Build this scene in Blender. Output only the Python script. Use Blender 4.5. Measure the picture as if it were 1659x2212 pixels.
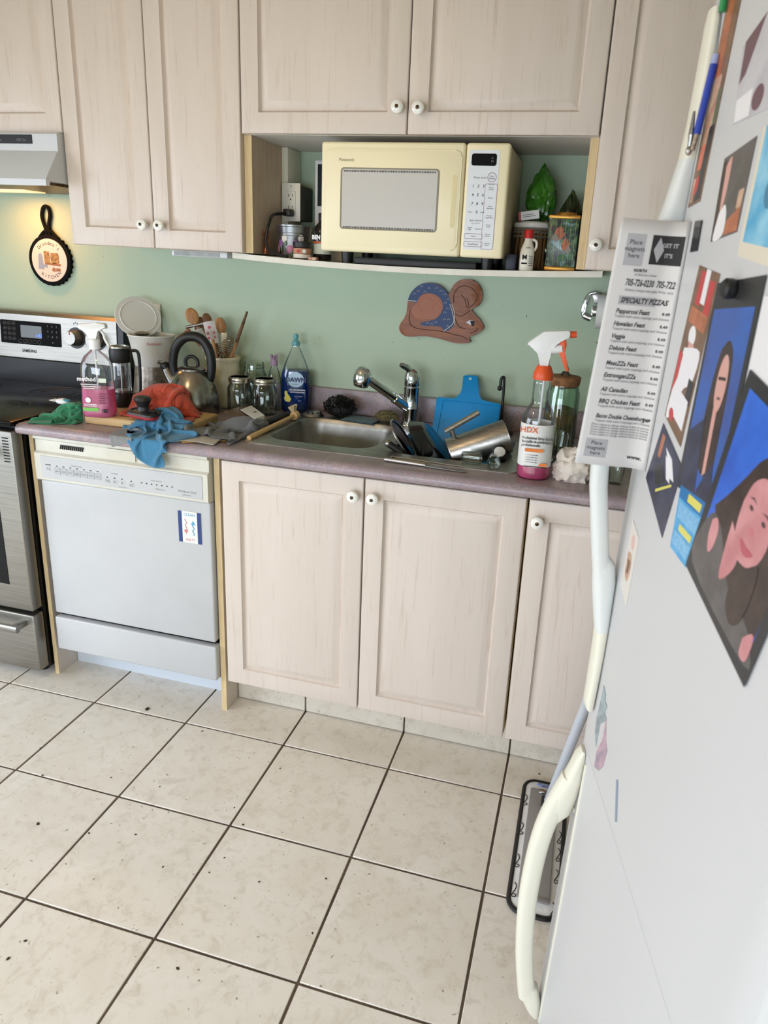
import bpy, bmesh, math, random
from mathutils import Matrix, Vector, noise as mnoise
import numpy as np

for o in list(bpy.data.objects): bpy.data.objects.remove(o, do_unlink=True)
SC = bpy.context.scene
COL = SC.collection
rnd = random.Random(7)
PI = math.pi

# ---------------------------------------------------------------- camera
CAM = Vector((0.55994, -2.37848, 1.45618)); FPX = 1513.05
AR = Vector((0.964995, 0.257987, 0.047185)); AU = Vector((-0.120147, 0.274938, 0.953926)); AF = Vector((-0.233128, 0.926203, -0.296310))
PCX, PCY = 829.5 + 43.49, 1106 - 74.26
cd = bpy.data.cameras.new('camera'); cam = bpy.data.objects.new('camera', cd); COL.objects.link(cam)
cam.matrix_world = Matrix(((AR.x, AU.x, -AF.x, CAM.x), (AR.y, AU.y, -AF.y, CAM.y), (AR.z, AU.z, -AF.z, CAM.z), (0, 0, 0, 1)))
cd.sensor_fit = 'AUTO'; cd.sensor_width = 36.0; cd.lens = FPX / 2212 * 36
cd.shift_x = -43.49 / 2212; cd.shift_y = -74.26 / 2212
cd.clip_start = 0.01; cd.dof.use_dof = True; cd.dof.focus_distance = 2.15; cd.dof.aperture_fstop = 7.5
SC.camera = cam

# ---------------------------------------------------------------- world, daylight, exposure
w = bpy.data.worlds.new('world'); SC.world = w; w.use_nodes = True
w.node_tree.nodes['Background'].inputs[0].default_value = (0.80, 0.88, 1.0, 1); w.node_tree.nodes['Background'].inputs[1].default_value = 0.6
def area(name, loc, target, sx, sy, power, col):
    l = bpy.data.lights.new(name, 'AREA'); l.shape = 'RECTANGLE'; l.size = sx; l.size_y = sy; l.energy = power; l.color = col
    o = bpy.data.objects.new(name, l); COL.objects.link(o); o.location = loc
    o.rotation_euler = (Vector(target) - Vector(loc)).to_track_quat('-Z', 'Y').to_euler(); return o
area('patio_daylight', (-3.14, -2.55, 1.12), (-1.2, -2.35, -1.5), 2.1, 1.9, 112, (0.80, 0.87, 1.0))
area('window_daylight', (-0.55, -4.54, 1.15), (-0.45, -2.9, -1.80), 2.3, 1.5, 135, (0.80, 0.87, 1.0))
lp = bpy.data.lights.new('ceiling_lamp_light', 'POINT'); lp.energy = 13; lp.color = (1.0, 0.70, 0.38); lp.shadow_soft_size = .12; lo = bpy.data.objects.new('ceiling_lamp_light', lp); COL.objects.link(lo); lo.location = (-.75, -1.95, 2.20)
vs = SC.view_settings; vs.view_transform = 'Standard'; vs.look = 'None'; vs.gamma = 1; vs.use_curve_mapping = False; vs.exposure = -0.17

# ---------------------------------------------------------------- pixel -> point (pixels of the 1659x2212 photograph)
def ray(px, py): return AF + AR * ((px - PCX) / FPX) - AU * ((py - PCY) / FPX)
def atY(px, py, y): d = ray(px, py); return CAM + d * ((y - CAM.y) / d.y)
def atX(px, py, x): d = ray(px, py); return CAM + d * ((x - CAM.x) / d.x)
def atZ(px, py, z): d = ray(px, py); return CAM + d * ((z - CAM.z) / d.z)
def mpp(P): return (Vector(P) - CAM).dot(AF) / FPX       # metres per pixel at P

# ---------------------------------------------------------------- materials
def s2l(c): return tuple(((v / 12.92) if v <= 0.04045 else ((v + 0.055) / 1.055) ** 2.4) for v in c)
def hx(r, g, b): return s2l((r / 255, g / 255, b / 255))
MATS = {}
def mat(name, rgb, rough=0.5, metal=0.0, var=None, vscale=8.0, vdetail=4.0, vstretch=(1, 1, 1), bump=0.0, bscale=60.0, coat=0.0, emit=0.0, spec=0.5, vlo=.35, vhi=.65, sheen=0.0, alpha=1.0, sub=0.0):
    if name in MATS: return MATS[name]
    m = bpy.data.materials.new(name); m.use_nodes = True; nt = m.node_tree; b = nt.nodes['Principled BSDF']
    c = hx(*rgb); b.inputs['Base Color'].default_value = (*c, 1); b.inputs['Roughness'].default_value = rough; b.inputs['Metallic'].default_value = metal
    b.inputs['Coat Weight'].default_value = coat; b.inputs['Specular IOR Level'].default_value = spec; b.inputs['Sheen Weight'].default_value = sheen
    if alpha < 1: b.inputs['Alpha'].default_value = alpha
    if sub > 0: b.inputs['Subsurface Weight'].default_value = sub; b.inputs['Subsurface Scale'].default_value = .01
    tc = nt.nodes.new('ShaderNodeTexCoord'); mp = nt.nodes.new('ShaderNodeMapping'); mp.inputs['Scale'].default_value = vstretch
    nt.links.new(tc.outputs['Object'], mp.inputs['Vector'])
    if var:
        n = nt.nodes.new('ShaderNodeTexNoise'); n.inputs['Scale'].default_value = vscale; n.inputs['Detail'].default_value = vdetail; n.inputs['Roughness'].default_value = .62
        nt.links.new(mp.outputs[0], n.inputs['Vector'])
        r = nt.nodes.new('ShaderNodeValToRGB'); r.color_ramp.elements[0].position = vlo; r.color_ramp.elements[1].position = vhi
        r.color_ramp.elements[0].color = (*c, 1); r.color_ramp.elements[1].color = (*hx(*var), 1)
        nt.links.new(n.outputs['Fac'], r.inputs[0]); nt.links.new(r.outputs[0], b.inputs['Base Color'])
    if bump:
        n2 = nt.nodes.new('ShaderNodeTexNoise'); n2.inputs['Scale'].default_value = bscale; n2.inputs['Detail'].default_value = 3
        nt.links.new(mp.outputs[0], n2.inputs['Vector'])
        bp = nt.nodes.new('ShaderNodeBump'); bp.inputs['Strength'].default_value = bump; bp.inputs['Distance'].default_value = .002
        nt.links.new(n2.outputs['Fac'], bp.inputs['Height']); nt.links.new(bp.outputs[0], b.inputs['Normal'])
    if emit: b.inputs['Emission Color'].default_value = (*c, 1); b.inputs['Emission Strength'].default_value = emit
    MATS[name] = m; return m
def mixnode(nt, fac, a, b):
    x = nt.nodes.new('ShaderNodeMix'); x.data_type = 'RGBA'
    for s, v in ((0, fac), (6, a), (7, b)):
        if hasattr(v, 'is_output'): nt.links.new(v, x.inputs[s])
        elif s == 0: x.inputs[0].default_value = v
        else: x.inputs[s].default_value = (*v, 1)
    return x.outputs[2]
def noisen(nt, vec, scale, detail=4, rough=.55, dist=0):
    n = nt.nodes.new('ShaderNodeTexNoise'); n.inputs['Scale'].default_value = scale; n.inputs['Detail'].default_value = detail; n.inputs['Roughness'].default_value = rough; n.inputs['Distortion'].default_value = dist
    if vec is not None: nt.links.new(vec, n.inputs['Vector'])
    return n.outputs['Fac']
def rampn(nt, f, lo, hi):
    r = nt.nodes.new('ShaderNodeMapRange'); r.inputs['From Min'].default_value = lo; r.inputs['From Max'].default_value = hi; nt.links.new(f, r.inputs['Value']); return r.outputs[0]
def vecn(nt, scale, rand=True, kind='Object'):
    tc = nt.nodes.new('ShaderNodeTexCoord'); mp = nt.nodes.new('ShaderNodeMapping'); mp.inputs['Scale'].default_value = scale
    v = tc.outputs[kind]
    if rand:
        oi = nt.nodes.new('ShaderNodeObjectInfo'); mu = nt.nodes.new('ShaderNodeMath'); mu.operation = 'MULTIPLY'; mu.inputs[1].default_value = 37.0
        nt.links.new(oi.outputs['Random'], mu.inputs[0]); ad = nt.nodes.new('ShaderNodeVectorMath'); ad.operation = 'ADD'
        nt.links.new(v, ad.inputs[0]); nt.links.new(mu.outputs[0], ad.inputs[1]); v = ad.outputs[0]
    nt.links.new(v, mp.inputs['Vector']); return mp.outputs[0]
def newmat(name, rough=.5, metal=0, coat=0):
    m = bpy.data.materials.new(name); m.use_nodes = True; b = m.node_tree.nodes['Principled BSDF']
    b.inputs['Roughness'].default_value = rough; b.inputs['Metallic'].default_value = metal; b.inputs['Coat Weight'].default_value = coat
    MATS[name] = m; return m, m.node_tree, b
def bumpn(nt, b, h, strength, dist=.002):
    bp = nt.nodes.new('ShaderNodeBump'); bp.inputs['Strength'].default_value = strength; bp.inputs['Distance'].default_value = dist
    nt.links.new(h, bp.inputs['Height']); nt.links.new(bp.outputs[0], b.inputs['Normal'])
# pickled maple door foil: pinkish beige with thin upright grain strokes
def wood_door():
    m, nt, b = newmat('pickled_maple', .42)
    v = vecn(nt, (90, 90, 5.5)); v2 = vecn(nt, (9, 9, 1.2))
    g = rampn(nt, noisen(nt, v, 1.0, 5, .6, .6), .56, .80); g2 = rampn(nt, noisen(nt, v2, 1.0, 3, .5, .8), .35, .7)
    c = mixnode(nt, g2, hx(212, 199, 187), hx(217, 204, 193)); c = mixnode(nt, g, c, hx(198, 178, 163))
    nt.links.new(c, b.inputs['Base Color']); bumpn(nt, b, g, .03); return m
DOOR = wood_door()
WOODEDGE = mat('bare_maple_edge', (217, 194, 150), .5, var=(203, 177, 132), vscale=6, vstretch=(20, 20, 2))
CABIN = mat('cabinet_side_foil', (205, 184, 160), .5, var=(190, 168, 145), vscale=3, vstretch=(30, 30, 2))
def counter_mat():
    m, nt, b = newmat('mauve_laminate', .34)
    v = vecn(nt, (1, 1, 1), False)
    a = rampn(nt, noisen(nt, v, 9, 6, .65, .5), .36, .64); d = rampn(nt, noisen(nt, v, 30, 5, .65, .3), .42, .68); f = rampn(nt, noisen(nt, v, 160, 3, .6), .5, .72)
    c = mixnode(nt, a, hx(146, 128, 134), hx(176, 156, 158)); c = mixnode(nt, d, c, hx(146, 138, 144))
    c2 = mixnode(nt, f, c, hx(134, 120, 124)); nt.links.new(c2, b.inputs['Base Color']); return m
COUNTER = counter_mat()
def tile_mat(name, c1, c2, c3):
    m, nt, b = newmat(name, .36)
    v = vecn(nt, (1, 1, 1)); a = rampn(nt, noisen(nt, v, 7, 6, .62, .5), .36, .66); d = rampn(nt, noisen(nt, v, 30, 6, .7, .6), .5, .74); f = rampn(nt, noisen(nt, v, 85, 2, .5), .70, .76)
    c = mixnode(nt, a, hx(*c1), hx(*c2)); c = mixnode(nt, d, c, hx(*c3)); c = mixnode(nt, f, c, hx(150, 138, 120))
    nt.links.new(c, b.inputs['Base Color']); bumpn(nt, b, d, .08); return m
TILE = tile_mat('cream_stone_tile', (224, 216, 202), (232, 226, 215), (206, 196, 179))
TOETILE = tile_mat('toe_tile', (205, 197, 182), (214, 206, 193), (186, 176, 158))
GROUT = mat('brown_grout', (104, 88, 72), .9, var=(78, 64, 52), vscale=5)
def wall_mat():
    m, nt, b = newmat('mint_wall_paint', .62)
    v = vecn(nt, (1, 1, 1), False); f = rampn(nt, noisen(nt, v, 42, 2, .5), .745, .76); a = noisen(nt, v, 2, 3)
    c = mixnode(nt, a, hx(172, 190, 166), hx(178, 196, 171)); c = mixnode(nt, f, c, hx(112, 110, 92))
    nt.links.new(c, b.inputs['Base Color']); bumpn(nt, b, noisen(nt, v, 180, 3), .06); return m
WALL = wall_mat()
CEIL = mat('ceiling_warm_white', (184, 168, 142), .8)
WHITE = mat('white_enamel', (214, 216, 218), .28, coat=.2)
DWWHITE = mat('dishwasher_white', (194, 195, 196), .33, var=(188, 189, 190), vscale=3)
ALMOND = mat('aged_almond_plastic', (212, 210, 198), .4, var=(203, 199, 184), vscale=5)
BLACK = mat('black_enamel', (11, 11, 12), .3, spec=.3)
BLACKP = mat('black_plastic', (22, 22, 23), .45)
BLACKG = mat('black_glass', (6, 6, 7), .22, spec=.16)
DISPG = mat('display_black', (7, 7, 8), .45, spec=.05)
STOVEST = mat('stove_steel', (160, 157, 150), .42, 1.0, var=(142, 139, 133), vscale=5, vstretch=(1, 60, 60), bump=.02)
STEEL = mat('brushed_steel', (178, 174, 168), .33, 1.0, var=(150, 147, 142), vscale=5, vstretch=(1, 60, 60), bump=.02)
STEELD = mat('sink_steel', (186, 184, 178), .40, 1.0, var=(146, 143, 137), vscale=8, bump=.03, bscale=25)
CHROME = mat('chrome', (215, 217, 220), .08, 1.0)
CERAM = mat('white_ceramic', (240, 238, 230), .15, coat=.6)
BRASSD = mat('dark_screw', (70, 58, 40), .35, .8)
CREAM = mat('cream_plastic', (243, 232, 195), .38)
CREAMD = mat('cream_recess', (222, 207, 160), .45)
INK = mat('black_ink', (25, 25, 28), .7)
INKG = mat('grey_ink', (120, 122, 126), .7)
FRIDGE = mat('fridge_white', (197, 197, 197), .36, bump=.03, bscale=900)
HANDLEC = mat('fridge_handle_cream', (222, 219, 202), .4)
HANDLEW = mat('fridge_handle_white', (214, 217, 214), .4)
def glassm(name, tint=(255, 255, 255), refl=.12, rough=.02, dens=0.0):
    m = bpy.data.materials.new(name); m.use_nodes = True; nt = m.node_tree
    for n in list(nt.nodes):
        if n.type == 'BSDF_PRINCIPLED': nt.nodes.remove(n)
    out = nt.nodes['Material Output']; t = nt.nodes.new('ShaderNodeBsdfTransparent'); g = nt.nodes.new('ShaderNodeBsdfGlossy'); x = nt.nodes.new('ShaderNodeMixShader')
    lw = nt.nodes.new('ShaderNodeLayerWeight'); lw.inputs['Blend'].default_value = .22
    mu = nt.nodes.new('ShaderNodeMath'); mu.operation = 'MULTIPLY_ADD'; mu.inputs[1].default_value = .75; mu.inputs[2].default_value = refl * .4
    t.inputs[0].default_value = (*hx(*tint), 1); g.inputs['Roughness'].default_value = rough; g.inputs[0].default_value = (.9, .93, .92, 1)
    nt.links.new(lw.outputs['Fresnel'], mu.inputs[0]); nt.links.new(mu.outputs[0], x.inputs[0]); nt.links.new(t.outputs[0], x.inputs[1]); nt.links.new(g.outputs[0], x.inputs[2]); nt.links.new(x.outputs[0], out.inputs[0])
    MATS[name] = m; return m
GLASS = glassm('clear_glass', (250, 253, 251))
PETCLEAR = glassm('clear_plastic', (251, 252, 253), .15)
def liquid(name, rgb, tint):
    m = bpy.data.materials.new(name); m.use_nodes = True; nt = m.node_tree; b = nt.nodes['Principled BSDF']; out = nt.nodes['Material Output']
    b.inputs['Base Color'].default_value = (*hx(*rgb), 1); b.inputs['Roughness'].default_value = .12
    t = nt.nodes.new('ShaderNodeBsdfTransparent'); t.inputs[0].default_value = (*hx(*tint), 1); x = nt.nodes.new('ShaderNodeMixShader'); x.inputs[0].default_value = .62
    nt.links.new(t.outputs[0], x.inputs[1]); nt.links.new(b.outputs[0], x.inputs[2]); nt.links.new(x.outputs[0], out.inputs[0]); MATS[name] = m; return m

# ---------------------------------------------------------------- geometry collector
class G:
    def __init__(s): s.v = []; s.f = []
    def add(s, vs, fs, M=None):
        o = len(s.v); s.v += [(M @ Vector(p)) if M else Vector(p) for p in vs]; s.f += [tuple(i + o for i in f) for f in fs]; return s
    def bm(s, b, M=None):
        b.verts.index_update(); s.add([v.co.copy() for v in b.verts], [tuple(v.index for v in f.verts) for f in b.faces], M); b.free(); return s
    def box(s, x0, x1, y0, y1, z0, z1, bev=0, seg=2, M=None):
        x0, x1 = min(x0, x1), max(x0, x1); y0, y1 = min(y0, y1), max(y0, y1); z0, z1 = min(z0, z1), max(z0, z1)
        vs = [(x0, y0, z0), (x1, y0, z0), (x1, y1, z0), (x0, y1, z0), (x0, y0, z1), (x1, y0, z1), (x1, y1, z1), (x0, y1, z1)]
        fs = [(0, 3, 2, 1), (4, 5, 6, 7), (0, 1, 5, 4), (1, 2, 6, 5), (2, 3, 7, 6), (3, 0, 4, 7)]
        if bev <= 0: return s.add(vs, fs, M)
        b = bmesh.new(); V = [b.verts.new(v) for v in vs]
        for f in fs: b.faces.new([V[i] for i in f])
        bmesh.ops.bevel(b, geom=list(b.edges), offset=min(bev, .49 * min(x1 - x0, y1 - y0, z1 - z0)), segments=seg, profile=.5, affect='EDGES'); return s.bm(b, M)
    def tube(s, pts, r, n=10, caps=True, closed=False, flat=None, M=None):
        P = [Vector(p) for p in pts]; k = len(P); R = r if hasattr(r, '__len__') else [r] * k
        T = [(P[(i + 1) % k if closed else min(i + 1, k - 1)] - P[(i - 1) % k if closed else max(i - 1, 0)]).normalized() for i in range(k)]
        up = Vector((0, 0, 1)) if abs(T[0].z) < .9 else Vector((0, 1, 0)); nrm = (up - T[0] * up.dot(T[0])).normalized(); vs = []; fs = []
        for i in range(k):
            nrm = (nrm - T[i] * nrm.dot(T[i])).normalized(); bi = T[i].cross(nrm)
            for j in range(n):
                a = 2 * PI * j / n; q = flat if flat else 1.0
                vs.append(P[i] + (nrm * math.cos(a) + bi * math.sin(a) * q) * R[i])
        for i in range(k if closed else k - 1):
            for j in range(n):
                a = i * n + j; b = i * n + (j + 1) % n; c = ((i + 1) % k) * n + (j + 1) % n; d = ((i + 1) % k) * n + j; fs.append((a, b, c, d))
        if caps and not closed: fs.append(tuple(range(n - 1, -1, -1))); fs.append(tuple((k - 1) * n + j for j in range(n)))
        return s.add(vs, fs, M)
    def cyl(s, p0, p1, r0, r1=None, n=24, caps=True, M=None): return s.tube([p0, p1], [r0, r0 if r1 is None else r1], n, caps, M=M)
    def lathe(s, prof, n=32, c=(0, 0, 0), sx=1, sy=1, M=None, cap0=True, cap1=True):
        vs = []; fs = []; k = len(prof)
        for r, z in prof:
            for j in range(n): a = 2 * PI * j / n; vs.append((c[0] + r * sx * math.cos(a), c[1] + r * sy * math.sin(a), c[2] + z))
        for i in range(k - 1):
            for j in range(n): fs.append((i * n + j, i * n + (j + 1) % n, (i + 1) * n + (j + 1) % n, (i + 1) * n + j))
        if cap0: fs.append(tuple(range(n - 1, -1, -1)))
        if cap1: fs.append(tuple((k - 1) * n + j for j in range(n)))
        return s.add(vs, fs, M)
    def loft(s, rings, cap0=True, cap1=True, M=None, close=True):
        n = len(rings[0]); vs = [p for r in rings for p in r]; fs = []
        for i in range(len(rings) - 1):
            for j in range(n if close else n - 1): fs.append((i * n + j, i * n + (j + 1) % n, (i + 1) * n + (j + 1) % n, (i + 1) * n + j))
        if cap0: fs.append(tuple(range(n - 1, -1, -1)))
        if cap1: fs.append(tuple((len(rings) - 1) * n + j for j in range(n)))
        return s.add(vs, fs, M)
    def prism(s, pts, h0, h1, M=None, bev=0):
        n = len(pts); ar = sum(pts[i][0] * pts[(i + 1) % n][1] - pts[(i + 1) % n][0] * pts[i][1] for i in range(n))
        if ar < 0: pts = pts[::-1]
        vs = [(x, y, h0) for x, y in pts] + [(x, y, h1) for x, y in pts]; fs = [tuple(range(n - 1, -1, -1)), tuple(range(n, 2 * n))] + [(i, (i + 1) % n, n + (i + 1) % n, n + i) for i in range(n)]
        if bev <= 0: return s.add(vs, fs, M)
        b = bmesh.new(); V = [b.verts.new(v) for v in vs]; F = [b.faces.new([V[i] for i in f]) for f in fs]
        E = [e for e in b.edges if F[1] in e.link_faces]
        bmesh.ops.bevel(b, geom=E, offset=bev, segments=2, profile=.5, affect='EDGES'); return s.bm(b, M)
    def ball(s, c, rx, ry=None, rz=None, n=16, m=10, M=None):
        ry = rx if ry is None else ry; rz = rx if rz is None else rz; vs = [(c[0], c[1], c[2] - rz)]; fs = []
        for i in range(1, m):
            t = PI * i / m
            for j in range(n): a = 2 * PI * j / n; vs.append((c[0] + rx * math.sin(t) * math.cos(a), c[1] + ry * math.sin(t) * math.sin(a), c[2] - rz * math.cos(t)))
        vs.append((c[0], c[1], c[2] + rz)); L = len(vs) - 1
        for j in range(n):
            fs.append((0, 1 + (j + 1) % n, 1 + j)); fs.append((L, L - n + j, L - n + (j + 1) % n))
            for i in range(m - 2): fs.append((1 + i * n + j, 1 + i * n + (j + 1) % n, 1 + (i + 1) * n + (j + 1) % n, 1 + (i + 1) * n + j))
        return s.add(vs, fs, M)
    def text(s, body, size, M, extrude=.0002, ax='CENTER', ay='CENTER', shear=0, space=1.0, sx=1.0, bold=0.0):
        c = bpy.data.curves.new('t', 'FONT'); c.body = body; c.size = size; c.extrude = extrude; c.align_x = ax; c.align_y = ay; c.shear = shear; c.space_character = space; c.resolution_u = 2; c.offset = bold
        o = bpy.data.objects.new('t', c); me = bpy.data.meshes.new_from_object(o)
        s.add([(v.co.x * sx, v.co.y, v.co.z) for v in me.vertices], [tuple(p.vertices) for p in me.polygons], M)
        bpy.data.objects.remove(o); bpy.data.curves.remove(c); bpy.data.meshes.remove(me); return s
    def xf(s, M): s.v = [M @ p for p in s.v]; return s
    def obj(s, name, m, parent=None, smooth=38, world=True, loc=None):
        me = bpy.data.meshes.new(name); vs = s.v
        if parent is not None and world: inv = WM[parent].inverted(); vs = [inv @ p for p in vs]
        elif loc is not None: L = Vector(loc); vs = [p - L for p in vs]
        me.from_pydata([tuple(v) for v in vs], [], s.f); me.update()
        b = bmesh.new(); b.from_mesh(me); bmesh.ops.recalc_face_normals(b, faces=list(b.faces)); b.to_mesh(me); b.free()
        if smooth: me.polygons.foreach_set('use_smooth', [True] * len(me.polygons)); me.set_sharp_from_angle(angle=math.radians(smooth))
        me.materials.append(m); o = bpy.data.objects.new(name, me); COL.objects.link(o)
        if parent is not None: o.parent = parent; WM[o] = WM[parent]
        else:
            if loc is not None: o.location = loc
            WM[o] = Matrix.Translation(loc) if loc is not None else Matrix.Identity(4)
        return o
WM = {}
def tag(o, label, cat, group=None):
    o['label'] = label; o['category'] = cat
    if group: o['group'] = group
    return o
def thing(name, label, cat, loc=(0, 0, 0), rot=(0, 0, 0), group=None, M=None):
    o = bpy.data.objects.new(name, None); COL.objects.link(o); o.empty_display_size = .05
    if M is not None: o.matrix_world = M; WM[o] = M.copy()
    else:
        o.location = loc; o.rotation_euler = rot; from mathutils import Euler
        WM[o] = Matrix.Translation(loc) @ Euler(rot).to_matrix().to_4x4()
    return tag(o, label, cat, group)
def struct(o): o['kind'] = 'structure'; return o
def clone(o, parent=None, M=None):
    c = o.copy(); COL.objects.link(c); c.parent = parent
    for ch in o.children: clone(ch, c)
    return c
def XZ(x, y, z, rx=0):   # text / outline frame: local X -> world X, local Y -> world Z, local Z -> toward the room (-Y)
    return Matrix.Translation((x, y, z)) @ Matrix.Rotation(PI / 2, 4, 'X') @ Matrix.Rotation(rx, 4, 'Z')
def frame(o, ex, ey):    # orthonormal frame with local X ~ ex, local Z = ex x ey
    ex = Vector(ex).normalized(); ez = ex.cross(Vector(ey)).normalized(); ey = ez.cross(ex)
    return Matrix(((ex.x, ey.x, ez.x, o[0]), (ex.y, ey.y, ez.y, o[1]), (ex.z, ey.z, ez.z, o[2]), (0, 0, 0, 1)))
def axisM(p0, p1):       # local Z from p0 to p1
    p0 = Vector(p0); d = (Vector(p1) - p0).normalized(); return Matrix.Translation(p0) @ d.to_track_quat('Z', 'Y').to_matrix().to_4x4()
def rrect(cx, cy, w, h, r, n=6):
    o = []
    for sx, sy, a0 in ((1, 1, 0), (-1, 1, 90), (-1, -1, 180), (1, -1, 270)):
        for i in range(n + 1): a = math.radians(a0 + 90 * i / n); o.append((cx + sx * (w / 2 - r) + r * math.cos(a), cy + sy * (h / 2 - r) + r * math.sin(a)))
    return o
def circ(cx, cy, rx, ry=None, n=24, a0=0): return [(cx + rx * math.cos(2 * PI * i / n + a0), cy + (rx if ry is None else ry) * math.sin(2 * PI * i / n + a0)) for i in range(n)]
def spline(pts, k=6):
    P = [Vector(p) for p in pts]; o = []
    for i in range(len(P) - 1):
        a = P[max(i - 1, 0)]; b = P[i]; c = P[i + 1]; d = P[min(i + 2, len(P) - 1)]
        for j in range(k):
            t = j / k; o.append(.5 * ((2 * b) + (c - a) * t + (2 * a - 5 * b + 4 * c - d) * t * t + (3 * b - a - 3 * c + d) * t ** 3))
    o.append(P[-1]); return o

# ---------------------------------------------------------------- room shell
RX0, RX1, RY0, RH = -3.2, 1.52, -4.6, 2.44
fl = struct(G().box(RX0, RX1, RY0, .0, -.05, -.003).obj('floor', GROUT))
PIT, TX, TY = .3404, -.2109, -.6864
tm = None; g2 = .0032
for i in range(-9, 6):
    for j in range(-1, 12):
        x0 = TX + i * PIT; x1 = x0 + PIT; y1 = TY - (j - 0) * PIT + 0; y0 = y1 - PIT
        if j == -1: y0, y1 = TY, TY + PIT
        if j >= 0: y1 = TY - j * PIT; y0 = y1 - PIT
        if x0 < RX0 or x1 > RX1 + .01 or y0 < RY0: continue
        if tm is None:
            h = PIT / 2 - g2; o = G().box(-h, h, -h, h, -.006, 0, .0012, 1).obj('tile', TILE, fl, world=False); tm = o.data
        else: o = bpy.data.objects.new('tile', tm); COL.objects.link(o); o.parent = fl
        o.location = ((x0 + x1) / 2, (y0 + y1) / 2, rnd.uniform(-.0004, .0004)); o.rotation_euler = (0, 0, rnd.choice((0, PI / 2, PI, -PI / 2)))
struct(G().box(RX0, RX1, 0, .08, 0, RH).obj('wall_back', WALL))
struct(G().box(RX1, RX1 + .08, RY0, .08, 0, RH).obj('wall_right', WALL))
def wallhole(g, a0, a1, z0, z1, ha0, ha1, hz0, hz1, fn):
    for (p0, p1, q0, q1) in ((a0, ha0, z0, z1), (ha1, a1, z0, z1), (ha0, ha1, z0, hz0), (ha0, ha1, hz1, z1)):
        if p1 - p0 > .001 and q1 - q0 > .001: fn(g, p0, p1, q0, q1)
    return g
struct(wallhole(G(), RY0, .08, 0, RH, -3.65, -1.45, .06, 2.1, lambda g, a, b, c, d: g.box(RX0 - .08, RX0, a, b, c, d)).obj('wall_left', WALL))
struct(wallhole(G(), RX0, RX1, 0, RH, -1.75, .65, .4, 1.9, lambda g, a, b, c, d: g.box(a, b, RY0 - .08, RY0, c, d)).obj('wall_rear', WALL))
struct(G().box(RX0 - .08, RX1 + .08, RY0 - .08, .08, RH, RH + .06).obj('ceiling', CEIL))
def winframe(name, a0, a1, z0, z1, mull, fn):
    g = G(); t = .05
    fn(g, a0, a0 + t, z0, z1); fn(g, a1 - t, a1, z0, z1); fn(g, a0, a1, z0, z0 + t); fn(g, a0, a1, z1 - t, z1)
    fn(g, mull - .035, mull + .035, z0, z1)
    o = struct(g.obj(name, WHITE)); return o
winframe('door_1', -3.65, -1.45, .06, 2.1, -2.55, lambda g, a, b, c, d: g.box(RX0 - .07, RX0 + .02, a, b, c, d, .004))
winframe('window_1', -1.75, .65, .4, 1.9, -.55, lambda g, a, b, c, d: g.box(a, b, RY0 - .07, RY0 + .02, c, d, .004))
# ceiling lamp that the room's warm light comes from
cl = thing('ceiling_lamp', 'small pendant ceiling lamp with glass globe over the tiled floor', 'lamp', (-.75, -1.95, RH))
G().lathe([(.06, 0), (.062, -.008), (.05, -.02)], 28, (-.75, -1.95, RH)).obj('base', WHITE, cl); G().cyl((-.75, -1.95, RH - .02), (-.75, -1.95, RH - .10), .006, n=10).obj('stem', WHITE, cl)
G().lathe([(.03, -.10), (.09, -.13), (.13, -.19), (.14, -.24)], 32, (-.75, -1.95, RH), cap0=False, cap1=False).obj('shade', mat('lamp_shade_glass', (250, 238, 214), .4, alpha=.35), cl)

# ---------------------------------------------------------------- cabinets
def door_panel(g, x0, x1, z0, z1, yf, th=.019, fr=.055):
    rings = [(0, th), (0, .004), (.0015, .0012), (.005, 0), (fr, 0), (fr + .002, .0060), (fr + .006, .0105), (fr + .028, .0015), (fr + .031, .0008)]
    R = [[(x0 + i, yf + d, z0 + i), (x1 - i, yf + d, z0 + i), (x1 - i, yf + d, z1 - i), (x0 + i, yf + d, z1 - i)] for i, d in rings]
    return g.loft(R)
KN = G().lathe([(.0075, .0), (.0075, .012), (.010, .014), (.0155, .018), (.0175, .024), (.0165, .029), (.012, .0325), (.006, .033)], 20)
KNS = G().lathe([(.0045, .0315), (.005, .0345), (.002, .0355)], 12)
def knob(door, x, z, yf, name='knob'):
    M = Matrix.Translation((x, yf, z)) @ Matrix.Rotation(PI / 2, 4, 'X')
    k = G().add(KN.v, KN.f, M).obj(name, CERAM, door)
    return k
def knob_full(cab, door, x, z, yf):
    k = knob(door, x, z, yf); M = Matrix.Translation((x, yf, z)) @ Matrix.Rotation(PI / 2, 4, 'X'); 
    G().add(KNS.v, KNS.f, M).obj('knob_screw', BRASSD, door); return k
YU, ZU, ZM, ZTOP = -.34, 1.4537, 1.7842, 2.24
XU0, XU1, XU2, XM, XR = -1.1015, -.7991, -.4942, .0057, .5202
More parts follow.
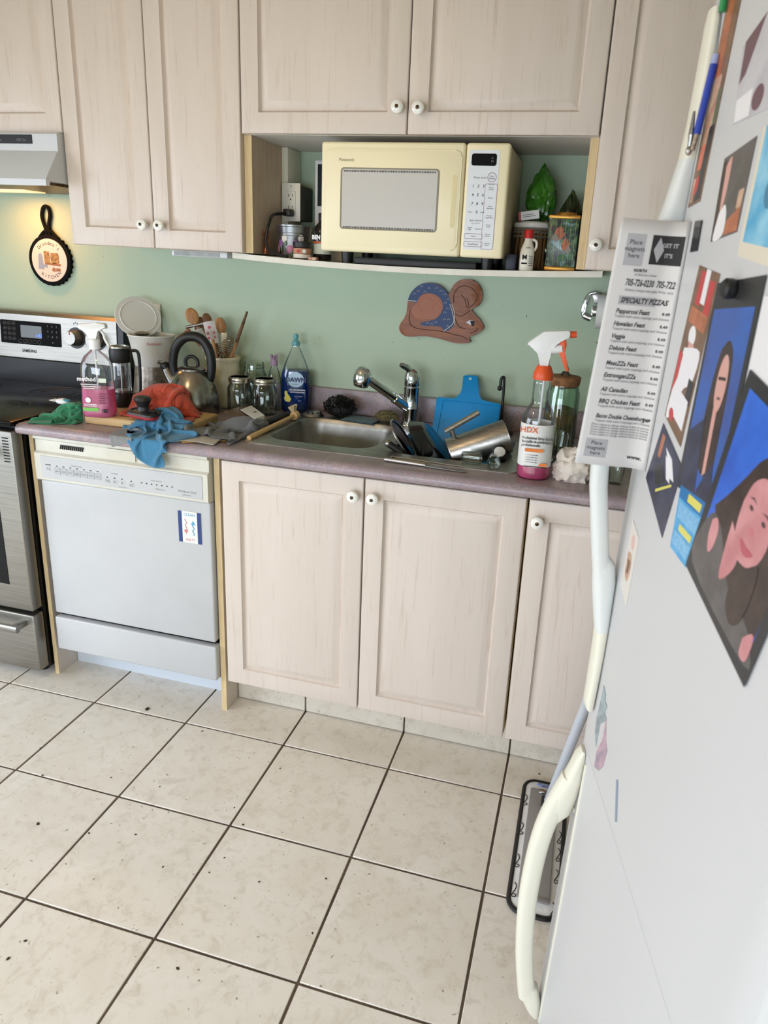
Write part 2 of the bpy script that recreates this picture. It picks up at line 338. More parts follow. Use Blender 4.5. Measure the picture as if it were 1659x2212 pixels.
def wall_cabinet(name, label, x0, x1, z0, z1, seams, knobs, cavity=CABIN, depth=.32):
    t = thing(name, label, 'cabinet', ((x0 + x1) / 2, -depth / 2, z0))
    yb = -depth; g = G()
    g.box(x0, x1, yb, -.0004, z0, z0 + .016); g.box(x0, x1, yb, -.0004, z1 - .016, z1); g.box(x0, x0 + .016, yb, -.0004, z0 + .016, z1 - .016); g.box(x1 - .016, x1, yb, -.0004, z0 + .016, z1 - .016); g.box(x0 + .016, x1 - .016, -.006, -.0004, z0 + .016, z1 - .016)
    for s in seams[1:-1]: g.box(s - .008, s + .008, yb, -.006, z0 + .016, z1 - .016)
    g.obj('body', cavity, t)
    G().box(x0 + .001, x1 - .001, yb - .0006, yb + .001, z0 + .0008, z0 + .0155).obj('edge_banding', WOODEDGE, t)
    for k in range(len(seams) - 1):
        a, b = seams[k] + .0015, seams[k + 1] - .0015
        d = door_panel(G(), a, b, z0 + .001, z1 - .004, YU).obj('door', DOOR, t, 25)
        for kx, kz in knobs:
            if a < kx < b: knob_full(t, d, kx, kz, YU)
    return t
wall_cabinet('wall_cabinet', 'tall pale maple wall cabinet with two narrow doors left of the microwave niche', XU0, XU2, ZU, ZTOP, [XU0, XU1, XU2], [(-.824, 1.523), (-.765, 1.522)])
wall_cabinet('wall_cabinet', 'short wide pale maple wall cabinet with two doors above the microwave', XU2 + .001, XR - .001, ZM, ZTOP, [XU2 + .001, XM, XR - .001], [(-.017, 1.849), (.041, 1.846)], cavity=mat('melamine_white', (214, 212, 206), .5))
wall_cabinet('wall_cabinet', 'tall pale maple wall cabinet right of the microwave niche, partly behind the fridge handle', XR, .955, ZU, ZTOP, [XR, .955], [(.543, 1.518)])
wall_cabinet('wall_cabinet', 'tall pale maple wall cabinet in the corner behind the refrigerator', .956, 1.50, ZU, ZTOP, [.956, 1.50], [(1.46, 1.518)])
wall_cabinet('wall_cabinet', 'short pale maple wall cabinet above the range hood', -1.862, XU0 - .001, 1.782, ZTOP, [-1.862, -1.482, XU0 - .001], [(-1.51, 1.85), (-1.455, 1.85)])
# unpainted front edges of the niche sides
for x, lab in ((XU2 - .010, 'narrow bare maple strip on the niche edge beside the tall cabinet'), (XR - .02, 'bare maple strip on the niche edge beside the red-capped bottle')):
    e0, e1 = (XU2 + .0005, XU2 + .0245) if x < 0 else (XR - .0225, XR - .0005)
    t = thing('niche_side', lab, 'side board', ((e0 + e1) / 2, -.16, ZU)); G().box(e0, e1, -.318, -.0005, ZU + .0005, ZM - .0005).obj('board', CABIN, t); G().box(e0, e1, -.3195, -.318, ZU + .0005, ZM - .0005).obj('bare_edge', WOODEDGE, t)
# sagging white niche shelf
def shelf():
    g = G(); n = 24; rings = []
    for i in range(n + 1):
        t = i / n; x = -.545 + t * 1.115; sag = .016 * (1 - (2 * t - 1) ** 2); z1 = ZU - .0005 - sag; z0 = z1 - .0165
        rings.append([(x, -.312, z0), (x, 0, z0), (x, 0, z1), (x, -.312, z1)])
    g.loft(rings); return g
sh = tag(shelf().obj('shelf', mat('shelf_white', (228, 225, 214), .45, var=(214, 208, 192), vscale=6), loc=(0, -.15, ZU - .02)), 'sagging white board shelf under the microwave', 'shelf')
def shelf_z(x): t = (x + .545) / 1.115; return ZU - .0005 - .016 * (1 - (2 * t - 1) ** 2)

# base cabinets
XD0, XD1, YD, ZB, ZT = -.4434, .4512, -.605, .1269, .872
TOEY = -.505
def base_cabinet(name, label, x0, x1, seams, knobs):
    t = thing(name, label, 'cabinet', ((x0 + x1) / 2, -.3, 0)); g = G(); yb = YD + .020
    g.box(x0, x0 + .016, yb, -.002, .147, .876); g.box(x1 - .016, x1, yb, -.002, .147, .876); g.box(x0, x1, yb, -.002, .131, .147); g.box(x0 + .016, x1 - .016, -.012, -.002, .147, .876); g.box(x0 + .016, x1 - .016, yb + .001, yb + .018, .85, .876); g.box(x0 + .001, x1 - .001, TOEY + .013, TOEY + .03, 0, .131)
    g.obj('body', WOODEDGE, t)
    for k in range(len(seams) - 1):
        a, b = seams[k] + .002, seams[k + 1] - .002
        d = door_panel(G(), a, b, ZB, ZT, YD, fr=.056).obj('door', DOOR, t, 25)
        for kx, kz in knobs:
            if a < kx < b: knob_full(t, d, kx, kz, YD)
    return t
base_cabinet('base_cabinet', 'pale maple double-door cabinet under the sink', XD0, XD1, [XD0, .0, XD1], [(-.025, .8225), (.032, .8225)])
base_cabinet('base_cabinet', 'pale maple single-door cabinet right of the sink, partly behind the refrigerator', XD1 + .004, .90, [XD1 + .004, .90], [(.483, .818)])
base_cabinet('base_cabinet', 'pale maple corner cabinet behind the refrigerator', .904, 1.50, [.904, 1.50], [(1.46, .818)])
for x0, x1, lab in ((-1.129, -1.1135, 'thin maple end panel between stove and dishwasher'), (-.4767, -.4585, 'thin maple divider panel between dishwasher and sink cabinet')):
    t = thing('divider_board', lab, 'side board', ((x0 + x1) / 2, -.3, 0))
    G().box(x0, x1, -.584, -.002, 0, .876).obj('board', DOOR, t); G().box(x0, x1, -.5855, -.584, 0, .876).obj('edge_banding', WOODEDGE, t)
tk = struct(G().box(-.458, 1.50, TOEY + .003, TOEY + .012, 0, .128).obj('trim_1', GROUT))
for i in range(0, 6):
    x0 = TX + (i - 1) * PIT + .0025; x1 = x0 + PIT - .005; x0 = max(x0, -.456); x1 = min(x1, 1.49)
    if x1 > x0: G().box(x0, x1, TOEY - .004, TOEY + .004, .003, .127, .001, 1).obj('tile', TOETILE, tk)

# ---------------------------------------------------------------- worktop, sink
YC = -.632; ZC = .914
def counter():
    g = G(); prof = [(YC + .03, .882), (YC + .008, .882), (YC + .002, .886), (YC, .893), (YC + .0015, .903), (YC + .008, .911), (YC + .02, ZC), (YC + .03, ZC)]
    g.loft([[(x, y, z) for y, z in prof] for x in (-1.134, 1.515)])
    y0 = YC + .03
    g.box(-1.134, -.40, y0, 0, .882, ZC); g.box(.40, 1.515, y0, 0, .882, ZC); g.box(-.40, .40, y0, -.515, .882, ZC); g.box(-.40, .40, -.095, 0, .882, ZC)
    return g
ct = thing('worktop', 'mottled mauve-grey laminate worktop with rounded front edge', 'worktop', (.18, -.3, .882))
counter().obj('slab', COUNTER, ct, 50)
tag(G().box(-1.134, 1.515, -.021, -.0005, ZC, 1.003, .004, 2).obj('backsplash', COUNTER, loc=(.18, -.01, ZC)), 'mauve-grey laminate backsplash strip along the back wall', 'backsplash')
sk = thing('sink', 'double-bowl stainless steel sink set into the worktop', 'sink', (0, -.31, .74))
def sink():
    ZR = ZC + .0035; b = bmesh.new()
    loops = [rrect(0, -.308, .826, .446, .03), rrect(-.198, -.305, .345, .335, .07, 8), rrect(.198, -.305, .345, .335, .07, 8)]
    E = []
    for L in loops:
        V = [b.verts.new((x, y, ZR)) for x, y in L]; E += [b.edges.new((V[i], V[(i + 1) % len(V)])) for i in range(len(V))]
    bmesh.ops.triangle_fill(b, use_beauty=True, edges=E, normal=(0, 0, 1))
    g = G().bm(b)
    g.loft([[(x, y, ZR) for x, y in loops[0]], [(x, y, ZC + .0015) for x, y in rrect(0, -.308, .832, .452, .032)], [(x, y, ZC) for x, y in rrect(0, -.308, .832, .452, .032)]], False, False)
    return g
sink().obj('rim', STEELD, sk)
for cx in (-.198, .198):
    R = []
    for ins, z, r in ((0, ZC + .0035, .07), (.004, ZC - .002, .068), (.008, ZC - .02, .066), (.014, .79, .064), (.022, .757, .060), (.045, .741, .05), (.07, .738, .04)):
        R.append([(x, y, z) for x, y in rrect(cx, -.305, .345 - 2 * ins, .335 - 2 * ins, r, 8)])
    bs = G().loft(R, False, True).obj('basin', STEELD, sk, 60)
    G().lathe([(.043, .0005), (.04, .003), (.032, .002), (.03, -.003)], 28, (cx, -.305, .738)).obj('drain', CHROME, bs)

# ---------------------------------------------------------------- dishwasher
dw = thing('dishwasher', 'white built-in dishwasher with almond control console under the worktop', 'dishwasher', (-.787, -.3, 0))
DX0, DX1 = -1.090, -.4825
G().box(DX0 + .004, DX1 - .012, -.556, -.03, .10, .872).obj('tub', mat('tub_grey', (70, 70, 72), .6), dw)
prof = [(-.556, .734), (-.610, .734), (-.6135, .738), (-.6135, .823), (-.604, .829), (-.602, .864), (-.612, .870), (-.612, .8805), (-.556, .8805)]
con = G().loft([[(x, y, z) for y, z in prof] for x in (DX0, DX1)]).obj('console', ALMOND, dw, 30)
ins = G().box(-1.068, -.500, -.6150, -.613, .744, .817, .0008, 1).obj('control_strip', DWWHITE, con)
for i in range(12): G().add(*(lambda g: (g.v, g.f))(G().tube([(-.997 + i * .0072, -.6045, .843), (-.993 + i * .0072, -.6045, .856)], .0024, 6))).obj('vent_slot', INK, con)
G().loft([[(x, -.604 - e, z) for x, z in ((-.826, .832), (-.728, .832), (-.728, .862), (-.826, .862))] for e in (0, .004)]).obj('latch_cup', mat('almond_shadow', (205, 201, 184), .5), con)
G().box(-.822, -.732, -.611, -.604, .858, .866, .002).obj('latch_lip', ALMOND, con)
for i in range(7):
    x = -1.019 + i * .0247; G().box(x, x + .0228, -.6162, -.6148, .762, .783, .0005, 1).obj('button', mat('grey_button', (176, 178, 180), .5), con)
    G().box(x + .008, x + .0145, -.6155, -.6149, .787, .7895).obj('indicator', INK, con)
for x, z in [(-1.047, .789), (-1.040, .789), (-1.033, .789)] + [(-.826 + i * .026, .775) for i in range(3)] + [(-.742, .772)] + [(-.706 + i * .0175, .772) for i in range(7)]:
    G().box(x - .0022, x + .0022, -.6155, -.6149, z - .0016, z + .0016).obj('indicator', INK, con)
for x, z, w_, h_ in [(-1.040, .776, .017, .016), (-.826, .762, .018, .015), (-.800, .762, .018, .015), (-.774, .762, .018, .015), (-.742, .759, .018, .016)]:
    G().box(x - w_ / 2, x + w_ / 2, -.6156, -.6149, z - h_ / 2, z + h_ / 2, .0003, 1).obj('button', DWWHITE, con)
g = G(); T = lambda b, x, z, s, **k: g.text(b, s, XZ(x, -.6152, z), .0001, **k)
T('WASH CYCLES', -.935, .7955, .0058); T('OPTIONS', -.800, .789, .0055); T('CYCLE STATUS', -.655, .7835, .0055)
for b, x in (('RINSE', 0), ('QUICK', 1), ('LIGHT', 2), ('LOW\nENERGY', 3), ('NORMAL', 4), ('HEAVY', 5), ('POTS', 6)): g.text(b, .0046, XZ(-1.0076 + x * .0247, -.6164, .772), .0001)
for b, x, z in (('DELAY\nHOURS', -1.040, .776), ('POWER\nSCOUR', -.826, .7625), ('HIGH\nTEMP', -.800, .7625), ('AIR\nDRY', -.774, .7625), ('CANCEL\nDRAIN', -.742, .7595)): g.text(b, .0046, XZ(x, -.6158, z), .0001)
T('HOLD TO LOCK', -.774, .7485, .004); T('Wash Sensor', -.642, .7585, .0062); T('Quiet Partner', -.553, .7525, .0052)
T('Whirlpool Gold', -.552, .763, .0095, shear=.3)
g.obj('lettering', INKG, con, 0)['kind'] = 'stuff'
G().box(DX0 + .006, DX1 + .001, -.6045, -.560, .258, .733, .006, 3).obj('door', DWWHITE, dw)
G().box(DX0 + .008, DX1 - .01, -.585, -.55, .24, .262).obj('gap_seal', BLACK, dw)
G().box(DX0 + .003, DX1 + .004, -.608, -.572, .120, .244, .006, 3).obj('access_panel', DWWHITE, dw)
G().box(-1.112, -.478, -.492, -.48, 0, .13).obj('kick_plate', mat('kick_white', (205, 211, 219), .45), dw)
mg = thing('magnet', 'clean and dirty magnet with blue sides on the dishwasher door', 'magnet', (-.553, -.6062, .594))
G().box(-.592, -.514, -.6064, -.6047, .594, .697, .0005, 1).obj('card', mat('magnet_white', (228, 228, 222), .5), mg)
for x in (-.592, -.527): G().box(x, x + .013, -.6067, -.606, .5945, .6965).obj('blue_band', mat('navy_print', (38, 62, 120), .5), mg)
LBL = mat('light_blue_print', (92, 164, 206), .5); PNK = mat('pale_red_print', (205, 130, 130), .6)
def wavy(x, z0, z1, r, up):
    n = 14; pts = [(x + .0028 * math.sin(i / n * 12), -.6066, z0 + (z1 - z0) * i / n) for i in range(n + 1)]
    g = G().tube(pts, r, 5); zt = z1 if up else z0; s = 1 if up else -1
    g.prism([(x - .008, zt), (x + .008, zt), (x, zt + s * .014)], 0, .0008, Matrix(((1, 0, 0, 0), (0, 0, -1, -.606), (0, 1, 0, 0), (0, 0, 0, 1)))); return g
wavy(-.541, .621, .655, .0016, True).obj('arrow', LBL, mg); wavy(-.566, .636, .672, .0012, False).obj('arrow', PNK, mg)
G().text('CLEAN', .0125, XZ(-.553, -.6066, .686), .0002).obj('lettering', LBL, mg, 0); G().text('DIRTY', .0115, XZ(-.553, -.6066, .604), .0002, shear=.2).obj('lettering', PNK, mg, 0)

# ---------------------------------------------------------------- stove
st = thing('stove', 'stainless steel electric range with black glass top beside the dishwasher', 'stove', (-1.52, -.32, 0))
SX0, SX1 = -1.900, -1.138
G().box(SX0, SX1, -.60, -.012, .03, .905, .004).obj('body', BLACK, st)
G().box(SX0 - .001, SX1 + .001, -.645, -.012, .905, .922, .005).obj('cooktop', BLACKG, st)
for cx, cy, r in ((-1.70, -.46, .105), (-1.34, -.46, .085), (-1.70, -.2, .08), (-1.34, -.2, .1)):
    g = G(); 
    for rr in (r, r * .62): g.tube([(cx + rr * math.cos(a * PI / 20), cy + rr * math.sin(a * PI / 20), .9222) for a in range(40)], .0009, 4, closed=True)
    g.obj('burner_ring', mat('ring_grey', (60, 60, 62), .5), st)
bgp = [(-.012, .92), (-.085, .92), (-.085, 1.015), (-.072, 1.02), (-.062, 1.185), (-.052, 1.194), (-.012, 1.194)]
G().loft([[(x, y, z) for y, z in bgp] for x in (SX0, SX1)]).obj('backguard', BLACK, st, 30)
bsl = .0102 / .165
pn = G().loft([[(x, y, z) for y, z in ((-.068, 1.018), (-.0755, 1.018), (-.0755, 1.024), (-.0655, 1.184), (-.056, 1.1965), (-.03, 1.1965))] for x in (SX0 + .035, SX1 - .026)]).obj('control_panel', STOVEST, st, 30)
def BG(x, z, off=.0): return Matrix.Translation((x, -.0755 + (z - 1.024) * .0625 - off, z)) @ Matrix.Rotation(PI / 2 - math.atan(.0625), 4, 'X')
dg = G().box(-1.690, -1.412, 1.071, 1.160, 0, 0); dg = G()
dg.prism(rrect(-.1375, 0, .278, .089, .004), .0002, .0022, BG(-1.412, 1.1155)).obj('display_glass', DISPG, pn)
G().prism(rrect(0, 0, .097, .047, .002), .0023, .0026, BG(-1.545, 1.121)).obj('display', mat('lcd_grey', (62, 70, 70), .3), pn)
G().text('1:43', .017, BG(-1.512, 1.108) @ Matrix.Translation((0, 0, .0027)), .0001, shear=.2).obj('clock', mat('clock_blue', (70, 110, 255), .5, emit=2.5), pn, 0)
KEYG = mat('key_grey', (128, 130, 134), .6); g = G()
for i in range(3):
    for j in range(3): g.text(str(j * 3 + i + 1), .011, BG(-1.468 + i * .020, 1.147 - j * .020) @ Matrix.Translation((0, 0, .0024)), .0001)
g.text('0', .011, BG(-1.448, 1.085) @ Matrix.Translation((0, 0, .0024)), .0001)
for i in range(3):
    for j in range(4): g.tube([tuple(BG(-1.667 + i * .021, 1.148 - j * .0195) @ Vector((.0082 * math.cos(a * PI / 8), .0062 * math.sin(a * PI / 8), .0024))) for a in range(16)], .0004, 4, closed=True); g.text('Bake', .0045, BG(-1.667 + i * .021, 1.148 - j * .0195) @ Matrix.Translation((0, 0, .0024)), .0001)
for i in range(5): g.tube([tuple(BG(-1.598 + i * .022, 1.083) @ Vector((.0085 * math.cos(a * PI / 8), .0068 * math.sin(a * PI / 8), .0024))) for a in range(16)], .0004, 4, closed=True)
g.obj('key_print', KEYG, pn, 0)['kind'] = 'stuff'
G().text('SAMSUNG', .0155, BG(-1.560, 1.046) @ Matrix.Translation((0, 0, .0003)), .0002, bold=.0004, sx=.95).obj('lettering', INK, pn, 0)
for x in (-1.342, -1.249):
    G().prism(circ(0, 0, .040, n=36), .0002, .0014, BG(x, 1.112)).obj('dial', BLACKP, pn)
    k = G().lathe([(.030, .001), (.030, .012), (.027, .016), (.026, .034), (.024, .037)], 32, M=BG(x, 1.112)).obj('knob', STOVEST, pn)
    G().box(-.0018, .0018, .012, .026, .037, .0378, M=BG(x, 1.112)).obj('pointer', mat('red_mark', (160, 50, 40), .5), k)
    g = G()
    for a in range(10): t = math.radians(a * 30 - 45 + 180); g.cyl(BG(x, 1.112) @ Vector((.036 * math.cos(t), .036 * math.sin(t), .0014)), BG(x, 1.112) @ Vector((.036 * math.cos(t), .036 * math.sin(t), .0018)), .0011, n=6)
    for q in (-.008, 0, .008): g.cyl(BG(x, 1.165) @ Vector((q, .004 * (q == 0), .0003)), BG(x, 1.165) @ Vector((q, .004 * (q == 0), .0007)), .003, n=8)
    g.obj('dial_marks', INKG, pn, 0)['kind'] = 'stuff'
od = G().box(SX0 + .004, SX1 + .003, -.648, -.602, .270, .892, .006, 3).obj('oven_door', STOVEST, st)
G().box(SX0 + .08, -1.215, -.6492, -.647, .36, .70, .0008, 1).obj('oven_window', BLACKG, od)
for i in range(9): G().box(-1.172, -1.150, -.6492, -.647, .868 - i * .0095, .8715 - i * .0095).obj('vent_slot', BLACK, od)
G().tube([(SX0 + .06, -.69, .83), (-1.205, -.69, .83)], .013, 14).obj('door_handle', STOVEST, od)
for x in (SX0 + .09, -1.235): G().box(x - .012, x + .012, -.69, -.645, .822, .838, .003).obj('handle_post', STOVEST, od)
dr = G().box(SX0 + .004, SX1 + .003, -.648, -.602, .042, .254, .006, 3).obj('storage_drawer', STOVEST, st)
G().tube([(SX0 + .06, -.693, .224), (-1.160, -.693, .224)], [.013, .013], 14, flat=.8).obj('drawer_handle', STOVEST, dr)
for x in (SX0 + .09, -1.178): G().box(x - .014, x + .014, -.692, -.645, .215, .233, .003).obj('handle_post', STOVEST, dr)
for x in (SX0 + .05, SX1 - .05):
    for y in (-.57, -.06): G().cyl((x, y, 0), (x, y, .035), .014, n=12).obj('foot', BLACKP, st)

# ---------------------------------------------------------------- range hood
hd = thing('range_hood', 'white range hood under the short cabinet above the stove', 'hood', (-1.48, -.25, 1.61))
HX0, HX1 = -1.860, -1.104
prof = [(-.005, 1.640), (-.005, 1.7815), (-.36, 1.7815), (-.365, 1.776), (-.365, 1.728), (-.372, 1.722), (-.430, 1.640), (-.430, 1.622), (-.415, 1.622), (-.412, 1.636)]
G().loft([[(x, y, z) for y, z in prof] for x in (HX0, HX1)]).obj('canopy', mat('hood_white', (205, 208, 210), .3), hd, 30)
G().box(-1.62, -1.195, -.3672, -.3645, 1.748, 1.774, .0006, 1).obj('switch_strip', BLACKP, hd)
for b, x in (('Fan', -1.50), ('Hi Lo', -1.42), ('Light', -1.32), ('Off On', -1.235)): G().text(b, .012, XZ(x, -.3674, 1.758), .0002).obj('lettering', INKG, hd, 0)
G().box(HX0 + .02, HX1 - .03, -.40, -.02, 1.628, 1.637).obj('filter', mat('filter_brown', (120, 98, 70), .4, .7, var=(90, 72, 50), vscale=60), hd)
hl = bpy.data.lights.new('hood_bulb', 'AREA'); hl.energy = 1.7; hl.size = .16; hl.size_y = .06; hl.shape = 'RECTANGLE'; hl.color = (1, .42, .11); ho = bpy.data.objects.new('hood_bulb', hl); COL.objects.link(ho); ho.location = (-1.50, -.14, 1.622)
G().box(-1.60, -1.40, -.19, -.09, 1.6235, 1.6275, .001).obj('lamp_lens', mat('lamp_lens', (255, 226, 170), .4, emit=1.0), hd)

# ---------------------------------------------------------------- microwave
YM = -.350
P0 = atY(695, 306, YM); P1 = atY(1108, 309, YM)
MX0, MX1, MZ0, MZ1 = -.239, .296, 1.4725, 1.765
mw = thing('microwave', 'cream microwave oven with grey meshed window in the cabinet niche', 'microwave', ((MX0 + MX1) / 2, -.19, shelf_z(0)))
G().box(MX0 + .004, MX1 - .002, YM + .03, -.035, MZ0, MZ1 - .002, .006, 3).obj('case', mat('case_beige', (205, 194, 166), .4), mw)
XS = (atY(1009, 310, YM).x + atY(990, 556, YM).x) / 2
md = G().box(MX0, XS - .001, YM, YM + .034, MZ0 - .001, MZ1, .008, 3).obj('door', CREAM, mw)
c4 = lambda x, y, yy=YM: atY(570 + x * .4581, 280 + y * .4582, yy)
fr0 = c4(292, 90); fr1 = c4(908, 572)
G().prism(rrect((fr0.x + fr1.x) / 2, (fr0.z + fr1.z) / 2, fr1.x - fr0.x, fr0.z - fr1.z, .018), .0, .0035, Matrix(((1, 0, 0, 0), (0, 0, -1, YM), (0, 1, 0, 0), (0, 0, 0, 1))), .003).obj('door_frame', CREAM, md)
W0 = c4(365, 178); W1 = c4(815, 486); wc = ((W0.x + W1.x) / 2, (W0.z + W1.z) / 2); ww = W1.x - W0.x; wh = W0.z - W1.z
def MWF(off): return Matrix(((1, 0, 0, 0), (0, 0, -1, YM - off), (0, 1, 0, 0), (0, 0, 0, 1)))
G().prism(rrect(wc[0], wc[1], ww, wh, .010), .0034, .0042, MWF(0)).obj('window_gasket', mat('gasket_grey', (138, 130, 112), .6), md)
def mesh_mat():
    m, nt, b = newmat('window_mesh', .35, 0, .3); v = vecn(nt, (1, 1, 1), False)
    vo = nt.nodes.new('ShaderNodeTexVoronoi'); vo.inputs['Scale'].default_value = 380; vo.inputs['Randomness'].default_value = 0; nt.links.new(v, vo.inputs['Vector'])
    c = mixnode(nt, rampn(nt, vo.outputs['Distance'], .28, .42), hx(120, 116, 110), hx(196, 192, 186)); nt.links.new(c, b.inputs['Base Color']); return m
wi = G().prism(rrect(wc[0], wc[1], ww - .010, wh - .008, .007), .0038, .0046, MWF(0)).obj('window', mesh_mat(), md)
for z in (wc[1] + wh / 2 - .009, wc[1] - wh / 2 + .006):
    g = G(); n = 58
    for i in range(n): x = wc[0] - ww / 2 + .012 + i * (ww - .024) / (n - 1); g.box(x - .0012, x + .0012, YM - .0052, YM - .0044, z - .0022, z + .0022)
    g.obj('perforation_row', mat('perforation', (50, 47, 42), .7), wi, 0)['kind'] = 'stuff'
h0 = c4(882, 212); h1 = c4(908, 465)
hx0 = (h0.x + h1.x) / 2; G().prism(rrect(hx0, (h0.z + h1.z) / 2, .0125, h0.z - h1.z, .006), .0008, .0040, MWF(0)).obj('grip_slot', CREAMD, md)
pb = c4(393, 143); G().text('Panasonic', .0115, XZ(pb.x, YM - .0036, pb.z), .0001, bold=.0002).obj('lettering', mat('gold_grey_ink', (134, 122, 86), .5), md, 0)
mp_ = G().box(XS + .001, MX1, YM, YM + .034, MZ0 - .001, MZ1, .008, 3).obj('control_panel', CREAM, mw)
q0 = c4(972, 95); q1 = c4(1080, 570); PXC = (c4(1045, 95).x + c4(1005, 570).x) / 2; PW = (c4(1117, 95).x - c4(972, 95).x)
PZC = (q0.z + q1.z) / 2; PH = q0.z - q1.z
ks = G().prism(rrect(PXC, PZC, PW, PH, .005), .0, .0008, MWF(0)).obj('key_sheet', mat('key_sheet', (222, 226, 230), .4), mp_)
dz = c4(1047, 142).z
G().prism(rrect(PXC, dz, PW * .82, .030, .006), .0006, .0014, MWF(0)).obj('display', BLACKG, ks)
def CP(u, v): return PXC + (u - .5) * PW, PZC + (.5 - v) * PH    # u,v in the key sheet
g = G(); KT = lambda b, u, v, s, **k: g.text(b, s, XZ(CP(u, v)[0], YM - .001, CP(u, v)[1]), .0001, **k)
KT('Power Level', .40, .27, .0068, shear=.2); 
for r in range(3):
    for c_ in range(3): KT(str(r * 3 + c_ + 1), .20 + c_ * .17, .355 + r * .088, .0105, shear=.15, bold=.0001)
KT('0', .37, .615, .0105, shear=.15, bold=.0001); KT('Timer', .16, .615, .005); KT('Clock', .56, .615, .005); KT('Auto Defrost', .36, .70, .0062, shear=.2); KT('1lb/1kg  0.5lb/0.1kg', .36, .727, .003)
KT('Quick\nMin', .18, .785, .0052, shear=.2); KT('Popcorn', .47, .785, .0052, shear=.2); KT('Start', .33, .862, .0065); KT('Stop/Reset', .33, .943, .0065)
KT('Auto\nReheat', .80, .265, .0058); KT('Auto Cook', .80, .335, .0035)
for k_, b in enumerate(('Bacon\n(slices)', 'Potato', 'Fresh\nVegetables', 'Frozen\nVegetables', 'Frozen\nPizza', 'Frozen\nDinners', 'Chicken\nPieces')): KT(b, .80, .375 + k_ * .094, .0048, shear=.1)
g.obj('key_lettering', INK, ks, 0)['kind'] = 'stuff'
g = G()
for (u, v, w_, h_) in ((.33, .862, .62, .052), (.33, .943, .62, .05), (.80, .66, .40, .66)):
    x, z = CP(u, v); pts = [(a, YM - .0009, b) for a, b in rrect(x, z, w_ * PW, h_ * PH, .004 if h_ > .1 else .003)]; g.tube(pts, .0005, 4, closed=True)
x, z = CP(.80, .265); g.tube([(a, YM - .0009, b) for a, b in circ(x, z, .0115, n=28)], .0007, 4, closed=True); g.obj('key_outline', mat('red_blue_outline', (150, 100, 125), .5), ks, 0)
g = G(); 
for u, v in ((.69, -.0), ): 
    x = PXC + PW * .27; g.text('A\nM', .008, XZ(x, YM - .0015, dz), .0001)
g.obj('display_print', INKG, ks, 0)
for x in (MX0 + .06, MX1 - .05):
    for y in (YM + .07, -.08): G().lathe([(.016, shelf_z(x) - MZ0), (.019, .0)], 16, (x, y, MZ0 + .001)).obj('foot', BLACKP, mw)

tag(G().box(-.150, .218, -.300, -.06, shelf_z(-.15), shelf_z(-.15) + .020, .003).obj('black_slab', mat('slab_black', (24, 23, 23), .5), loc=(.03, -.18, shelf_z(-.15))), 'flat black slab filling the gap under the microwave', 'tray')  # flat black slab that fills the gap between shelf and microwave
# ---------------------------------------------------------------- refrigerator (stands a little turned and leans back)
FTH, FTY = .216550, .0275344
MF = Matrix.Translation((.6097, -1.28, 0)) @ Matrix.Rotation(FTH, 4, 'Z') @ Matrix.Rotation(FTY, 4, 'Y')
FW = .622
fr = thing('refrigerator', 'white bottom-freezer refrigerator covered with photos and magnets', 'refrigerator', M=MF)
def FO(g, name, m, parent=fr, **k): return g.obj(name, m, parent, world=False, **k)
FO(G().box(.072, .66, -FW + .004, -.004, .035, 1.80, .006), 'body', FRIDGE)
FO(G().box(.085, .6, -FW + .03, -.03, .012, .037), 'base', BLACKP)
for y in (-FW + .06, -.06): FO(G().cyl((.12, y, .0030), (.12, y, .04), .02, n=12), 'foot', BLACKP)
for y in (-FW + .06, -.06): FO(G().cyl((.56, y, .0165), (.56, y, .04), .02, n=12), 'foot', BLACKP)
def fdoor(z0, z1):
    pts = [(.066, 0), (.018, 0), (.009, -.003), (.003, -.010), (.0008, -.022), (0, -.045), (0, -FW + .05), (.0015, -FW + .028), (.006, -FW + .012), (.014, -FW + .003), (.03, -FW), (.066, -FW)]
    e = .0022; mid = (.03, -FW / 2)
    ins = [(x + (.0014 if x < .02 else 0), y) for x, y in pts]
    return G().loft([[(x, y, z0) for x, y in ins], [(x, y, z0 + e * .4) for x, y in [(a + (.0005 if a < .02 else 0), b) for a, b in pts]], [(x, y, z0 + e) for x, y in pts], [(x, y, z1 - e) for x, y in pts], [(x, y, z1 - e * .4) for x, y in [(a + (.0005 if a < .02 else 0), b) for a, b in pts]], [(x, y, z1) for x, y in ins]])
ud = FO(fdoor(.6765, 1.795), 'fridge_door', FRIDGE, smooth=12); ld = FO(fdoor(.036, .6755), 'freezer_door', FRIDGE, smooth=12)
FO(G().box(.020, .07, -FW + .01, -.008, .669, .683), 'door_gasket', mat('gasket', (190, 190, 190), .7))
def hring(x, z, tx, wy, y=-.035, ax=(0, 1)):   # ring across the handle
    a = Vector((ax[0], 0, ax[1])).normalized(); nx = Vector((a.z, 0, -a.x)); o = []
    for i in range(14):
        t = 2 * PI * i / 14; c, s = math.cos(t), math.sin(t); c = math.copysign(abs(c) ** .7, c); s = math.copysign(abs(s) ** .7, s)
        o.append(Vector((x, y, z)) + nx * (tx / 2 * c) + Vector((0, wy / 2 * s, 0)))
    return o
def handle(path, name, m, door):
    g = G(); R = []
    for i, (x, z, tx, wy) in enumerate(path):
        a = path[max(i - 1, 0)]; b = path[min(i + 1, len(path) - 1)]; R.append(hring(x, z, tx, wy, ax=(b[0] - a[0], b[1] - a[1])))
    return FO(g.loft(R), name, m, door, smooth=60)
def hp(outer, thick): return [(x + t / 2, z, t, w_) for (x, z, t, w_) in [(o[0], o[1], t, .03) for o, t in zip(outer, thick)]]
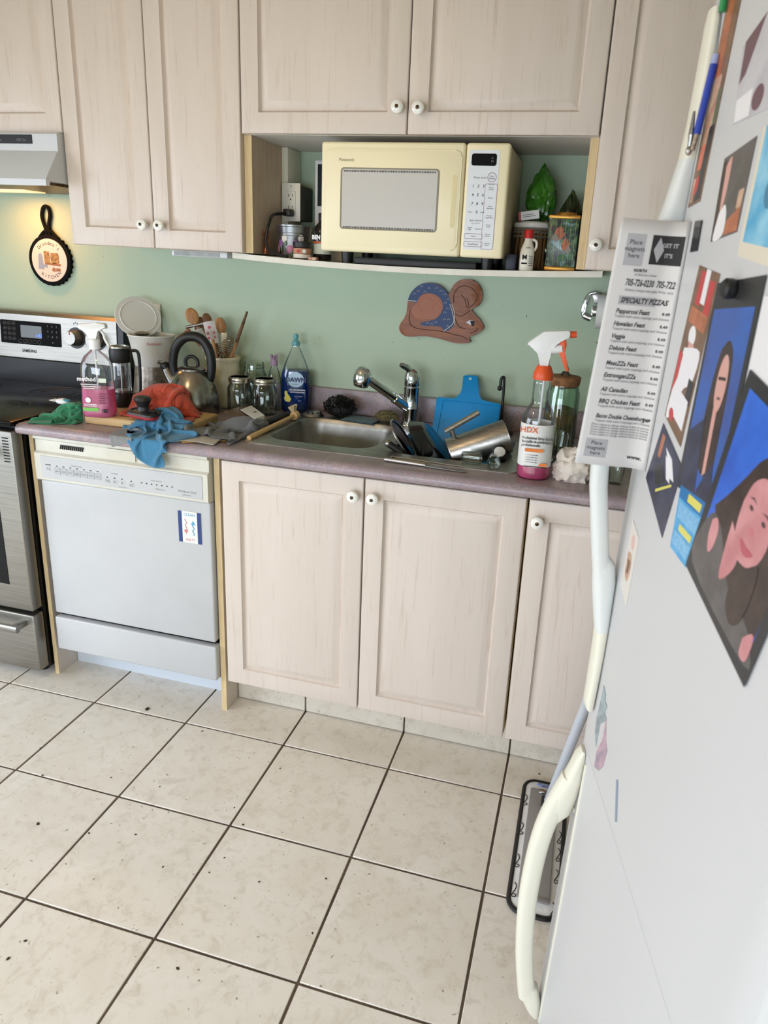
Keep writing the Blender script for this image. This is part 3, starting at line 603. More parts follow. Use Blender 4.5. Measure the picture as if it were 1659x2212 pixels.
bar = spline([(-.024, 1.529, 0), (-.042, 1.46, 0), (-.058, 1.38, 0), (-.068, 1.28, 0), (-.066, 1.164, 0), (-.058, 1.11, 0), (-.045, 1.038, 0), (-.036, .994, 0)], 3)
handle(hp([(p.x, p.y) for p in bar], [.026] * len(bar)), 'handle_bar', HANDLEW, ud)
handle([(-.006, 1.775, .008, .026), (-.005, 1.76, .012, .034), (-.004, 1.70, .014, .038), (-.004, 1.642, .016, .038), (-.006, 1.60, .018, .036)], 'handle_end', HANDLEC, ud)
handle([(-.006, 1.60, .018, .036), (-.010, 1.556, .026, .036), (-.012, 1.525, .034, .034), (-.022, 1.49, .036, .030), (-.034, 1.462, .016, .020)], 'handle_bracket', HANDLEW, ud)
handle([(-.034, 1.040, .014, .020), (-.022, 1.012, .034, .030), (-.018, .985, .036, .032), (-.0135, .94, .028, .036), (-.009, .90, .020, .036)], 'handle_bracket', HANDLEW, ud)
handle([(-.009, .902, .020, .036), (-.008, .858, .018, .038), (-.008, .80, .016, .038), (-.008, .765, .016, .034), (-.006, .752, .010, .026)], 'handle_end', HANDLEC, ud)
bar = spline([(-.031, .61, 0), (-.051, .549, 0), (-.064, .494, 0), (-.071, .419, 0), (-.072, .318, 0), (-.062, .196, 0), (-.044, .09, 0)], 3)
handle(hp([(p.x, p.y) for p in bar], [.030] + [.034] * (len(bar) - 2) + [.034]), 'handle_bar', HANDLEC, ld)
handle([(-.003, .669, .006, .026), (-.006, .655, .016, .032), (-.012, .61, .030, .036), (-.020, .575, .040, .034), (-.028, .540, .044, .030), (-.040, .512, .022, .022)], 'handle_bracket', HANDLEC, ld)
handle([(-.044, .135, .018, .020), (-.026, .105, .040, .030), (-.016, .08, .034, .034), (-.010, .06, .026, .036), (-.005, .045, .012, .030)], 'handle_bracket', HANDLEC, ld)
FO(G().box(-.0025, .003, -.060, -.055, .05, .655, .001), 'trim_bead', HANDLEC, ld)
FO(G().box(-.0012, .003, -.0385, -.031, .536, .545), 'badge', HANDLEC, ld)
FO(G().box(-.0012, .001, -.0345, -.0325, 1.532, 1.574), 'slit', INK, ud)

# ---------------------------------------------------------------- cloth: small position-based drape, then a thick soft mesh
def cloth(name, label, rgb, cx, cy, size, rot, comp, seed, zfun, z0=None, steps=240, n=34, fold=None, amp=.02, thick=.0035, group=None, edge=True, rgb2=None, freq=3.0, grip=.12, solids=(), keep=()):
    r = np.random.RandomState(seed); sx, sy = size; u, v = np.meshgrid(np.linspace(-.5, .5, n), np.linspace(-.5, .5, n), indexing='ij')
    X = u * sx; Y = v * sy; Zf = np.zeros_like(X)
    if fold:   # fold over a line in v
        m = v > fold; Y = np.where(m, 2 * fold * sy - Y, Y); Zf = Zf + np.where(m, .016, 0.0) + .03 * np.exp(-((v - fold) / .06) ** 2)
    ph = r.rand(8) * 6.28; W_ = np.zeros_like(X)
    for k in range(5):
        a = r.rand() * 6.28; f = freq * (1 + .8 * k) * 2; W_ += np.sin(f * (u * math.cos(a) + v * math.sin(a)) * 3.1 + ph[k]) / (1 + .7 * k)
    c, s = math.cos(rot), math.sin(rot); Xc = X * comp[0]; Yc = Y * comp[1]
    P = np.stack([cx + c * Xc - s * Yc, cy + s * Xc + c * Yc, np.zeros_like(X)], -1)
    base = zfun(P[..., 0], P[..., 1])[0]; P[..., 2] = np.maximum(base, ZC if z0 is None else z0) + .02 + Zf + amp * (W_ + 1.6)
    dx = sx / (n - 1); dy = sy / (n - 1); Vv = np.zeros_like(P)
    def con(A, B, L, st):
        d = P[B] - P[A]; l = np.linalg.norm(d, axis=-1, keepdims=True) + 1e-9; q = d * (.5 * st * (l - L) / l); return q
    sl = np.s_
    CN = []
    for o in (0, 1):
        CN.append((sl[o:n - 1:2, :], sl[o + 1:n:2, :], dx, 1.0)); CN.append((sl[:, o:n - 1:2], sl[:, o + 1:n:2], dy, 1.0))
    dg = math.hypot(dx, dy)
    for o in (0, 1):
        CN.append((sl[o:n - 1:2, 0:n - 1], sl[o + 1:n:2, 1:n], dg, .45)); CN.append((sl[o:n - 1:2, 1:n], sl[o + 1:n:2, 0:n - 1], dg, .45))
    for o in range(4):
        CN.append((sl[o:n - 2:4, :], sl[o + 2:n:4, :], 2 * dx, .14)); CN.append((sl[:, o:n - 2:4], sl[:, o + 2:n:4], 2 * dy, .14))
    for it in range(steps):
        Vv[..., 2] -= .0011; Vv *= .93; old = P.copy(); P += Vv * .5
        for k in range(5):
            for A, B, L, stf in CN:
                a = P[A]; b = P[B]; m = min(a.shape[0], b.shape[0]); m2 = min(a.shape[1], b.shape[1])
                a = a[:m, :m2]; b = b[:m, :m2]; d = b - a; l = np.linalg.norm(d, axis=-1, keepdims=True) + 1e-9; q = d * (.5 * stf * (l - L) / l)
                P[A][:m, :m2] += q; P[B][:m, :m2] -= q
        h, hard = zfun(P[..., 0], P[..., 1]); h = h + .002; pen = h - P[..., 2]; hit = pen > 0
        if edge:   # beside the worktop's front edge: pushed out instead of up
            out = P[..., 1] - (YC - .003); side = hit & (pen > out + .004) & (out > 0) & (pen > .012)
            P[..., 1] = np.where(side, YC - .003, P[..., 1]); hit = hit & ~side
        for ox, oy, orx, ory in solids:   # things standing in the way
            ex_ = (P[..., 0] - ox) / orx; ey_ = (P[..., 1] - oy) / ory; q_ = np.sqrt(ex_ ** 2 + ey_ ** 2) + 1e-6; k_ = np.where(q_ < 1, 1 / q_, 1.0); P[..., 0] = ox + ex_ * k_ * orx; P[..., 1] = oy + ey_ * k_ * ory
        for kx, ky, kn, km in keep:       # stays on one side of a line
            sd_ = np.minimum((P[..., 0] - kx) * kn + (P[..., 1] - ky) * km, 0); P[..., 0] -= sd_ * kn; P[..., 1] -= sd_ * km
        P[..., 2] = np.where(hit, h, P[..., 2]); P[..., :2] = np.where(hit[..., None], old[..., :2] + grip * (P[..., :2] - old[..., :2]), P[..., :2]); fr_ = np.where(hit, .25, 1.0)[..., None]
        Vv = (P - old) * 2 * np.concatenate([fr_, fr_, np.ones_like(fr_)], -1) * .9
        Vv = np.clip(Vv, -.01, .01)
    vs = [tuple(p) for p in P.reshape(-1, 3)]; fs = [(i * n + j, (i + 1) * n + j, (i + 1) * n + j + 1, i * n + j + 1) for i in range(n - 1) for j in range(n - 1)]
    g = G().add(vs, fs); m = terry(name + '_' + '%d_%d_%d' % rgb, rgb, rgb2)
    o = g.obj(name, m, smooth=180, loc=(cx, cy, ZC)); md_ = o.modifiers.new('thick', 'SOLIDIFY'); md_.thickness = thick; md_.offset = 1; sb = o.modifiers.new('soft', 'SUBSURF'); sb.levels = 1; sb.render_levels = 1
    return tag(o, label, 'cloth', group)
def terry(name, rgb, rgb2=None):
    if name in MATS: return MATS[name]
    m, nt, b = newmat(name, .95); b.inputs['Sheen Weight'].default_value = .25; v = vecn(nt, (1, 1, 1), False)
    a = noisen(nt, v, 420, 2, .6); d = rampn(nt, noisen(nt, v, 24, 4), .3, .75)
    c1 = hx(*rgb); c2 = hx(*(rgb2 or tuple(int(k * .82) for k in rgb))); c = mixnode(nt, d, c1, c2); c = mixnode(nt, rampn(nt, a, .35, .75), tuple(k * .78 for k in c1), c)
    nt.links.new(c, b.inputs['Base Color']); bumpn(nt, b, a, .7, .003); return m
BOARD = (-.957, -.600, -.535, -.328, .942)
def zbase(bumps=()):
    def f(x, y):
        h = np.where((y > YC) & (x > -1.134), ZC, 0.0); h = np.where((x > BOARD[0]) & (x < BOARD[1]) & (y > BOARD[2]) & (y < BOARD[3]), BOARD[4], h)
        h = np.where((x > -.418) & (x < .418) & (y > -.536) & (y < -.08), ZC + .0036, h)
        for bx, by, rx, ry, top in bumps:
            d = ((x - bx) / rx) ** 2 + ((y - by) / ry) ** 2; h = np.where(d < 1, np.maximum(h, ZC + (top - ZC) * np.sqrt(np.clip(1 - d, 0, 1))), h)
        return h, None
    return f

# ---------------------------------------------------------------- worktop, left group
g = G().box(*BOARD[:4], ZC, BOARD[4], .007, 3)
tag(g.obj('cutting_board', mat('board_maple', (205, 172, 122), .55, var=(186, 150, 98), vscale=4, vstretch=(2, 30, 30)), loc=((BOARD[0] + BOARD[1]) / 2, -.43, ZC)), 'thick worn wooden cutting board under the pink spray bottle and cloths', 'cutting board')
# green cloth with a white brush head lying on it
green = cloth('cleaning_cloth', 'green microfibre cloth folded at the end of the worktop beside the stove', (44, 142, 98), -1.034, -.495, (.27, .27), .35, (.58, .58), 11, zbase(((-1.045, -.475, .085, .060, .966),)), fold=.02, amp=.018, freq=3.0, edge=True, solids=((-.925, -.485, .064, .052),), keep=((-1.124, 0, 1, 0), (-.964, 0, -1, 0)))
br = Vector((-1.060, -.500, 0)); gz = sorted(green.location.z + v.co.z for v in green.data.vertices if abs(green.location.x + v.co.x - br.x) < .03 and abs(green.location.y + v.co.y - br.y) < .02); bz = (gz[int(len(gz) * .8)] if gz else .935) - .965 + .0030; bt = thing('denture_brush', 'small white and teal brush lying on the green cloth', 'brush', (br.x, br.y, .955 + bz))
G().ball((br.x, br.y, .965 + bz), .026, .016, .010, 16, 10).obj('head', mat('brush_white', (232, 234, 232), .4), bt)
G().ball((br.x + .018, br.y - .004, .971 + bz), .014, .008, .005).obj('grip', mat('brush_teal', (52, 128, 140), .5), bt)
for i in range(5): G().cyl((br.x - .020, br.y - .010 + i * .006, .965 + bz), (br.x - .042, br.y - .012 + i * .006, .967 + bz), .0014, n=6).obj('bristle', mat('brush_white', (232, 234, 232), .4), bt)
# pink spray bottle
mb = atZ(217, 897, .942); s_ = mpp(mb)
def superring(cx, cy, z, rx, ry, e=2.6, n=32):
    o = []
    for i in range(n):
        t = 2 * PI * i / n; c, s = math.cos(t), math.sin(t); o.append((cx + rx * math.copysign(abs(c) ** (2 / e), c), cy + ry * math.copysign(abs(s) ** (2 / e), s), z))
    return o
def bottle_shell(c, prof, ax=1.0, ay=.7, e=2.6, rot=0, n=32):
    M = Matrix.Translation(c) @ Matrix.Rotation(rot, 4, 'Z'); return G().loft([superring(0, 0, z, r * ax, r * ay, e if r > .02 else 2.0, n) for r, z in prof], True, True, M)
t = thing('spray_bottle', 'clear spray bottle of pink cleaner with white trigger on the cutting board', 'bottle', mb, (0, 0, .25))
R0 = .051
def L(g, name, m, parent, **k): return g.obj(name, m, parent, world=False, **k)
bp_ = [(.047, 0), (.051, .006), (.050, .05), (.048, .11), (.0475, .145), (.044, .166), (.034, .186), (.020, .199), (.0135, .206), (.0135, .224)]
sh_ = L(bottle_shell((0, 0, 0), bp_, 1, .72), 'bottle_body', PETCLEAR, t)
L(bottle_shell((0, 0, .0015), [(.0455, 0), (.0495, .006), (.0485, .05), (.0475, .086)], 1, .72), 'liquid', liquid('pink_cleaner', (238, 130, 176), (250, 190, 215)), sh_)
L(G().cyl((0, 0, .01), (0, 0, .22), .003, n=8), 'dip_tube', mat('milky_plastic', (226, 228, 230), .4), sh_)
WP = mat('white_plastic', (236, 237, 236), .35)
L(G().lathe([(.0165, .208), (.0170, .212), (.0165, .236), (.013, .240)], 24), 'collar', WP, t)
def trigger_head(t, z, m1, m2, sc=1.0):
    k = sc
    prof = [(-.040, .030), (-.046, .040), (-.040, .046), (.010, .052), (.036, .051), (.040, .046), (.040, .036), (.014, .030), (.012, .0), (-.012, .0), (-.014, .016), (-.022, .026)]
    M = Matrix.Translation((0, 0, z)) @ Matrix.Rotation(PI / 2, 4, 'X')
    h = L(G().prism([(x * k, y * k) for x, y in prof], -.010 * k, .010 * k, M, .003 * k), 'trigger_head', m1, t)
    tr = spline([(.020 * k, 0, z + .032 * k), (.030 * k, 0, z + .018 * k), (.034 * k, 0, z + .002 * k), (.044 * k, 0, z - .016 * k)], 4)
    L(G().tube(tr, [.0045 * k] * len(tr), 8), 'trigger', m2, h); return h
trigger_head(t, .236, WP, WP)
FY = -.0372
def LF(x, z, y=FY): return Matrix.Translation((x, y, z)) @ Matrix.Rotation(PI / 2, 4, 'X')
L(G().text('method', .0185, LF(-.018, .120), .0002, bold=.0004), 'brand_lettering', WP, sh_, smooth=0)
L(G().prism(circ(0, 0, .0085), 0, .0003, LF(-.018, .055)), 'white_seal', WP, sh_); L(G().prism(rrect(0, 0, .048, .011, .002), 0, .0004, LF(-.012, .026)), 'green_band', mat('label_green', (118, 190, 84), .5), sh_)
L(G().prism(rrect(0, 0, .024, .013, .001), 0, .0004, LF(.029, .117, FY + .004)), 'white_strip', mat('strip_white', (214, 222, 206), .5), sh_)
gb = G(); 
for i in range(9): gb.box(-.010 + i * .0024, -.009 + i * .0024 + .0006 * (i % 3), -.006, .006, 0, .0006, M=LF(.026, .022, FY + .004))
for j in range(5): gb.box(-.012, .012 - .003 * (j % 2), -.0006, .0006, 0, .0004, M=LF(.026, .075 - j * .007, FY + .002))
o = L(gb, 'barcode_print', INK, sh_, smooth=0); o['kind'] = 'stuff'
gb = G()
for j, ww_ in enumerate((.05, .044, .036)): gb.box(-ww_ / 2, ww_ / 2, -.0011, .0011, 0, .0004, M=LF(-.012, .104 - j * .006))
for j in range(2): gb.box(-.02, .02, -.001, .001, 0, .0004, M=LF(-.012, .042 - j * .005))
o = L(gb, 'label_lines', WP, sh_, smooth=0); o['kind'] = 'stuff'
# coffee tumbler
p = atZ(267, 877, .942); t = thing('coffee_tumbler', 'clear coffee press tumbler with black lid and base behind the spray bottle', 'tumbler', (p.x, p.y, .942), (0, 0, .3))
tb = L(G().lathe([(.029, .03), (.0305, .04), (.0305, .15), (.029, .155)], 28), 'body', PETCLEAR, t)
L(G().lathe([(.029, 0), (.031, .004), (.031, .04), (.030, .044)], 28), 'base', BLACKP, t)
L(G().lathe([(.031, .148), (.034, .152), (.034, .184), (.0325, .192), (.030, .194)], 28), 'lid', BLACKP, t)
L(G().lathe([(.031, .1945), (.031, .200), (.026, .202), (.025, .196)], 28), 'rim_ring', STEEL, t)
L(G().cyl((0, 0, .04), (0, 0, .19), .0025, n=8), 'plunger', STEEL, t); L(G().lathe([(.027, .05), (.027, .056)], 24), 'filter_disc', STEEL, t)
hpth = spline([(.032, 0, .186), (.058, 0, .184), (.062, 0, .14), (.060, 0, .07), (.055, 0, .045), (.032, 0, .04)], 4); L(G().tube(hpth, .0055, 8), 'handle', BLACKP, t)
# small white fryer with lid open
p = atY(327, 724, -.135); t = thing('deep_fryer', 'small white electric fryer with its round lid tipped open beside the kettle', 'fryer', (p.x, p.y, ZC))
ZF = p.z - ZC
WF = mat('fryer_white', (226, 225, 218), .3); 
pot = L(G().lathe([(.058, ZF - .112), (.062, ZF - .108), (.074, ZF - .03), (.080, ZF - .004), (.083, ZF), (.082, ZF + .004), (.074, ZF + .003), (.070, ZF - .02), (.056, ZF - .09), (.0, ZF - .092)], 40, cap1=False), 'pot', WF, t)
L(G().lathe([(.0745, ZF + .0035), (.0735, ZF - .004), (.067, ZF - .03)], 36, cap0=False, cap1=True), 'inner_bowl', mat('dark_bowl', (40, 38, 36), .3, .4), pot)
L(G().lathe([(.075, 0), (.078, .004), (.072, .05), (.062, ZF - .105)], 40), 'stand', mat('speckled_grey', (160, 150, 138), .35, .6, var=(120, 110, 98), vscale=70), t)
lcn = atY(299, 684, -.105) - Vector((p.x, p.y, ZC)); MLID = axisM(lcn, lcn + Vector((-.62, .60, -.50))) @ Matrix.Scale(.95, 4)
lid = L(G().lathe([(.084, 0), (.085, .004), (.080, .010), (.04, .016), (.0, .017)], 40, cap1=False, M=MLID), 'lid', WF, t)
L(G().tube([MLID @ Vector((.066 * math.cos(a * PI / 20), .066 * math.sin(a * PI / 20), -.0012)) for a in range(40)], .0022, 6, closed=True), 'lid_ring', WF, lid)
L(G().lathe([(.022, 0), (.026, .005), (.018, .010), (.005, .012)], 24, M=Matrix.Translation((-.045, .008, ZF - .002))), 'lid_valve', mat('pewter', (150, 140, 126), .35, .8), t)
L(G().text('Sunbeam', .014, Matrix.Translation((.052, -.066, ZF - .022)) @ Matrix.Rotation(math.radians(38), 4, 'Z') @ Matrix.Rotation(PI / 2, 4, 'X'), .0003, shear=.3), 'lettering', mat('red_ink', (170, 50, 40), .5), pot, smooth=0)
# red tin behind kettle
p = atY(402, 800, -.075) + Vector((.012, 0, 0)); t = thing('storage_tin', 'red plastic tub standing behind the kettle against the wall', 'tub', (p.x, p.y, ZC))
RED = mat('red_plastic', (170, 34, 36), .35)
L(G().box(-.029, .029, -.035, .035, 0, p.z - ZC, .008, 3), 'body', RED, t); L(G().box(-.032, .032, -.038, .038, p.z - ZC - .002, p.z - ZC + .014, .006, 3), 'lid', RED, t)
# kettle
p = atZ(405, 889, ZC); KX, KY = -.747, -.236; t = thing('kettle', 'dented stainless steel whistling kettle with thick black handle', 'kettle', (KX, KY, ZC), (0, 0, .1))
KST = mat('kettle_steel', (176, 172, 166), .22, 1.0, var=(140, 134, 126), vscale=9, bump=.05, bscale=20)
kb = L(G().lathe([(.078, 0), (.086, .004), (.090, .02), (.088, .055), (.079, .095), (.064, .128), (.050, .146), (.046, .149)], 44), 'body', KST, t)
ld_ = L(G().lathe([(.047, .149), (.047, .153), (.035, .161), (.012, .166)], 36), 'lid', KST, t)
L(G().tube(spline([(-.022, 0, .160), (-.024, 0, .178), (-.012, 0, .192), (.006, 0, .193), (.020, 0, .180), (.020, 0, .160)], 4), .006, 10), 'lid_knob', BLACKP, ld_)
hp_ = spline([(-.062, 0, .118), (-.070, 0, .160), (-.060, 0, .215), (-.030, 0, .252), (.008, 0, .262), (.042, 0, .250), (.064, 0, .215), (.070, 0, .170), (.064, 0, .125), (.052, 0, .105)], 5)
L(G().tube(hp_, [.013 + .004 * math.sin(PI * i / (len(hp_) - 1)) for i in range(len(hp_))], 14), 'handle', BLACKP, t)
L(G().tube([(-.070, 0, .100), (-.090, 0, .132), (-.098, 0, .150)], [.022, .017, .015], 16), 'spout', KST, t); L(G().lathe([(.0155, 0), (.017, .004), (.016, .016), (.010, .022)], 18, M=axisM((-.096, 0, .146), (-.112, 0, .176))), 'spout_cap', BLACKP, t)
L(G().cyl((-.112, -.006, .168), (-.120, -.014, .172), .009, n=14), 'whistle', CHROME, t)
# crock with utensils
CX, CY_ = -.713, -.086; CH = .182; t = thing('utensil_crock', 'ridged cream stoneware crock full of utensils', 'crock', (CX, CY_, ZC))
CREAMC = mat('cream_stoneware', (222, 210, 178), .32, coat=.3)
pr = [(.052, 0), (.057, .004)] + [(.0575 + (.0012 if i % 2 else -.0006), .012 + i * .011) for i in range(13)] + [(.056, .158), (.0585, .166), (.0615, .172), (.062, .178), (.0595, CH), (.0555, CH - .003), (.053, .165), (.050, .02), (0, .015)]
L(G().lathe(pr, 44, cap1=False), 'pot', CREAMC, t, smooth=60)
WOOD1 = mat('utensil_wood', (190, 142, 92), .55, var=(160, 112, 66), vscale=6, vstretch=(14, 14, 2)); WOOD2 = mat('dark_utensil_wood', (140, 96, 58), .55, var=(110, 72, 40), vscale=6, vstretch=(14, 14, 2))
RIM = ZC + CH
def C2(px, py, y): return atY(350 + px * .30139, 600 + py * .30139, y)
def utensil(name, label, cat, base, top): # base: point inside the crock, top: tip point
    return thing(name, label, cat, base)
UB = lambda dx, dy, z=.02: Vector((CX + dx, CY_ + dy, ZC + z))
def seat(tip, dx, dy):   # lower end of a utensil that leans on the rim at (dx, dy)
    Q = Vector((CX + dx, CY_ + dy, RIM)); d = (Q - tip).normalized(); P = Q.copy(); r0_ = math.hypot(dx, dy)
    for _ in range(400):
        N = P + d * .001; r_ = math.hypot(N.x - CX, N.y - CY_)
        if N.z < ZC + .024 or (r_ > .043 and r_ > r0_): break
        P = N; r0_ = r_
    return P
def stick(b, e, r0, r1, n=8, flat=None): return G().tube([b, e], [r0, r1], n, flat=flat)
def oval(c, d, w_, l_, th, m, nm, par, face=None):
    f = Vector(face) if face else (CAM - c); M = frame(c, d, f.cross(Vector(d))); 
    return G().ball((0, 0, 0), l_, w_, th, 18, 10, M).obj(nm, m, par)
# wooden spoon
tip = C2(215, 275, CY_ - .02); b = seat(tip, -.042, -.012); d = (tip - b).normalized(); t = utensil('wooden_spoon', 'light wooden spoon standing tallest in the crock', 'spoon', b, tip)
stick(b, tip - d * .02, .006, .006).obj('handle', WOOD1, t); oval(tip, d, .023, .030, .006, WOOD1, 'bowl', t)
for k, (x_, y_, nm) in enumerate(((277, 320, 'left of'), (322, 296, 'right of'))):
    tip = C2(x_, y_, CY_ + .02); b = seat(tip, *((-.036, .018), (-.024, .021))[k]); d = (tip - b).normalized(); t = utensil('wooden_spoon', 'dark wooden spoon deep in the crock, just %s the narrow metal bar' % nm, 'spoon', b, tip)
    stick(b, tip - d * .015, .0055, .0055).obj('handle', WOOD2, t); oval(tip, d, .016, .022, .005, WOOD2, 'bowl', t)
# tongs bar
a = C2(170, 355, CY_ - .03); e = C2(300, 328, CY_ - .02); t = thing('tongs', 'steel tongs hooked over the rim of the crock', 'tongs', UB(-.02, -.01))
stick(seat(a.lerp(e, .45), -.046, .004), a.lerp(e, .45), .004, .005).obj('arm', STEEL, t); G().tube([a, e], .0055, 10).obj('bar', STEEL, t); G().tube(spline([a.lerp(e, .45), a.lerp(e, .5) + Vector((.004, -.012, -.02)), a.lerp(e, .55) + Vector((.008, -.012, -.045))], 4), .0015, 6).obj('cord', WP, t)
# rust coloured brush
tip = C2(195, 395, CY_ - .015); b = seat(tip, -.038, -.026); d = (tip - b).normalized(); t = thing('pastry_brush', 'rust coloured bristle brush leaning left in the crock', 'brush', b); stick(b, tip - d * .02, .006, .006).obj('handle', WOOD2, t)
M = frame(tip, d, (CAM - tip).cross(d)); RUST = mat('rust_bristle', (150, 74, 44), .7)
for i in range(9): G().tube([M @ Vector((-.03, (i - 4) * .0012, 0)), M @ Vector((.016, (i - 4) * .0026, .001 * (i % 2)))], [.0016, .0011], 5).obj('bristle_row', RUST, t)
# grey spatula
def blade(c, d, w_, l_, th, m, nm, par, r=.006):
    M = frame(c, d, (CAM - c).cross(Vector(d))); return G().prism(rrect(0, 0, l_, w_, r), -th / 2, th / 2, M, th * .3).obj(nm, m, par)
GREYP = mat('grey_silicone', (186, 184, 178), .5); top = C2(250, 375, CY_ - .045); bot = C2(325, 555, CY_ - .045); t = thing('spatula', 'pale grey silicone spatula leaning left out of the crock', 'spatula', UB(.02, -.03)); d = (top - bot).normalized()
bs_ = seat(top, -.024, -.041); d = (top - bs_).normalized(); stick(bs_, top - d * .07, .005, .006).obj('handle', GREYP, t); blade(top - d * .040, d, .030, .084, .007, GREYP, 'blade', t, .011)
# dotted spatula
top = C2(335, 318, CY_ - .035); bot = C2(375, 480, CY_ - .035); t = thing('spatula', 'frosted spatula with pink apple dots and wooden handle in the crock', 'spatula', UB(.02, -.01)); d = (top - bot).normalized()
bs_ = seat(top, -.007, -.034); d = (top - bs_).normalized(); stick(bs_, top - d * .06, .006, .006).obj('handle', WOOD1, t); c = top - d * .036; bl = blade(c, d, .040, .078, .004, mat('frosted_plastic', (212, 206, 204), .45), 'blade', t, .006)
M = frame(c, d, (CAM - c).cross(d)); DOT = mat('pink_dot', (196, 92, 118), .5)
for dx_, dy_, r_ in ((.018, .002, .0055), (-.002, -.010, .0045), (-.002, .011, .0045), (-.018, -.010, .004), (-.018, .011, .004)):
    G().prism(circ(dx_, dy_, r_, n=14), .0020, .0026, M).obj('dot', DOT, bl); G().prism(circ(dx_, dy_, r_, n=14), -.0026, -.0020, M).obj('dot', DOT, bl)
# turner of wood behind wires
tip = C2(420, 345, CY_ + .012); b = seat(tip, .012, .010); d = (tip - b).normalized(); t = thing('wooden_spoon', 'broad wooden spoon behind the balloon whisk in the crock', 'spoon', b); stick(b, tip - d * .02, .006, .006).obj('handle', WOOD1, t); oval(tip, d, .018, .030, .005, WOOD1, 'bowl', t)
# balloon whisk
tip = C2(410, 285, CY_ + .034); b = seat(tip, -.002, .030); d = (tip - b).normalized(); t = thing('whisk', 'balloon whisk of thin wires standing upside down in the crock', 'whisk', b); M = frame(b, d, (CAM - b).cross(d)); Ln = (tip - b).length
L_ = Ln; G().tube([b, b + d * (L_ * .45)], .006, 10).obj('handle', STEEL, t)
for i in range(5):
    an = PI * i / 5; pts = []
    for k in range(21):
        q = k / 20; xx = L_ * .42 + (L_ * .58) * math.sin(PI * q); rr = .028 * math.copysign(abs(math.cos(PI * q)) ** .6, math.cos(PI * q)) * (1 - .75 * (1 - math.sin(PI * q)) ** 2); pts.append(M @ Vector((xx, rr * math.cos(an), rr * math.sin(an))))
    G().tube(pts, .0008, 5).obj('wire', STEEL, t)
# cream flat turner
top = C2(445, 395, CY_ - .02); bot = C2(430, 540, CY_ - .02); t = thing('spatula', 'cream flat scraper upright behind the coiled whisk', 'spatula', UB(.01, 0)); d = (top - bot).normalized(); bs_ = seat(top, .010, -.012); d = (top - bs_).normalized(); blade(top - d * .025, d, .020, .05, .004, CREAMC, 'blade', t, .003); stick(bs_, top - d * .045, .004, .004).obj('handle', CREAMC, t)
# coil whisk
c1 = C2(500, 425, CY_ - .045); bs_ = seat(c1, .013, -.042); c0 = c1.lerp(Vector((CX + .013, CY_ - .042, RIM)), .90); t = thing('coil_whisk', 'coiled spring whisk leaning right out of the crock', 'whisk', UB(.02, -.02)); ax = (c1 - c0); M = axisM(c0, c1); Ln = ax.length; pts = []
for k in range(161):
    q = k / 160; rr = .022 * math.sin(PI * min(1, .30 + q * .62)) + .001; a = q * 2 * PI * 10; pts.append(M @ Vector((rr * math.cos(a), rr * math.sin(a), q * Ln)))
G().tube(pts, .0011, 5).obj('coil', mat('coil_steel', (150, 120, 96), .25, 1), t); stick(bs_, c0, .004, .004).obj('handle', STEEL, t); G().tube(spline([c0, M @ Vector((.016, 0, Ln * .5)), M @ Vector((0, 0, Ln))], 8), .0013, 5).obj('frame_wire', STEEL, t)
# scorched stick
tip = C2(610, 243, CY_ - .01); b = seat(tip, .041, -.012); mid = tip.lerp(b, .34); t = thing('wooden_stick', 'wooden stir stick with a scorched dark tip leaning right in the crock', 'stick', b)
G().tube([b, mid], [.006, .0065], 8).obj('shaft', WOOD1, t); G().tube([mid, mid.lerp(tip, .6), tip], [.0065, .006, .004], 8).obj('burnt_tip', mat('burnt_wood', (48, 34, 26), .7, var=(130, 92, 56), vscale=40), t)
# mason jars
def jar(label, x, y, h, r, lid=True, name='mason_jar', group=None):
    t = thing(name, label, 'jar', (x, y, ZC), group=group); pr = [(r * .86, 0), (r, .006), (r, h * .66), (r * .97, h * .74), (r * .84, h * .82), (r * .80, h * .86), (r * .80, h), (r * .74, h), (r * .74, h * .85), (r * .93, h * .72), (r * .94, .010), (0, .008)]
    jb = L(G().lathe(pr, 36, cap1=False), 'glass_body', GLASS, t, smooth=50)
    if lid:
        L(G().lathe([(r * .86, h * .87), (r * .89, h * .88), (r * .87, h * .90), (r * .89, h * .93), (r * .89, h * .99), (r * .86, h + .002), (r * .80, h + .003)], 36), 'band', mat('zinc_band', (176, 168, 150), .3, 1.0), t); L(G().lathe([(r * .79, h + .0015), (r * .78, h + .004), (r * .70, h + .003)], 32), 'lid', mat('lid_zinc', (150, 148, 142), .25, 1.0), t)
    else: L(G().tube([(r * .80 * math.cos(a * PI / 18), r * .80 * math.sin(a * PI / 18), h * .90) for a in range(36)], .0022, 6, closed=True), 'thread', GLASS, jb)
    for a in range(6):
        an = a * PI / 3; L(G().ball((r * math.cos(an) * .955, r * math.sin(an) * .955, h * .36), .0035, .0035, .016, 10, 8), 'emboss', GLASS, jb)
    return t
q = atZ(517, 887, ZC); jar('quilted glass mason jar with zinc lid beside the crock', -.610, -.160, .123, .0435)
jar('clear glass mason jar with zinc lid in front of the blue dish soap', -.520, -.150, .123, .0435)
jar('taller open glass mason jar without a lid behind the two lidded jars', -.600, -.068, .165, .046, False)
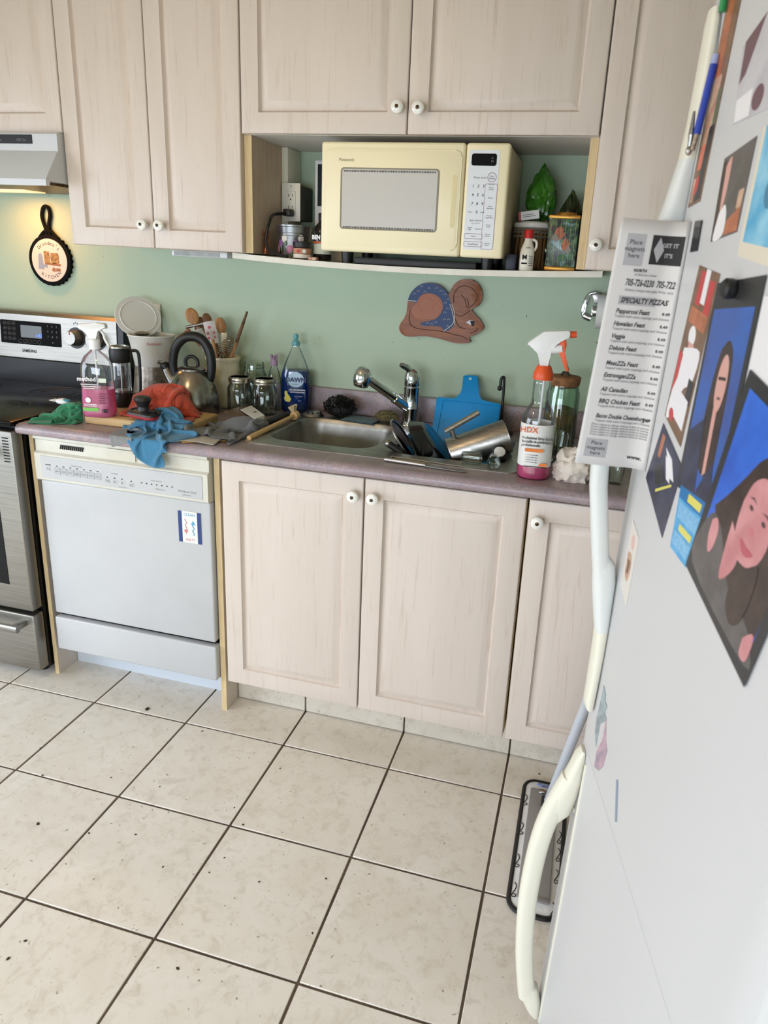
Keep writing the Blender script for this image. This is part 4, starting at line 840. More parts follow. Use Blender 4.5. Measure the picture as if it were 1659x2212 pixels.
# clear bottle with mauve cap
t = thing('squeeze_bottle', 'empty clear squeeze bottle with crinkled mauve cap between jar and dish soap', 'bottle', (-.522, -.065, ZC))
L(bottle_shell((0, 0, 0), [(.022, 0), (.025, .005), (.026, .06), (.024, .11), (.018, .140), (.011, .155), (.010, .165)], 1, .8), 'body', PETCLEAR, t); MAUVE = mat('mauve_cap', (164, 136, 164), .5)
L(G().lathe([(.0125, .160), (.0125, .172), (.011, .182)], 20), 'cap', MAUVE, t)
for a in range(5): an = a * 2 * PI / 5; L(G().tube([(.006 * math.cos(an), .006 * math.sin(an), .178), (.013 * math.cos(an), .010 * math.sin(an), .196 + .004 * (a % 2))], [.005, .003], 6), 'cap_fin', MAUVE, t)
# dish soap
p = atZ(645, 889, ZC); t = thing('dish_soap_bottle', 'clear bottle of blue dish soap with round logo label', 'bottle', (-.441, -.060, ZC), (0, 0, .22))
s0 = [(.044, 0), (.050, .006), (.0515, .05), (.0525, .10), (.050, .135), (.042, .165), (.030, .195), (.018, .222), (.0125, .232), (.0125, .238)]
sb_ = L(bottle_shell((0, 0, 0), s0, 1, .62), 'body', PETCLEAR, t)
L(bottle_shell((0, 0, .0015), [(.0425, 0), (.049, .006), (.0505, .05), (.0515, .10), (.0495, .132), (.046, .148)], 1, .61), 'liquid', liquid('blue_soap', (12, 62, 140), (24, 84, 170)), sb_)
cp = L(G().lathe([(.0140, .236), (.0145, .240), (.0140, .250), (.009, .254), (.0065, .262)], 22), 'cap', mat('aqua_cap', (96, 170, 178), .3, alpha=.85), t); L(G().lathe([(.009, .262), (.010, .268), (.008, .276), (.004, .278)], 16), 'nozzle', mat('aqua_cap', (96, 170, 178), .3, alpha=.85), cp)
SF = -.0335
L(G().prism(circ(0, 0, .029, .027, 32), 0, .0004, LF(.006, .121, SF)), 'logo_disc', mat('logo_silver', (176, 204, 226), .4), sb_)
L(G().text('DAWN', .0215, LF(.006, .120, SF - .0008), .0003, bold=.0011, sx=1.05), 'logo_lettering', mat('logo_navy', (16, 34, 92), .4), sb_, smooth=0)
o = L(G().text('ULTRA', .006, LF(.006, .104, SF - .0008), .0002), 'ultra_lettering', mat('logo_navy', (16, 34, 92), .4), sb_, smooth=0)
duck = [(-.008, -.024), (.006, -.026), (.012, -.016), (.006, -.004), (-.001, .004), (-.002, .012), (-.010, .014), (-.012, .006), (-.010, -.004), (-.014, -.014)]
L(G().prism(duck, 0, .0005, LF(-.022, .066, SF)), 'yellow_picture', mat('label_yellow', (222, 208, 96), .5), sb_)
gb = G(); gb.text('50% LESS SCRUBBING', .0068, LF(.012, .084, SF - .0004), .0002, bold=.0002, sx=.86); gb.text('MOINS DE RECURAGE', .0058, LF(.012, .076, SF - .0004), .0002, bold=.0002, sx=.9); gb.text('dishwashing liquid', .004, LF(.016, .062, SF - .0004), .0002); gb.text('709 mL', .004, LF(.020, .046, SF - .0004), .0002)
o = L(gb, 'label_lettering', WP, sb_, smooth=0); o['kind'] = 'stuff'
# cloths (blue hangs over the front edge)
tip = atY(322, 1018, YC - .01)
cloth('cleaning_cloth', 'pale grey rag under the blue cloth, drooping over the worktop edge', (150, 152, 150), -.768, -.590, (.08, .13), .3, (.6, .8), 5, zbase(), amp=.008, n=22)
cloth('cleaning_cloth', 'cream cotton cloth lying flat beside the cutting board', (196, 186, 166), -.545, -.560, (.17, .11), .05, (.85, .85), 21, zbase(((-.53, -.545, .09, .075, ZC + .007),)), amp=.004, freq=3, keep=((-.592, 0, 1, 0),))
cloth('cleaning_cloth', 'mustard cloth corner peeping out under the grey towel', (186, 140, 62), -.530, -.545, (.13, .11), .6, (.9, .9), 22, zbase(), amp=.004, n=18, freq=2)
blue = cloth('cleaning_cloth', 'blue microfibre cloth with one corner hanging down over the dishwasher', (70, 140, 180), -.664, -.562, (.29, .29), PI / 4 + .06, (.50, .62), 3, zbase(((-.68, -.46, .10, .06, .980), (-.545, -.56, .12, .09, ZC + .014))), amp=.024, steps=260, n=40, freq=3.4)
# black scrubber with red underside
p = atZ(310, 880, .985); bzs = sorted(blue.location.z + v.co.z for v in blue.data.vertices if abs(blue.location.x + v.co.x - p.x) < .055 and abs(blue.location.y + v.co.y - p.y) < .028); sbz = max(bzs[int(len(bzs) * .9)] if bzs else .942, .942) + .001; t = thing('scrub_brush', 'black handled scrub brush with red bristle base on the blue cloth', 'brush', (p.x, p.y, sbz), (0.06, .02, -.2))
REDB = mat('red_bristle', (150, 26, 30), .6)
L(G().loft([[(x, y, z) for x, y in rrect(0, 0, .115 - k, .055 - k, .02)] for k, z in ((.006, 0), (0, .003), (0, .010))]), 'bristle_base', REDB, t); bd = L(G().loft([[(x, y, z) for x, y in rrect(0, 0, .115 - k, .055 - k, .022)] for k, z in ((0, .010), (.002, .016), (.02, .022), (.05, .026))]), 'back', BLACKP, t)
L(G().lathe([(.018, .022), (.014, .034), (.020, .048), (.024, .056), (.020, .064), (.008, .067)], 24, sx=1.25), 'grip', BLACKP, t)
cloth('cleaning_cloth', 'orange microfibre cloth heaped against the kettle', (214, 82, 52), -.748, -.405, (.36, .30), .10, (.66, .52), 9, zbase(((-.752, -.405, .115, .055, 1.035), (KX, KY, .10, .10, 1.09))), amp=.026, fold=.1, steps=180, n=42, freq=3.0, solids=((-.925, -.485, .066, .054),))
DB0 = atZ(350 + 622 * .30139, 600 + 1150 * .30139, .922); DB1 = atZ(350 + 948 * .30139, 600 + 988 * .30139, .934); dbn = Vector((-(DB1.y - DB0.y), DB1.x - DB0.x, 0)).normalized()
grey = cloth('cleaning_cloth', 'dark grey towel bunched on the worktop beside the sink', (112, 116, 120), -.488, -.455, (.27, .28), -.1, (.66, .62), 31, zbase(((-.470, -.395, .075, .060, .952), (-.545, -.56, .12, .09, ZC + .014))), amp=.022, freq=3.4, keep=((DB0.x + dbn.x * .015, DB0.y + dbn.y * .015, dbn.x, dbn.y),))
# folded paper tag on the grey towel
gq = [grey.location.z + v.co.z for v in grey.data.vertices if abs(grey.location.x + v.co.x + .455) < .05 and abs(grey.location.y + v.co.y + .385) < .05]; lz = (sorted(gq)[int(len(gq) * .85)] if gq else .95) + .0045; p = atZ(540, 893, lz); t = thing('paper_label', 'folded white cardboard label with brown film on the grey towel', 'label', (p.x, p.y, .945))
A = [atZ(350 + a * .30139, 600 + b_ * .30139, lz + .002) for a, b_ in ((560, 945), (640, 915), (735, 985), (665, 1010))]; B_ = [atZ(350 + a * .30139, 600 + b_ * .30139, lz - .012) for a, b_ in ((735, 1005), (670, 1030))]; C_ = [atZ(350 + a * .30139, 600 + b_ * .30139, lz) for a, b_ in ((440, 955), (590, 910))]
G().add([A[0], A[1], A[2], A[3]] + [v - Vector((0, 0, .0015)) for v in A], [(0, 1, 2, 3), (7, 6, 5, 4), (0, 4, 5, 1), (1, 5, 6, 2), (2, 6, 7, 3), (3, 7, 4, 0)]).obj('card', WP, t)
G().add([A[3], A[2], A[2] - Vector((0, .004, .012)), A[3] - Vector((0, .004, .012)), A[3] + Vector((0, .002, 0)), A[2] + Vector((0, .002, 0)), A[2] + Vector((0, -.002, -.012)), A[3] + Vector((0, -.002, -.012))], [(0, 1, 2, 3), (7, 6, 5, 4), (0, 4, 5, 1), (1, 5, 6, 2), (2, 6, 7, 3), (3, 7, 4, 0)]).obj('flap', WP, t)
MC = frame(A[3].lerp(A[1], .5) + Vector((.008, -.002, .0006)), A[2] - A[3], A[1] - A[3]); G().text('10', .016, MC, .0003, bold=.0004).obj('lettering', INK, t, 0)
D0 = C_[0] - Vector((0, 0, .002)); D1 = C_[1] - Vector((0, 0, .002)); D2 = A[1] - Vector((0, .0, .004)); D3 = A[3] - Vector((.0, 0, .008))
G().add([D0, D1, D2, D3] + [v - Vector((0, 0, .0012)) for v in (D0, D1, D2, D3)], [(0, 1, 2, 3), (7, 6, 5, 4), (0, 4, 5, 1), (1, 5, 6, 2), (2, 6, 7, 3), (3, 7, 4, 0)]).obj('film', mat('brown_film', (104, 80, 62), .25), t)
# black peeler handle and dish brush
a = atZ(350 + 745 * .30139, 600 + 1040 * .30139, .926); e = atZ(350 + 925 * .30139, 600 + 975 * .30139, .930); t = thing('peeler', 'black handled tool lying beside the dish brush', 'peeler', (a.x, a.y, ZC)); G().tube(spline([a, a.lerp(e, .3), a.lerp(e, .7), e], 3), [.009] + [.0115] * 8 + [.009], 12).obj('handle', BLACKP, t); G().tube([e, e + (e - a) * .22], [.004, .003], 8).obj('neck', STEEL, t); G().ball(a, .0096, .0096, .0096, 12, 8).obj('end_cap', mat('grey_cap', (90, 90, 92), .4), t)
a = DB0; e = DB1; t = thing('dish_brush', 'wooden handled dish brush with pale bristles lying by the sink corner', 'brush', (a.x, a.y, ZC)); d = (e - a).normalized()
G().tube([a, a.lerp(e, .1), a.lerp(e, .85), e], [.0075, .0085, .007, .006], 12).obj('handle', mat('pale_wood', (214, 178, 122), .55), t); G().cyl(e - d * .006, e + d * .012, .014, .016, 16).obj('head', mat('pale_wood', (214, 178, 122), .55), t)
up = Vector((-.35, .25, .9)).normalized(); BRI = mat('natural_bristle', (206, 188, 152), .8)
for i in range(26):
    r1, r2 = rnd.uniform(-1, 1), rnd.uniform(-1, 1); s0_ = e + d * (.004 + .008 * r1); G().tube([s0_ + up * .006, s0_ + up * .034 + d * .010 * r1 + d.cross(up) * .013 * r2], [.0024, .0030], 5).obj('bristle_tuft', BRI, t)
# ---------------------------------------------------------------- sink surroundings
SD = ZC + .0035
p = Vector((-.352, -.112, SD)); t = thing('sink_strainer', 'perforated domed steel sink strainer on the sink corner', 'strainer', p)
L(G().lathe([(.037, 0), (.0385, .003), (.034, .010), (.022, .017), (.008, .019)], 32), 'dome', STEEL, t)
for a in range(10): an = a * PI / 5; L(G().cyl((.027 * math.cos(an), .027 * math.sin(an), .0125), (.0285 * math.cos(an), .0285 * math.sin(an), .0155), .0035, n=8), 'hole', INK, t)
# black steel wool
p = atZ(727, 897, SD); g = G(); rr = random.Random(5); bc = Vector((-.262, -.085, SD + .036))
for k in range(110):
    a = rr.uniform(0, 6.28); b = rr.uniform(-.6, 1.5); pts = []; rd = rr.uniform(.75, 1.0)
    for i in range(7):
        a2 = a + i * .32 + rr.uniform(-.2, .2); b2 = b + i * rr.uniform(-.18, .18); v = Vector((.062 * math.cos(a2) * math.cos(b2), .042 * math.sin(a2) * math.cos(b2), .040 * math.sin(b2))) * rd * rr.uniform(.88, 1.08)
        v.z = max(v.z, -.033); pts.append(bc + v)
    g.tube(pts, .0016, 4)
t = thing('scouring_pad', 'black tangled steel wool scourer behind the left sink bowl', 'scourer', (bc.x, bc.y, SD)); o = g.obj('wool', mat('black_wool', (30, 30, 30), .35, .6, var=(58, 56, 52), vscale=30), t); o['kind'] = 'stuff'
G().ball(bc - Vector((0, 0, .008)), .050, .032, .0285, 18, 12).obj('core', mat('wool_core', (16, 16, 16), .7), t)
def zsink(x, y): return np.where(y > -.137, SD, np.where(y > -.50, .86, SD)), None
cloth('cleaning_cloth', 'teal damp dishcloth lying behind the left sink bowl', (58, 104, 116), -.174, -.108, (.12, .085), -.12, (.92, .9), 41, lambda x, y: (np.full_like(x, SD), None), z0=SD, amp=.005, n=20, edge=False, freq=2)
rr = random.Random(9); g = G(); bc = Vector((-.088, -.092, SD + .018))
for k in range(60):
    a = rr.uniform(0, 6.28); b = rr.uniform(-.5, 1.5); pts = []
    for i in range(6): a2 = a + i * .35; b2 = b + rr.uniform(-.2, .2); v = Vector((.040 * math.cos(a2) * math.cos(b2), .026 * math.sin(a2) * math.cos(b2), .022 * math.sin(b2))) * rr.uniform(.85, 1.1); v.z = max(v.z, -.016); pts.append(bc + v)
    g.tube(pts, .0018, 4)
t = thing('scouring_pad', 'worn olive yellow scourer beside the faucet', 'scourer', (bc.x, bc.y, SD)); o = g.obj('mesh', mat('olive_mesh', (122, 112, 72), .8, var=(86, 78, 50), vscale=40), t); o['kind'] = 'stuff'; G().ball(bc - Vector((0, 0, .003)), .034, .022, .014, 16, 10).obj('core', mat('olive_core', (98, 88, 56), .9), t)
# faucet
FX, FYY = -.005, -.088; t = thing('faucet', 'chrome pull-out kitchen faucet with single lever', 'faucet', (FX, FYY, SD)); ft = t
L(G().lathe([(.034, 0), (.033, .004), (.0285, .008), (.0275, .05), (.029, .055), (.029, .060), (.0275, .064), (.0270, .122), (.0285, .126), (.0285, .131), (.025, .134)], 32), 'body', CHROME, t)
hd_ = atY(779, 808, -.235); bs0 = Vector((FX, FYY, SD + .052)); dirv = (hd_ - bs0); e = bs0 + dirv * .93
G().tube([bs0, bs0 + dirv * .30, bs0 + dirv * .31, bs0 + dirv * .34, bs0 + dirv * .35, e], [.019, .0175, .0185, .0185, .0155, .0145], 20).obj('spout', CHROME, t)
hdm = Vector((-.14, -.05, -1)).normalized()
c0 = e + Vector((-.002, 0, .026)); G().tube([c0 + Vector((.003, 0, .006)), c0 + Vector((.001, 0, .002)), c0 + hdm * .010, c0 + hdm * .028, c0 + hdm * .046, c0 + hdm * .058], [.008, .018, .0265, .0290, .0275, .0235], 28).obj('spray_head', CHROME, t)
G().cyl(c0 + hdm * .0575, c0 + hdm * .0605, .0185, n=24).obj('spray_face', BLACKP, t)
lv = L(G().lathe([(.0265, .134), (.0285, .140), (.0285, .165), (.024, .182), (.012, .191)], 28), 'lever_cap', CHROME, t)
la = atY(730 + 372 * .36166, 580 + 575 * .3618, FYY - .045); g = G().tube(spline([(FX, FYY, SD + .172), Vector((FX, FYY, SD + .178)).lerp(la, .45) + Vector((0, 0, .004)), la], 5), [.018, .017, .016, .015, .0135, .012, .011, .010, .009, .008, .006], 14, flat=.55); g.obj('lever', CHROME, t)
# blue cutting board leaning in the right bowl
def blueP(px, py): # plane y = -.25 + .55 (z - .745)
    d = ray(px, py); n_ = Vector((0, 1, -.62)); k = ((-.25 - .62 * .741) - n_.dot(CAM)) / n_.dot(d); return CAM + d * k
BP = [blueP(*q) for q in ((947, 858), (982, 862), (992, 855), (998, 845), (1001, 813), (1007, 811), (1028, 812), (1033, 816), (1034, 852), (1039, 864), (1047, 867), (1079, 872), (1082, 878), (1072, 955), (934, 957), (943, 862))]
MB = frame(BP[14], (1, 0, 0), (0, .62, 1)); inv = MB.inverted(); out2 = [(inv @ v) for v in BP]
bl, br_ = out2[14], out2[13]; out2 = [(v.x, v.y) for v in out2]; x0b = out2[14][0]; x1b = out2[13][0]
out2[14] = (x0b, -.160); out2[13] = (x1b - .004, -.160)
t = thing('cutting_board', 'bright blue plastic cutting board with handle leaning in the right sink bowl', 'cutting board', MB @ Vector((.09, -.12, 0))); BLUEP = mat('bright_blue_plastic', (6, 140, 208), .4)
bb = G().prism(out2, -.004, .004, MB, .0015).obj('board', BLUEP, t); xs = [v[0] for v in out2]; cxh = (out2[5][0] + out2[6][0]) / 2; topy = max(v[1] for v in out2)
G().prism(circ(cxh, topy - .014, .005), .0040, .0046, MB).obj('hang_hole', mat('hole_pale', (170, 200, 190), .6), bb)
G().tube([MB @ Vector((x, y, .0042)) for x, y in ((x0b + .008, -.11), (x0b + .012, out2[0][1] - .010), (x1b - .008, out2[0][1] - .012), (x1b - .012, -.11))], .0016, 5).obj('juice_groove', BLUEP, bb)
# pots in the right bowl
def c3(x, y, yy): return atY(730 + x * .36166, 580 + y * .3618, yy)
# steel pitcher lying tilted
a = c3(690, 1108, -.385); e = c3(1005, 968, -.335) - Vector((0, 0, .018)); a = a + (a - e).normalized() * .012; t = thing('steel_pitcher', 'stainless steel pitcher with bar handle lying tilted in the sink', 'pitcher', a); M = axisM(a, e); Ln = (e - a).length; R_ = .051
pb_ = G().lathe([(R_ - .002, 0), (R_, .003), (R_, Ln), (R_ + .001, Ln + .004), (R_ - .003, Ln + .006), (R_ - .004, Ln * .1), (0, Ln * .09)], 40, cap1=False, M=M).obj('body', STEEL, t)
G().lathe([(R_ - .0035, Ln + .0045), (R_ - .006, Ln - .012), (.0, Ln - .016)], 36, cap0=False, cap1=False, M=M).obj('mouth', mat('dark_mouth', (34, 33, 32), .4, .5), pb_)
h0 = c3(640, 975, -.405); h1 = c3(842, 858, -.375); G().tube([h0, h1], .0085, 16).obj('handle_bar', STEEL, t); G().tube([h0.lerp(h1, .18), c3(705, 1050, -.392)], .0075, 12).obj('handle_post', STEEL, t)
SPZ = .796
# frying pan and glass lid standing on edge
PANM = mat('black_pan', (20, 20, 21), .22, coat=.4); nrm_ = -(AR * .80 + AU * .52 - AF * .25).normalized(); upd = (Vector((0, 0, 1)) - nrm_ * nrm_.z).normalized(); pc = atY(926, 968, -.322) - upd * .020; M = axisM(pc, pc + nrm_)
t = thing('frying_pan', 'black frying pan standing on edge in the sink bowl', 'pan', pc - Vector((0, 0, .1))); G().lathe([(.0, -.034), (.086, -.034), (.100, -.026), (.120, .002), (.123, .003), (.121, .006), (.098, -.021), (.086, -.029), (0, -.029)], 48, cap0=False, cap1=False, M=M).obj('pan_body', PANM, t)
hdp = c3(470, 1100, -.42); G().tube(spline([pc - nrm_ * .02 + Vector((-.03, -.06, -.02)), c3(545, 1105, -.42), c3(505, 1100, -.44)], 4), .012, 12).obj('handle', BLACKP, t)
t = thing('pan_lid', 'round glass pan lid with steel rim leaning against the frying pan', 'lid', c3(375, 1010, -.40)); nl = -(AR * .83 + AU * .50 - AF * .24).normalized(); upl = (Vector((0, 0, 1)) - nl * nl.z).normalized(); lc = atY(872, 951, -.375); M = axisM(lc, lc + nl)
G().lathe([(.069, 0), (.063, .003), (.032, .009), (.008, .011)], 44, M=M).obj('glass', glassm('smoked_glass', (120, 134, 128), .3), t); G().tube([M @ Vector((.070 * math.cos(k * PI / 24), .070 * math.sin(k * PI / 24), 0)) for k in range(48)], .0032, 8, closed=True).obj('rim', STEEL, t)
G().lathe([(.006, .010), (.006, .014), (.012, .017), (.011, .022), (.005, .0235)], 20, M=M).obj('knob', BLACKP, t)
a = c3(300, 1045, -.455); e = c3(385, 1100, -.447); t = thing('saucepan', 'small black saucepan in the sink with its ribbed handle sticking up', 'pan', a); G().lathe([(.0, .7415), (.055, .7415), (.060, .747), (.062, SPZ), (.060, SPZ), (.057, .747), (0, .745)], 36, (.140, -.350, 0), cap0=False, cap1=False).obj('pan_body', PANM, t); G().tube([Vector((.096, -.396, SPZ - .008)), Vector((.084, -.438, .84)), e], .006, 8).obj('stem', STEEL, t); G().tube([a, a.lerp(e, .15), e], [.0105, .011, .010], 14).obj('grip', BLACKP, t); G().ball(a, .011, .011, .011, 12, 8).obj('end_cap', STEEL, t)
# small glasses and dark jar in the bowl
for g0, g1, r_, lab in (((.249, -.484, SD + .0165), (.303, -.488, SD + .0178), .0175, 'small clear glass lying on the front lip of the right bowl'), ((.335, -.462, SD + .0165), (.343, -.514, SD + .0182), .018, 'clear glass jar lying mouth outward beside the dark bottle in the sink')):
    M = axisM(g0, g1); Lg = (Vector(g1) - Vector(g0)).length; t = thing('drinking_glass', lab, 'glass', (g0[0], g0[1], SD)); G().lathe([(r_ * .85, 0), (r_ * .90, .003), (r_, Lg), (r_ * .94, Lg), (r_ * .84, .006), (0, .005)], 28, cap1=False, M=M).obj('glass_body', GLASS, t); G().tube([M @ Vector((r_ * .98 * math.cos(q * PI / 12), r_ * .98 * math.sin(q * PI / 12), Lg)) for q in range(24)], .0010, 6, closed=True).obj('rim', GLASS, t)
# black bottle leaning in the bowl, its pale end toward the room
c = c3(966, 1095, -.425); cb = Vector((.312, -.262, .765)); t = thing('spice_grinder', 'black cylinder with a white oval end standing in the sink bowl', 'grinder', cb); M = axisM(cb, c); Lg = (c - cb).length; G().lathe([(.018, 0), (.021, .006), (.0215, Lg - .004), (.019, Lg)], 28, M=M).obj('body', BLACKP, t); G().lathe([(.0165, Lg - .0005), (.016, Lg + .003), (.010, Lg + .005)], 24, M=M).obj('white_end', WP, t)
# cutlery lying along the front of the sink
a = atZ(831, 993, ZC + .0062); e = atZ(1010, 1019, ZC + .003); t = thing('table_knife', 'long steel table knife lying along the front rim of the sink', 'knife', a); G().tube([a, a.lerp(e, .45), a.lerp(e, .5)], [.006, .0065, .005], 10, flat=.6).obj('handle', STEEL, t); M = frame(a.lerp(e, .75), e - a, (0, 1, 0)); Ln = (e - a).length; G().prism([(-Ln * .26, -.007), (Ln * .20, -.008), (Ln * .25, -.002), (Ln * .22, .005), (-Ln * .26, .005)], -.0008, .0008, M).obj('blade', STEEL, t)
a = atZ(846, 986, SD + .0015); e = atZ(1000, 1008, SD + .0015); t = thing('skewer', 'thin steel skewer lying behind the table knife on the sink rim', 'skewer', a); G().tube([a, e], .0016, 8).obj('shaft', STEEL, t); G().tube([a + Vector((.006 * math.cos(k), .006 * math.sin(k), 0)) for k in (0, 1.05, 2.1, 3.15, 4.2, 5.25)], .0012, 6, closed=True).obj('loop', STEEL, t)
# black hook stand
b0 = Vector((.300, -.075, SD)); tp = atY(730 + 995 * .36166, 580 + 650 * .3618, -.075); t = thing('hook_stand', 'black wire hook stand rising behind the right sink bowl', 'stand', (tp.x, -.075, ZC)); zt = tp.z
G().tube(spline([(tp.x + .004, -.075, ZC + .004), (tp.x + .002, -.075, ZC + .08), (tp.x, -.075, zt - .012), (tp.x - .004, -.076, zt), (tp.x - .010, -.078, zt - .006), (tp.x - .011, -.079, zt - .030)], 5), .0048, 10).obj('rod', BLACKP, t); G().ball((tp.x - .012, -.080, zt - .036), .008, .007, .009, 12, 8).obj('hook_tip', BLACKP, t); G().box(tp.x - .035, tp.x + .045, -.098, -.052, ZC + .0036, ZC + .008, .002).obj('foot', BLACKP, t)
# spray bottle with orange trigger
p = atZ(1149, 1033, ZC); t = thing('spray_bottle', 'clear spray bottle with orange collar and trigger at the sink corner', 'bottle', (p.x, p.y + .02, ZC), (0, 0, .08)); ht = t
pr = [(.040, 0), (.044, .004), (.0445, .02), (.0435, .10), (.0435, .150), (.041, .168), (.033, .186), (.0245, .200)] + [(.0225 + .0012 * (i % 2), .204 + i * .0045) for i in range(13)] + [(.022, .266), (.0185, .270)]
hb = L(bottle_shell((0, 0, 0), pr, 1, .95, 2.2), 'body', PETCLEAR, t, smooth=50); L(bottle_shell((0, 0, .0015), [(.0385, 0), (.0425, .004), (.043, .02), (.0428, .034)], 1, .95, 2.2), 'liquid', liquid('rose_liquid', (228, 96, 146), (246, 160, 190)), hb); L(G().cyl((0, 0, .01), (.004, 0, .27), .0035, n=8), 'dip_tube', mat('milky_plastic', (226, 228, 230), .4), hb)
L(G().loft([superring(0, 0, z, .0447, .0427, 2.2) for z in (.036, .150)], False, False), 'paper_label', mat('label_white', (232, 232, 228), .5), hb)
ORG = mat('orange_plastic', (226, 88, 38), .4); L(G().lathe([(.0255, .264), (.0262, .268), (.0255, .280), (.019, .296), (.017, .300)], 28), 'collar', ORG, t)
prof = [(-.048, .052), (-.046, .058), (-.010, .088), (.052, .094), (.056, .090), (.056, .076), (.046, .072), (.030, .066), (.020, .056), (.012, .044), (.012, 0), (-.012, 0), (-.013, .020), (-.018, .034)]
thd = L(G().prism(prof, -.012, .012, Matrix.Translation((0, 0, .298)) @ Matrix.Rotation(PI / 2, 4, 'X'), .003), 'trigger_head', WP, t); L(G().cyl((.008, 0, .340), (.040, 0, .346), .0125, n=18), 'pump_barrel', WP, thd)
L(G().prism([(.030, .080), (.046, .080), (.050, .056), (.046, .038), (.064, -.006), (.056, -.010), (.034, .036), (.034, .056)], -.009, .009, Matrix.Translation((0, 0, .298)) @ Matrix.Rotation(PI / 2, 4, 'X'), .002), 'trigger', ORG, t); L(G().cyl((.052, 0, .381), (.072, 0, .383), .009, .008, n=14), 'nozzle', ORG, thd)
HF = lambda x, z: Matrix.Translation((x, -.0437, z)) @ Matrix.Rotation(PI / 2, 4, 'X')
L(G().text('HDX', .021, HF(-.022, .136), .0004, bold=.0003), 'brand_lettering', mat('orange_ink', (226, 110, 50), .5), hb, smooth=0); gb = G(); gb.text('Professional Spray Bottle\nBouteille de pulvérisation\nprofessionnelle', .0096, HF(-.038, .120), .0003, ax='LEFT', ay='TOP', bold=.0002, sx=.82)
for j in range(4): gb.text('industrial strength trigger', .0032, HF(-.026, .070 - j * .0065), .0003, ax='LEFT')
L(gb, 'label_lettering', mat('charcoal_ink', (58, 58, 62), .6), hb, smooth=0)['kind'] = 'stuff'
L(G().prism([(-.024, -.0045), (.022, -.0045), (.026, 0), (.022, .0045), (-.024, .0045)], 0, .0006, HF(-.004, .083)), 'orange_flag', mat('orange_ink2', (232, 130, 50), .5), hb); L(G().prism([(-.010, -.004), (.012, -.004), (.012, .004), (-.006, .004)], 0, .0006, HF(.020, .045)), 'size_flag', mat('orange_ink2', (232, 130, 50), .5), hb); L(G().box(-.030, .032, -.0437 - .0003, -.043, .0375, .0395), 'bottom_line', INK, hb)
# cork jar
p = atY(1222, 900, -.25); JX, JY = .500, -.235; t = thing('cork_jar', 'glass storage jar with cork lid and brown contents beside the orange spray bottle', 'jar', (JX, JY, ZC)); zt = atY(1224, 812, JY).z - ZC
jb = L(G().lathe([(.046, 0), (.050, .005), (.051, .04), (.050, zt * .78), (.044, zt * .86), (.0435, zt * .92), (.041, zt * .92), (.047, zt * .78), (.048, .01), (0, .007)], 40, cap1=False), 'glass_body', glassm('green_glass', (232, 244, 236), .14), t)
L(G().lathe([(.046, .009), (.0475, .03), (.0475, zt * .52), (.040, zt * .58), (.02, zt * .61), (.004, zt * .62)], 36), 'contents', mat('brown_grounds', (112, 76, 44), .9, var=(140, 110, 52), vscale=45, bump=.6, bscale=80), jb)
L(G().lathe([(.040, zt * .86), (.0455, zt * .90), (.0475, zt * .99), (.044, zt)], 32), 'cork', mat('cork', (150, 104, 66), .85, var=(112, 74, 44), vscale=60, bump=.3), t); L(G().tube([(-.012, 0, zt), (-.006, .0, zt + .010), (.006, 0, zt + .010), (.014, 0, zt)], .004, 8), 'knob', mat('dark_twig', (60, 50, 40), .8), t)
c = atY(1218, 966, -.375); t = thing('drinking_glass', 'clear water glass in front of the cork jar', 'glass', (.498, -.375, ZC)); L(G().lathe([(.028, 0), (.030, .004), (.036, .092), (.0345, .092), (.0285, .008), (0, .006)], 32, cap1=False), 'glass_body', GLASS, t); L(G().lathe([(.0282, .0085), (.0318, .046)], 30), 'water', glassm('water', (226, 232, 232), .2), t); L(G().tube([(.0353 * math.cos(k * PI / 16), .0353 * math.sin(k * PI / 16), .092) for k in range(32)], .001, 6, closed=True), 'rim', GLASS, t)
# crumpled paper towel
b = bmesh.new(); bmesh.ops.create_icosphere(b, subdivisions=4, radius=1); 
for v in b.verts:
    q = v.co.copy(); k = 1 + .34 * mnoise.turbulence_vector(q * 1.5 + Vector((3, 1, 7)), 3, True)[0] - .30 * abs(mnoise.noise(q * 2.8)); cr = abs(mnoise.noise(q * 5.0 + Vector((9, 2, 4)))) * .22; v.co = Vector((q.x * .050, q.y * .038, q.z * .056)) * (k - cr)
    v.co.z = max(v.co.z, -.030)
mnz = min(v.co.z for v in b.verts); g = G().bm(b, Matrix.Translation((.556, -.518, ZC - mnz))); tag(g.obj('paper_towel', mat('tissue', (226, 216, 204), .85, bump=.3, bscale=80), smooth=55, loc=(.556, -.518, ZC)), 'crumpled white paper towel beside the orange spray bottle', 'paper towel')
p = atZ(1328, 1047, ZC); t = thing('drinking_glass', 'small clear tumbler on the worktop behind the refrigerator handle', 'glass', (p.x, p.y + .012, ZC)); L(G().lathe([(.016, 0), (.019, .004), (.023, .055), (.0215, .055), (.0175, .008), (0, .006)], 28, cap1=False), 'glass_body', GLASS, t); L(G().tube([(.0222 * math.cos(k * PI / 14), .0222 * math.sin(k * PI / 14), .055) for k in range(28)], .0009, 6, closed=True), 'rim', GLASS, t)

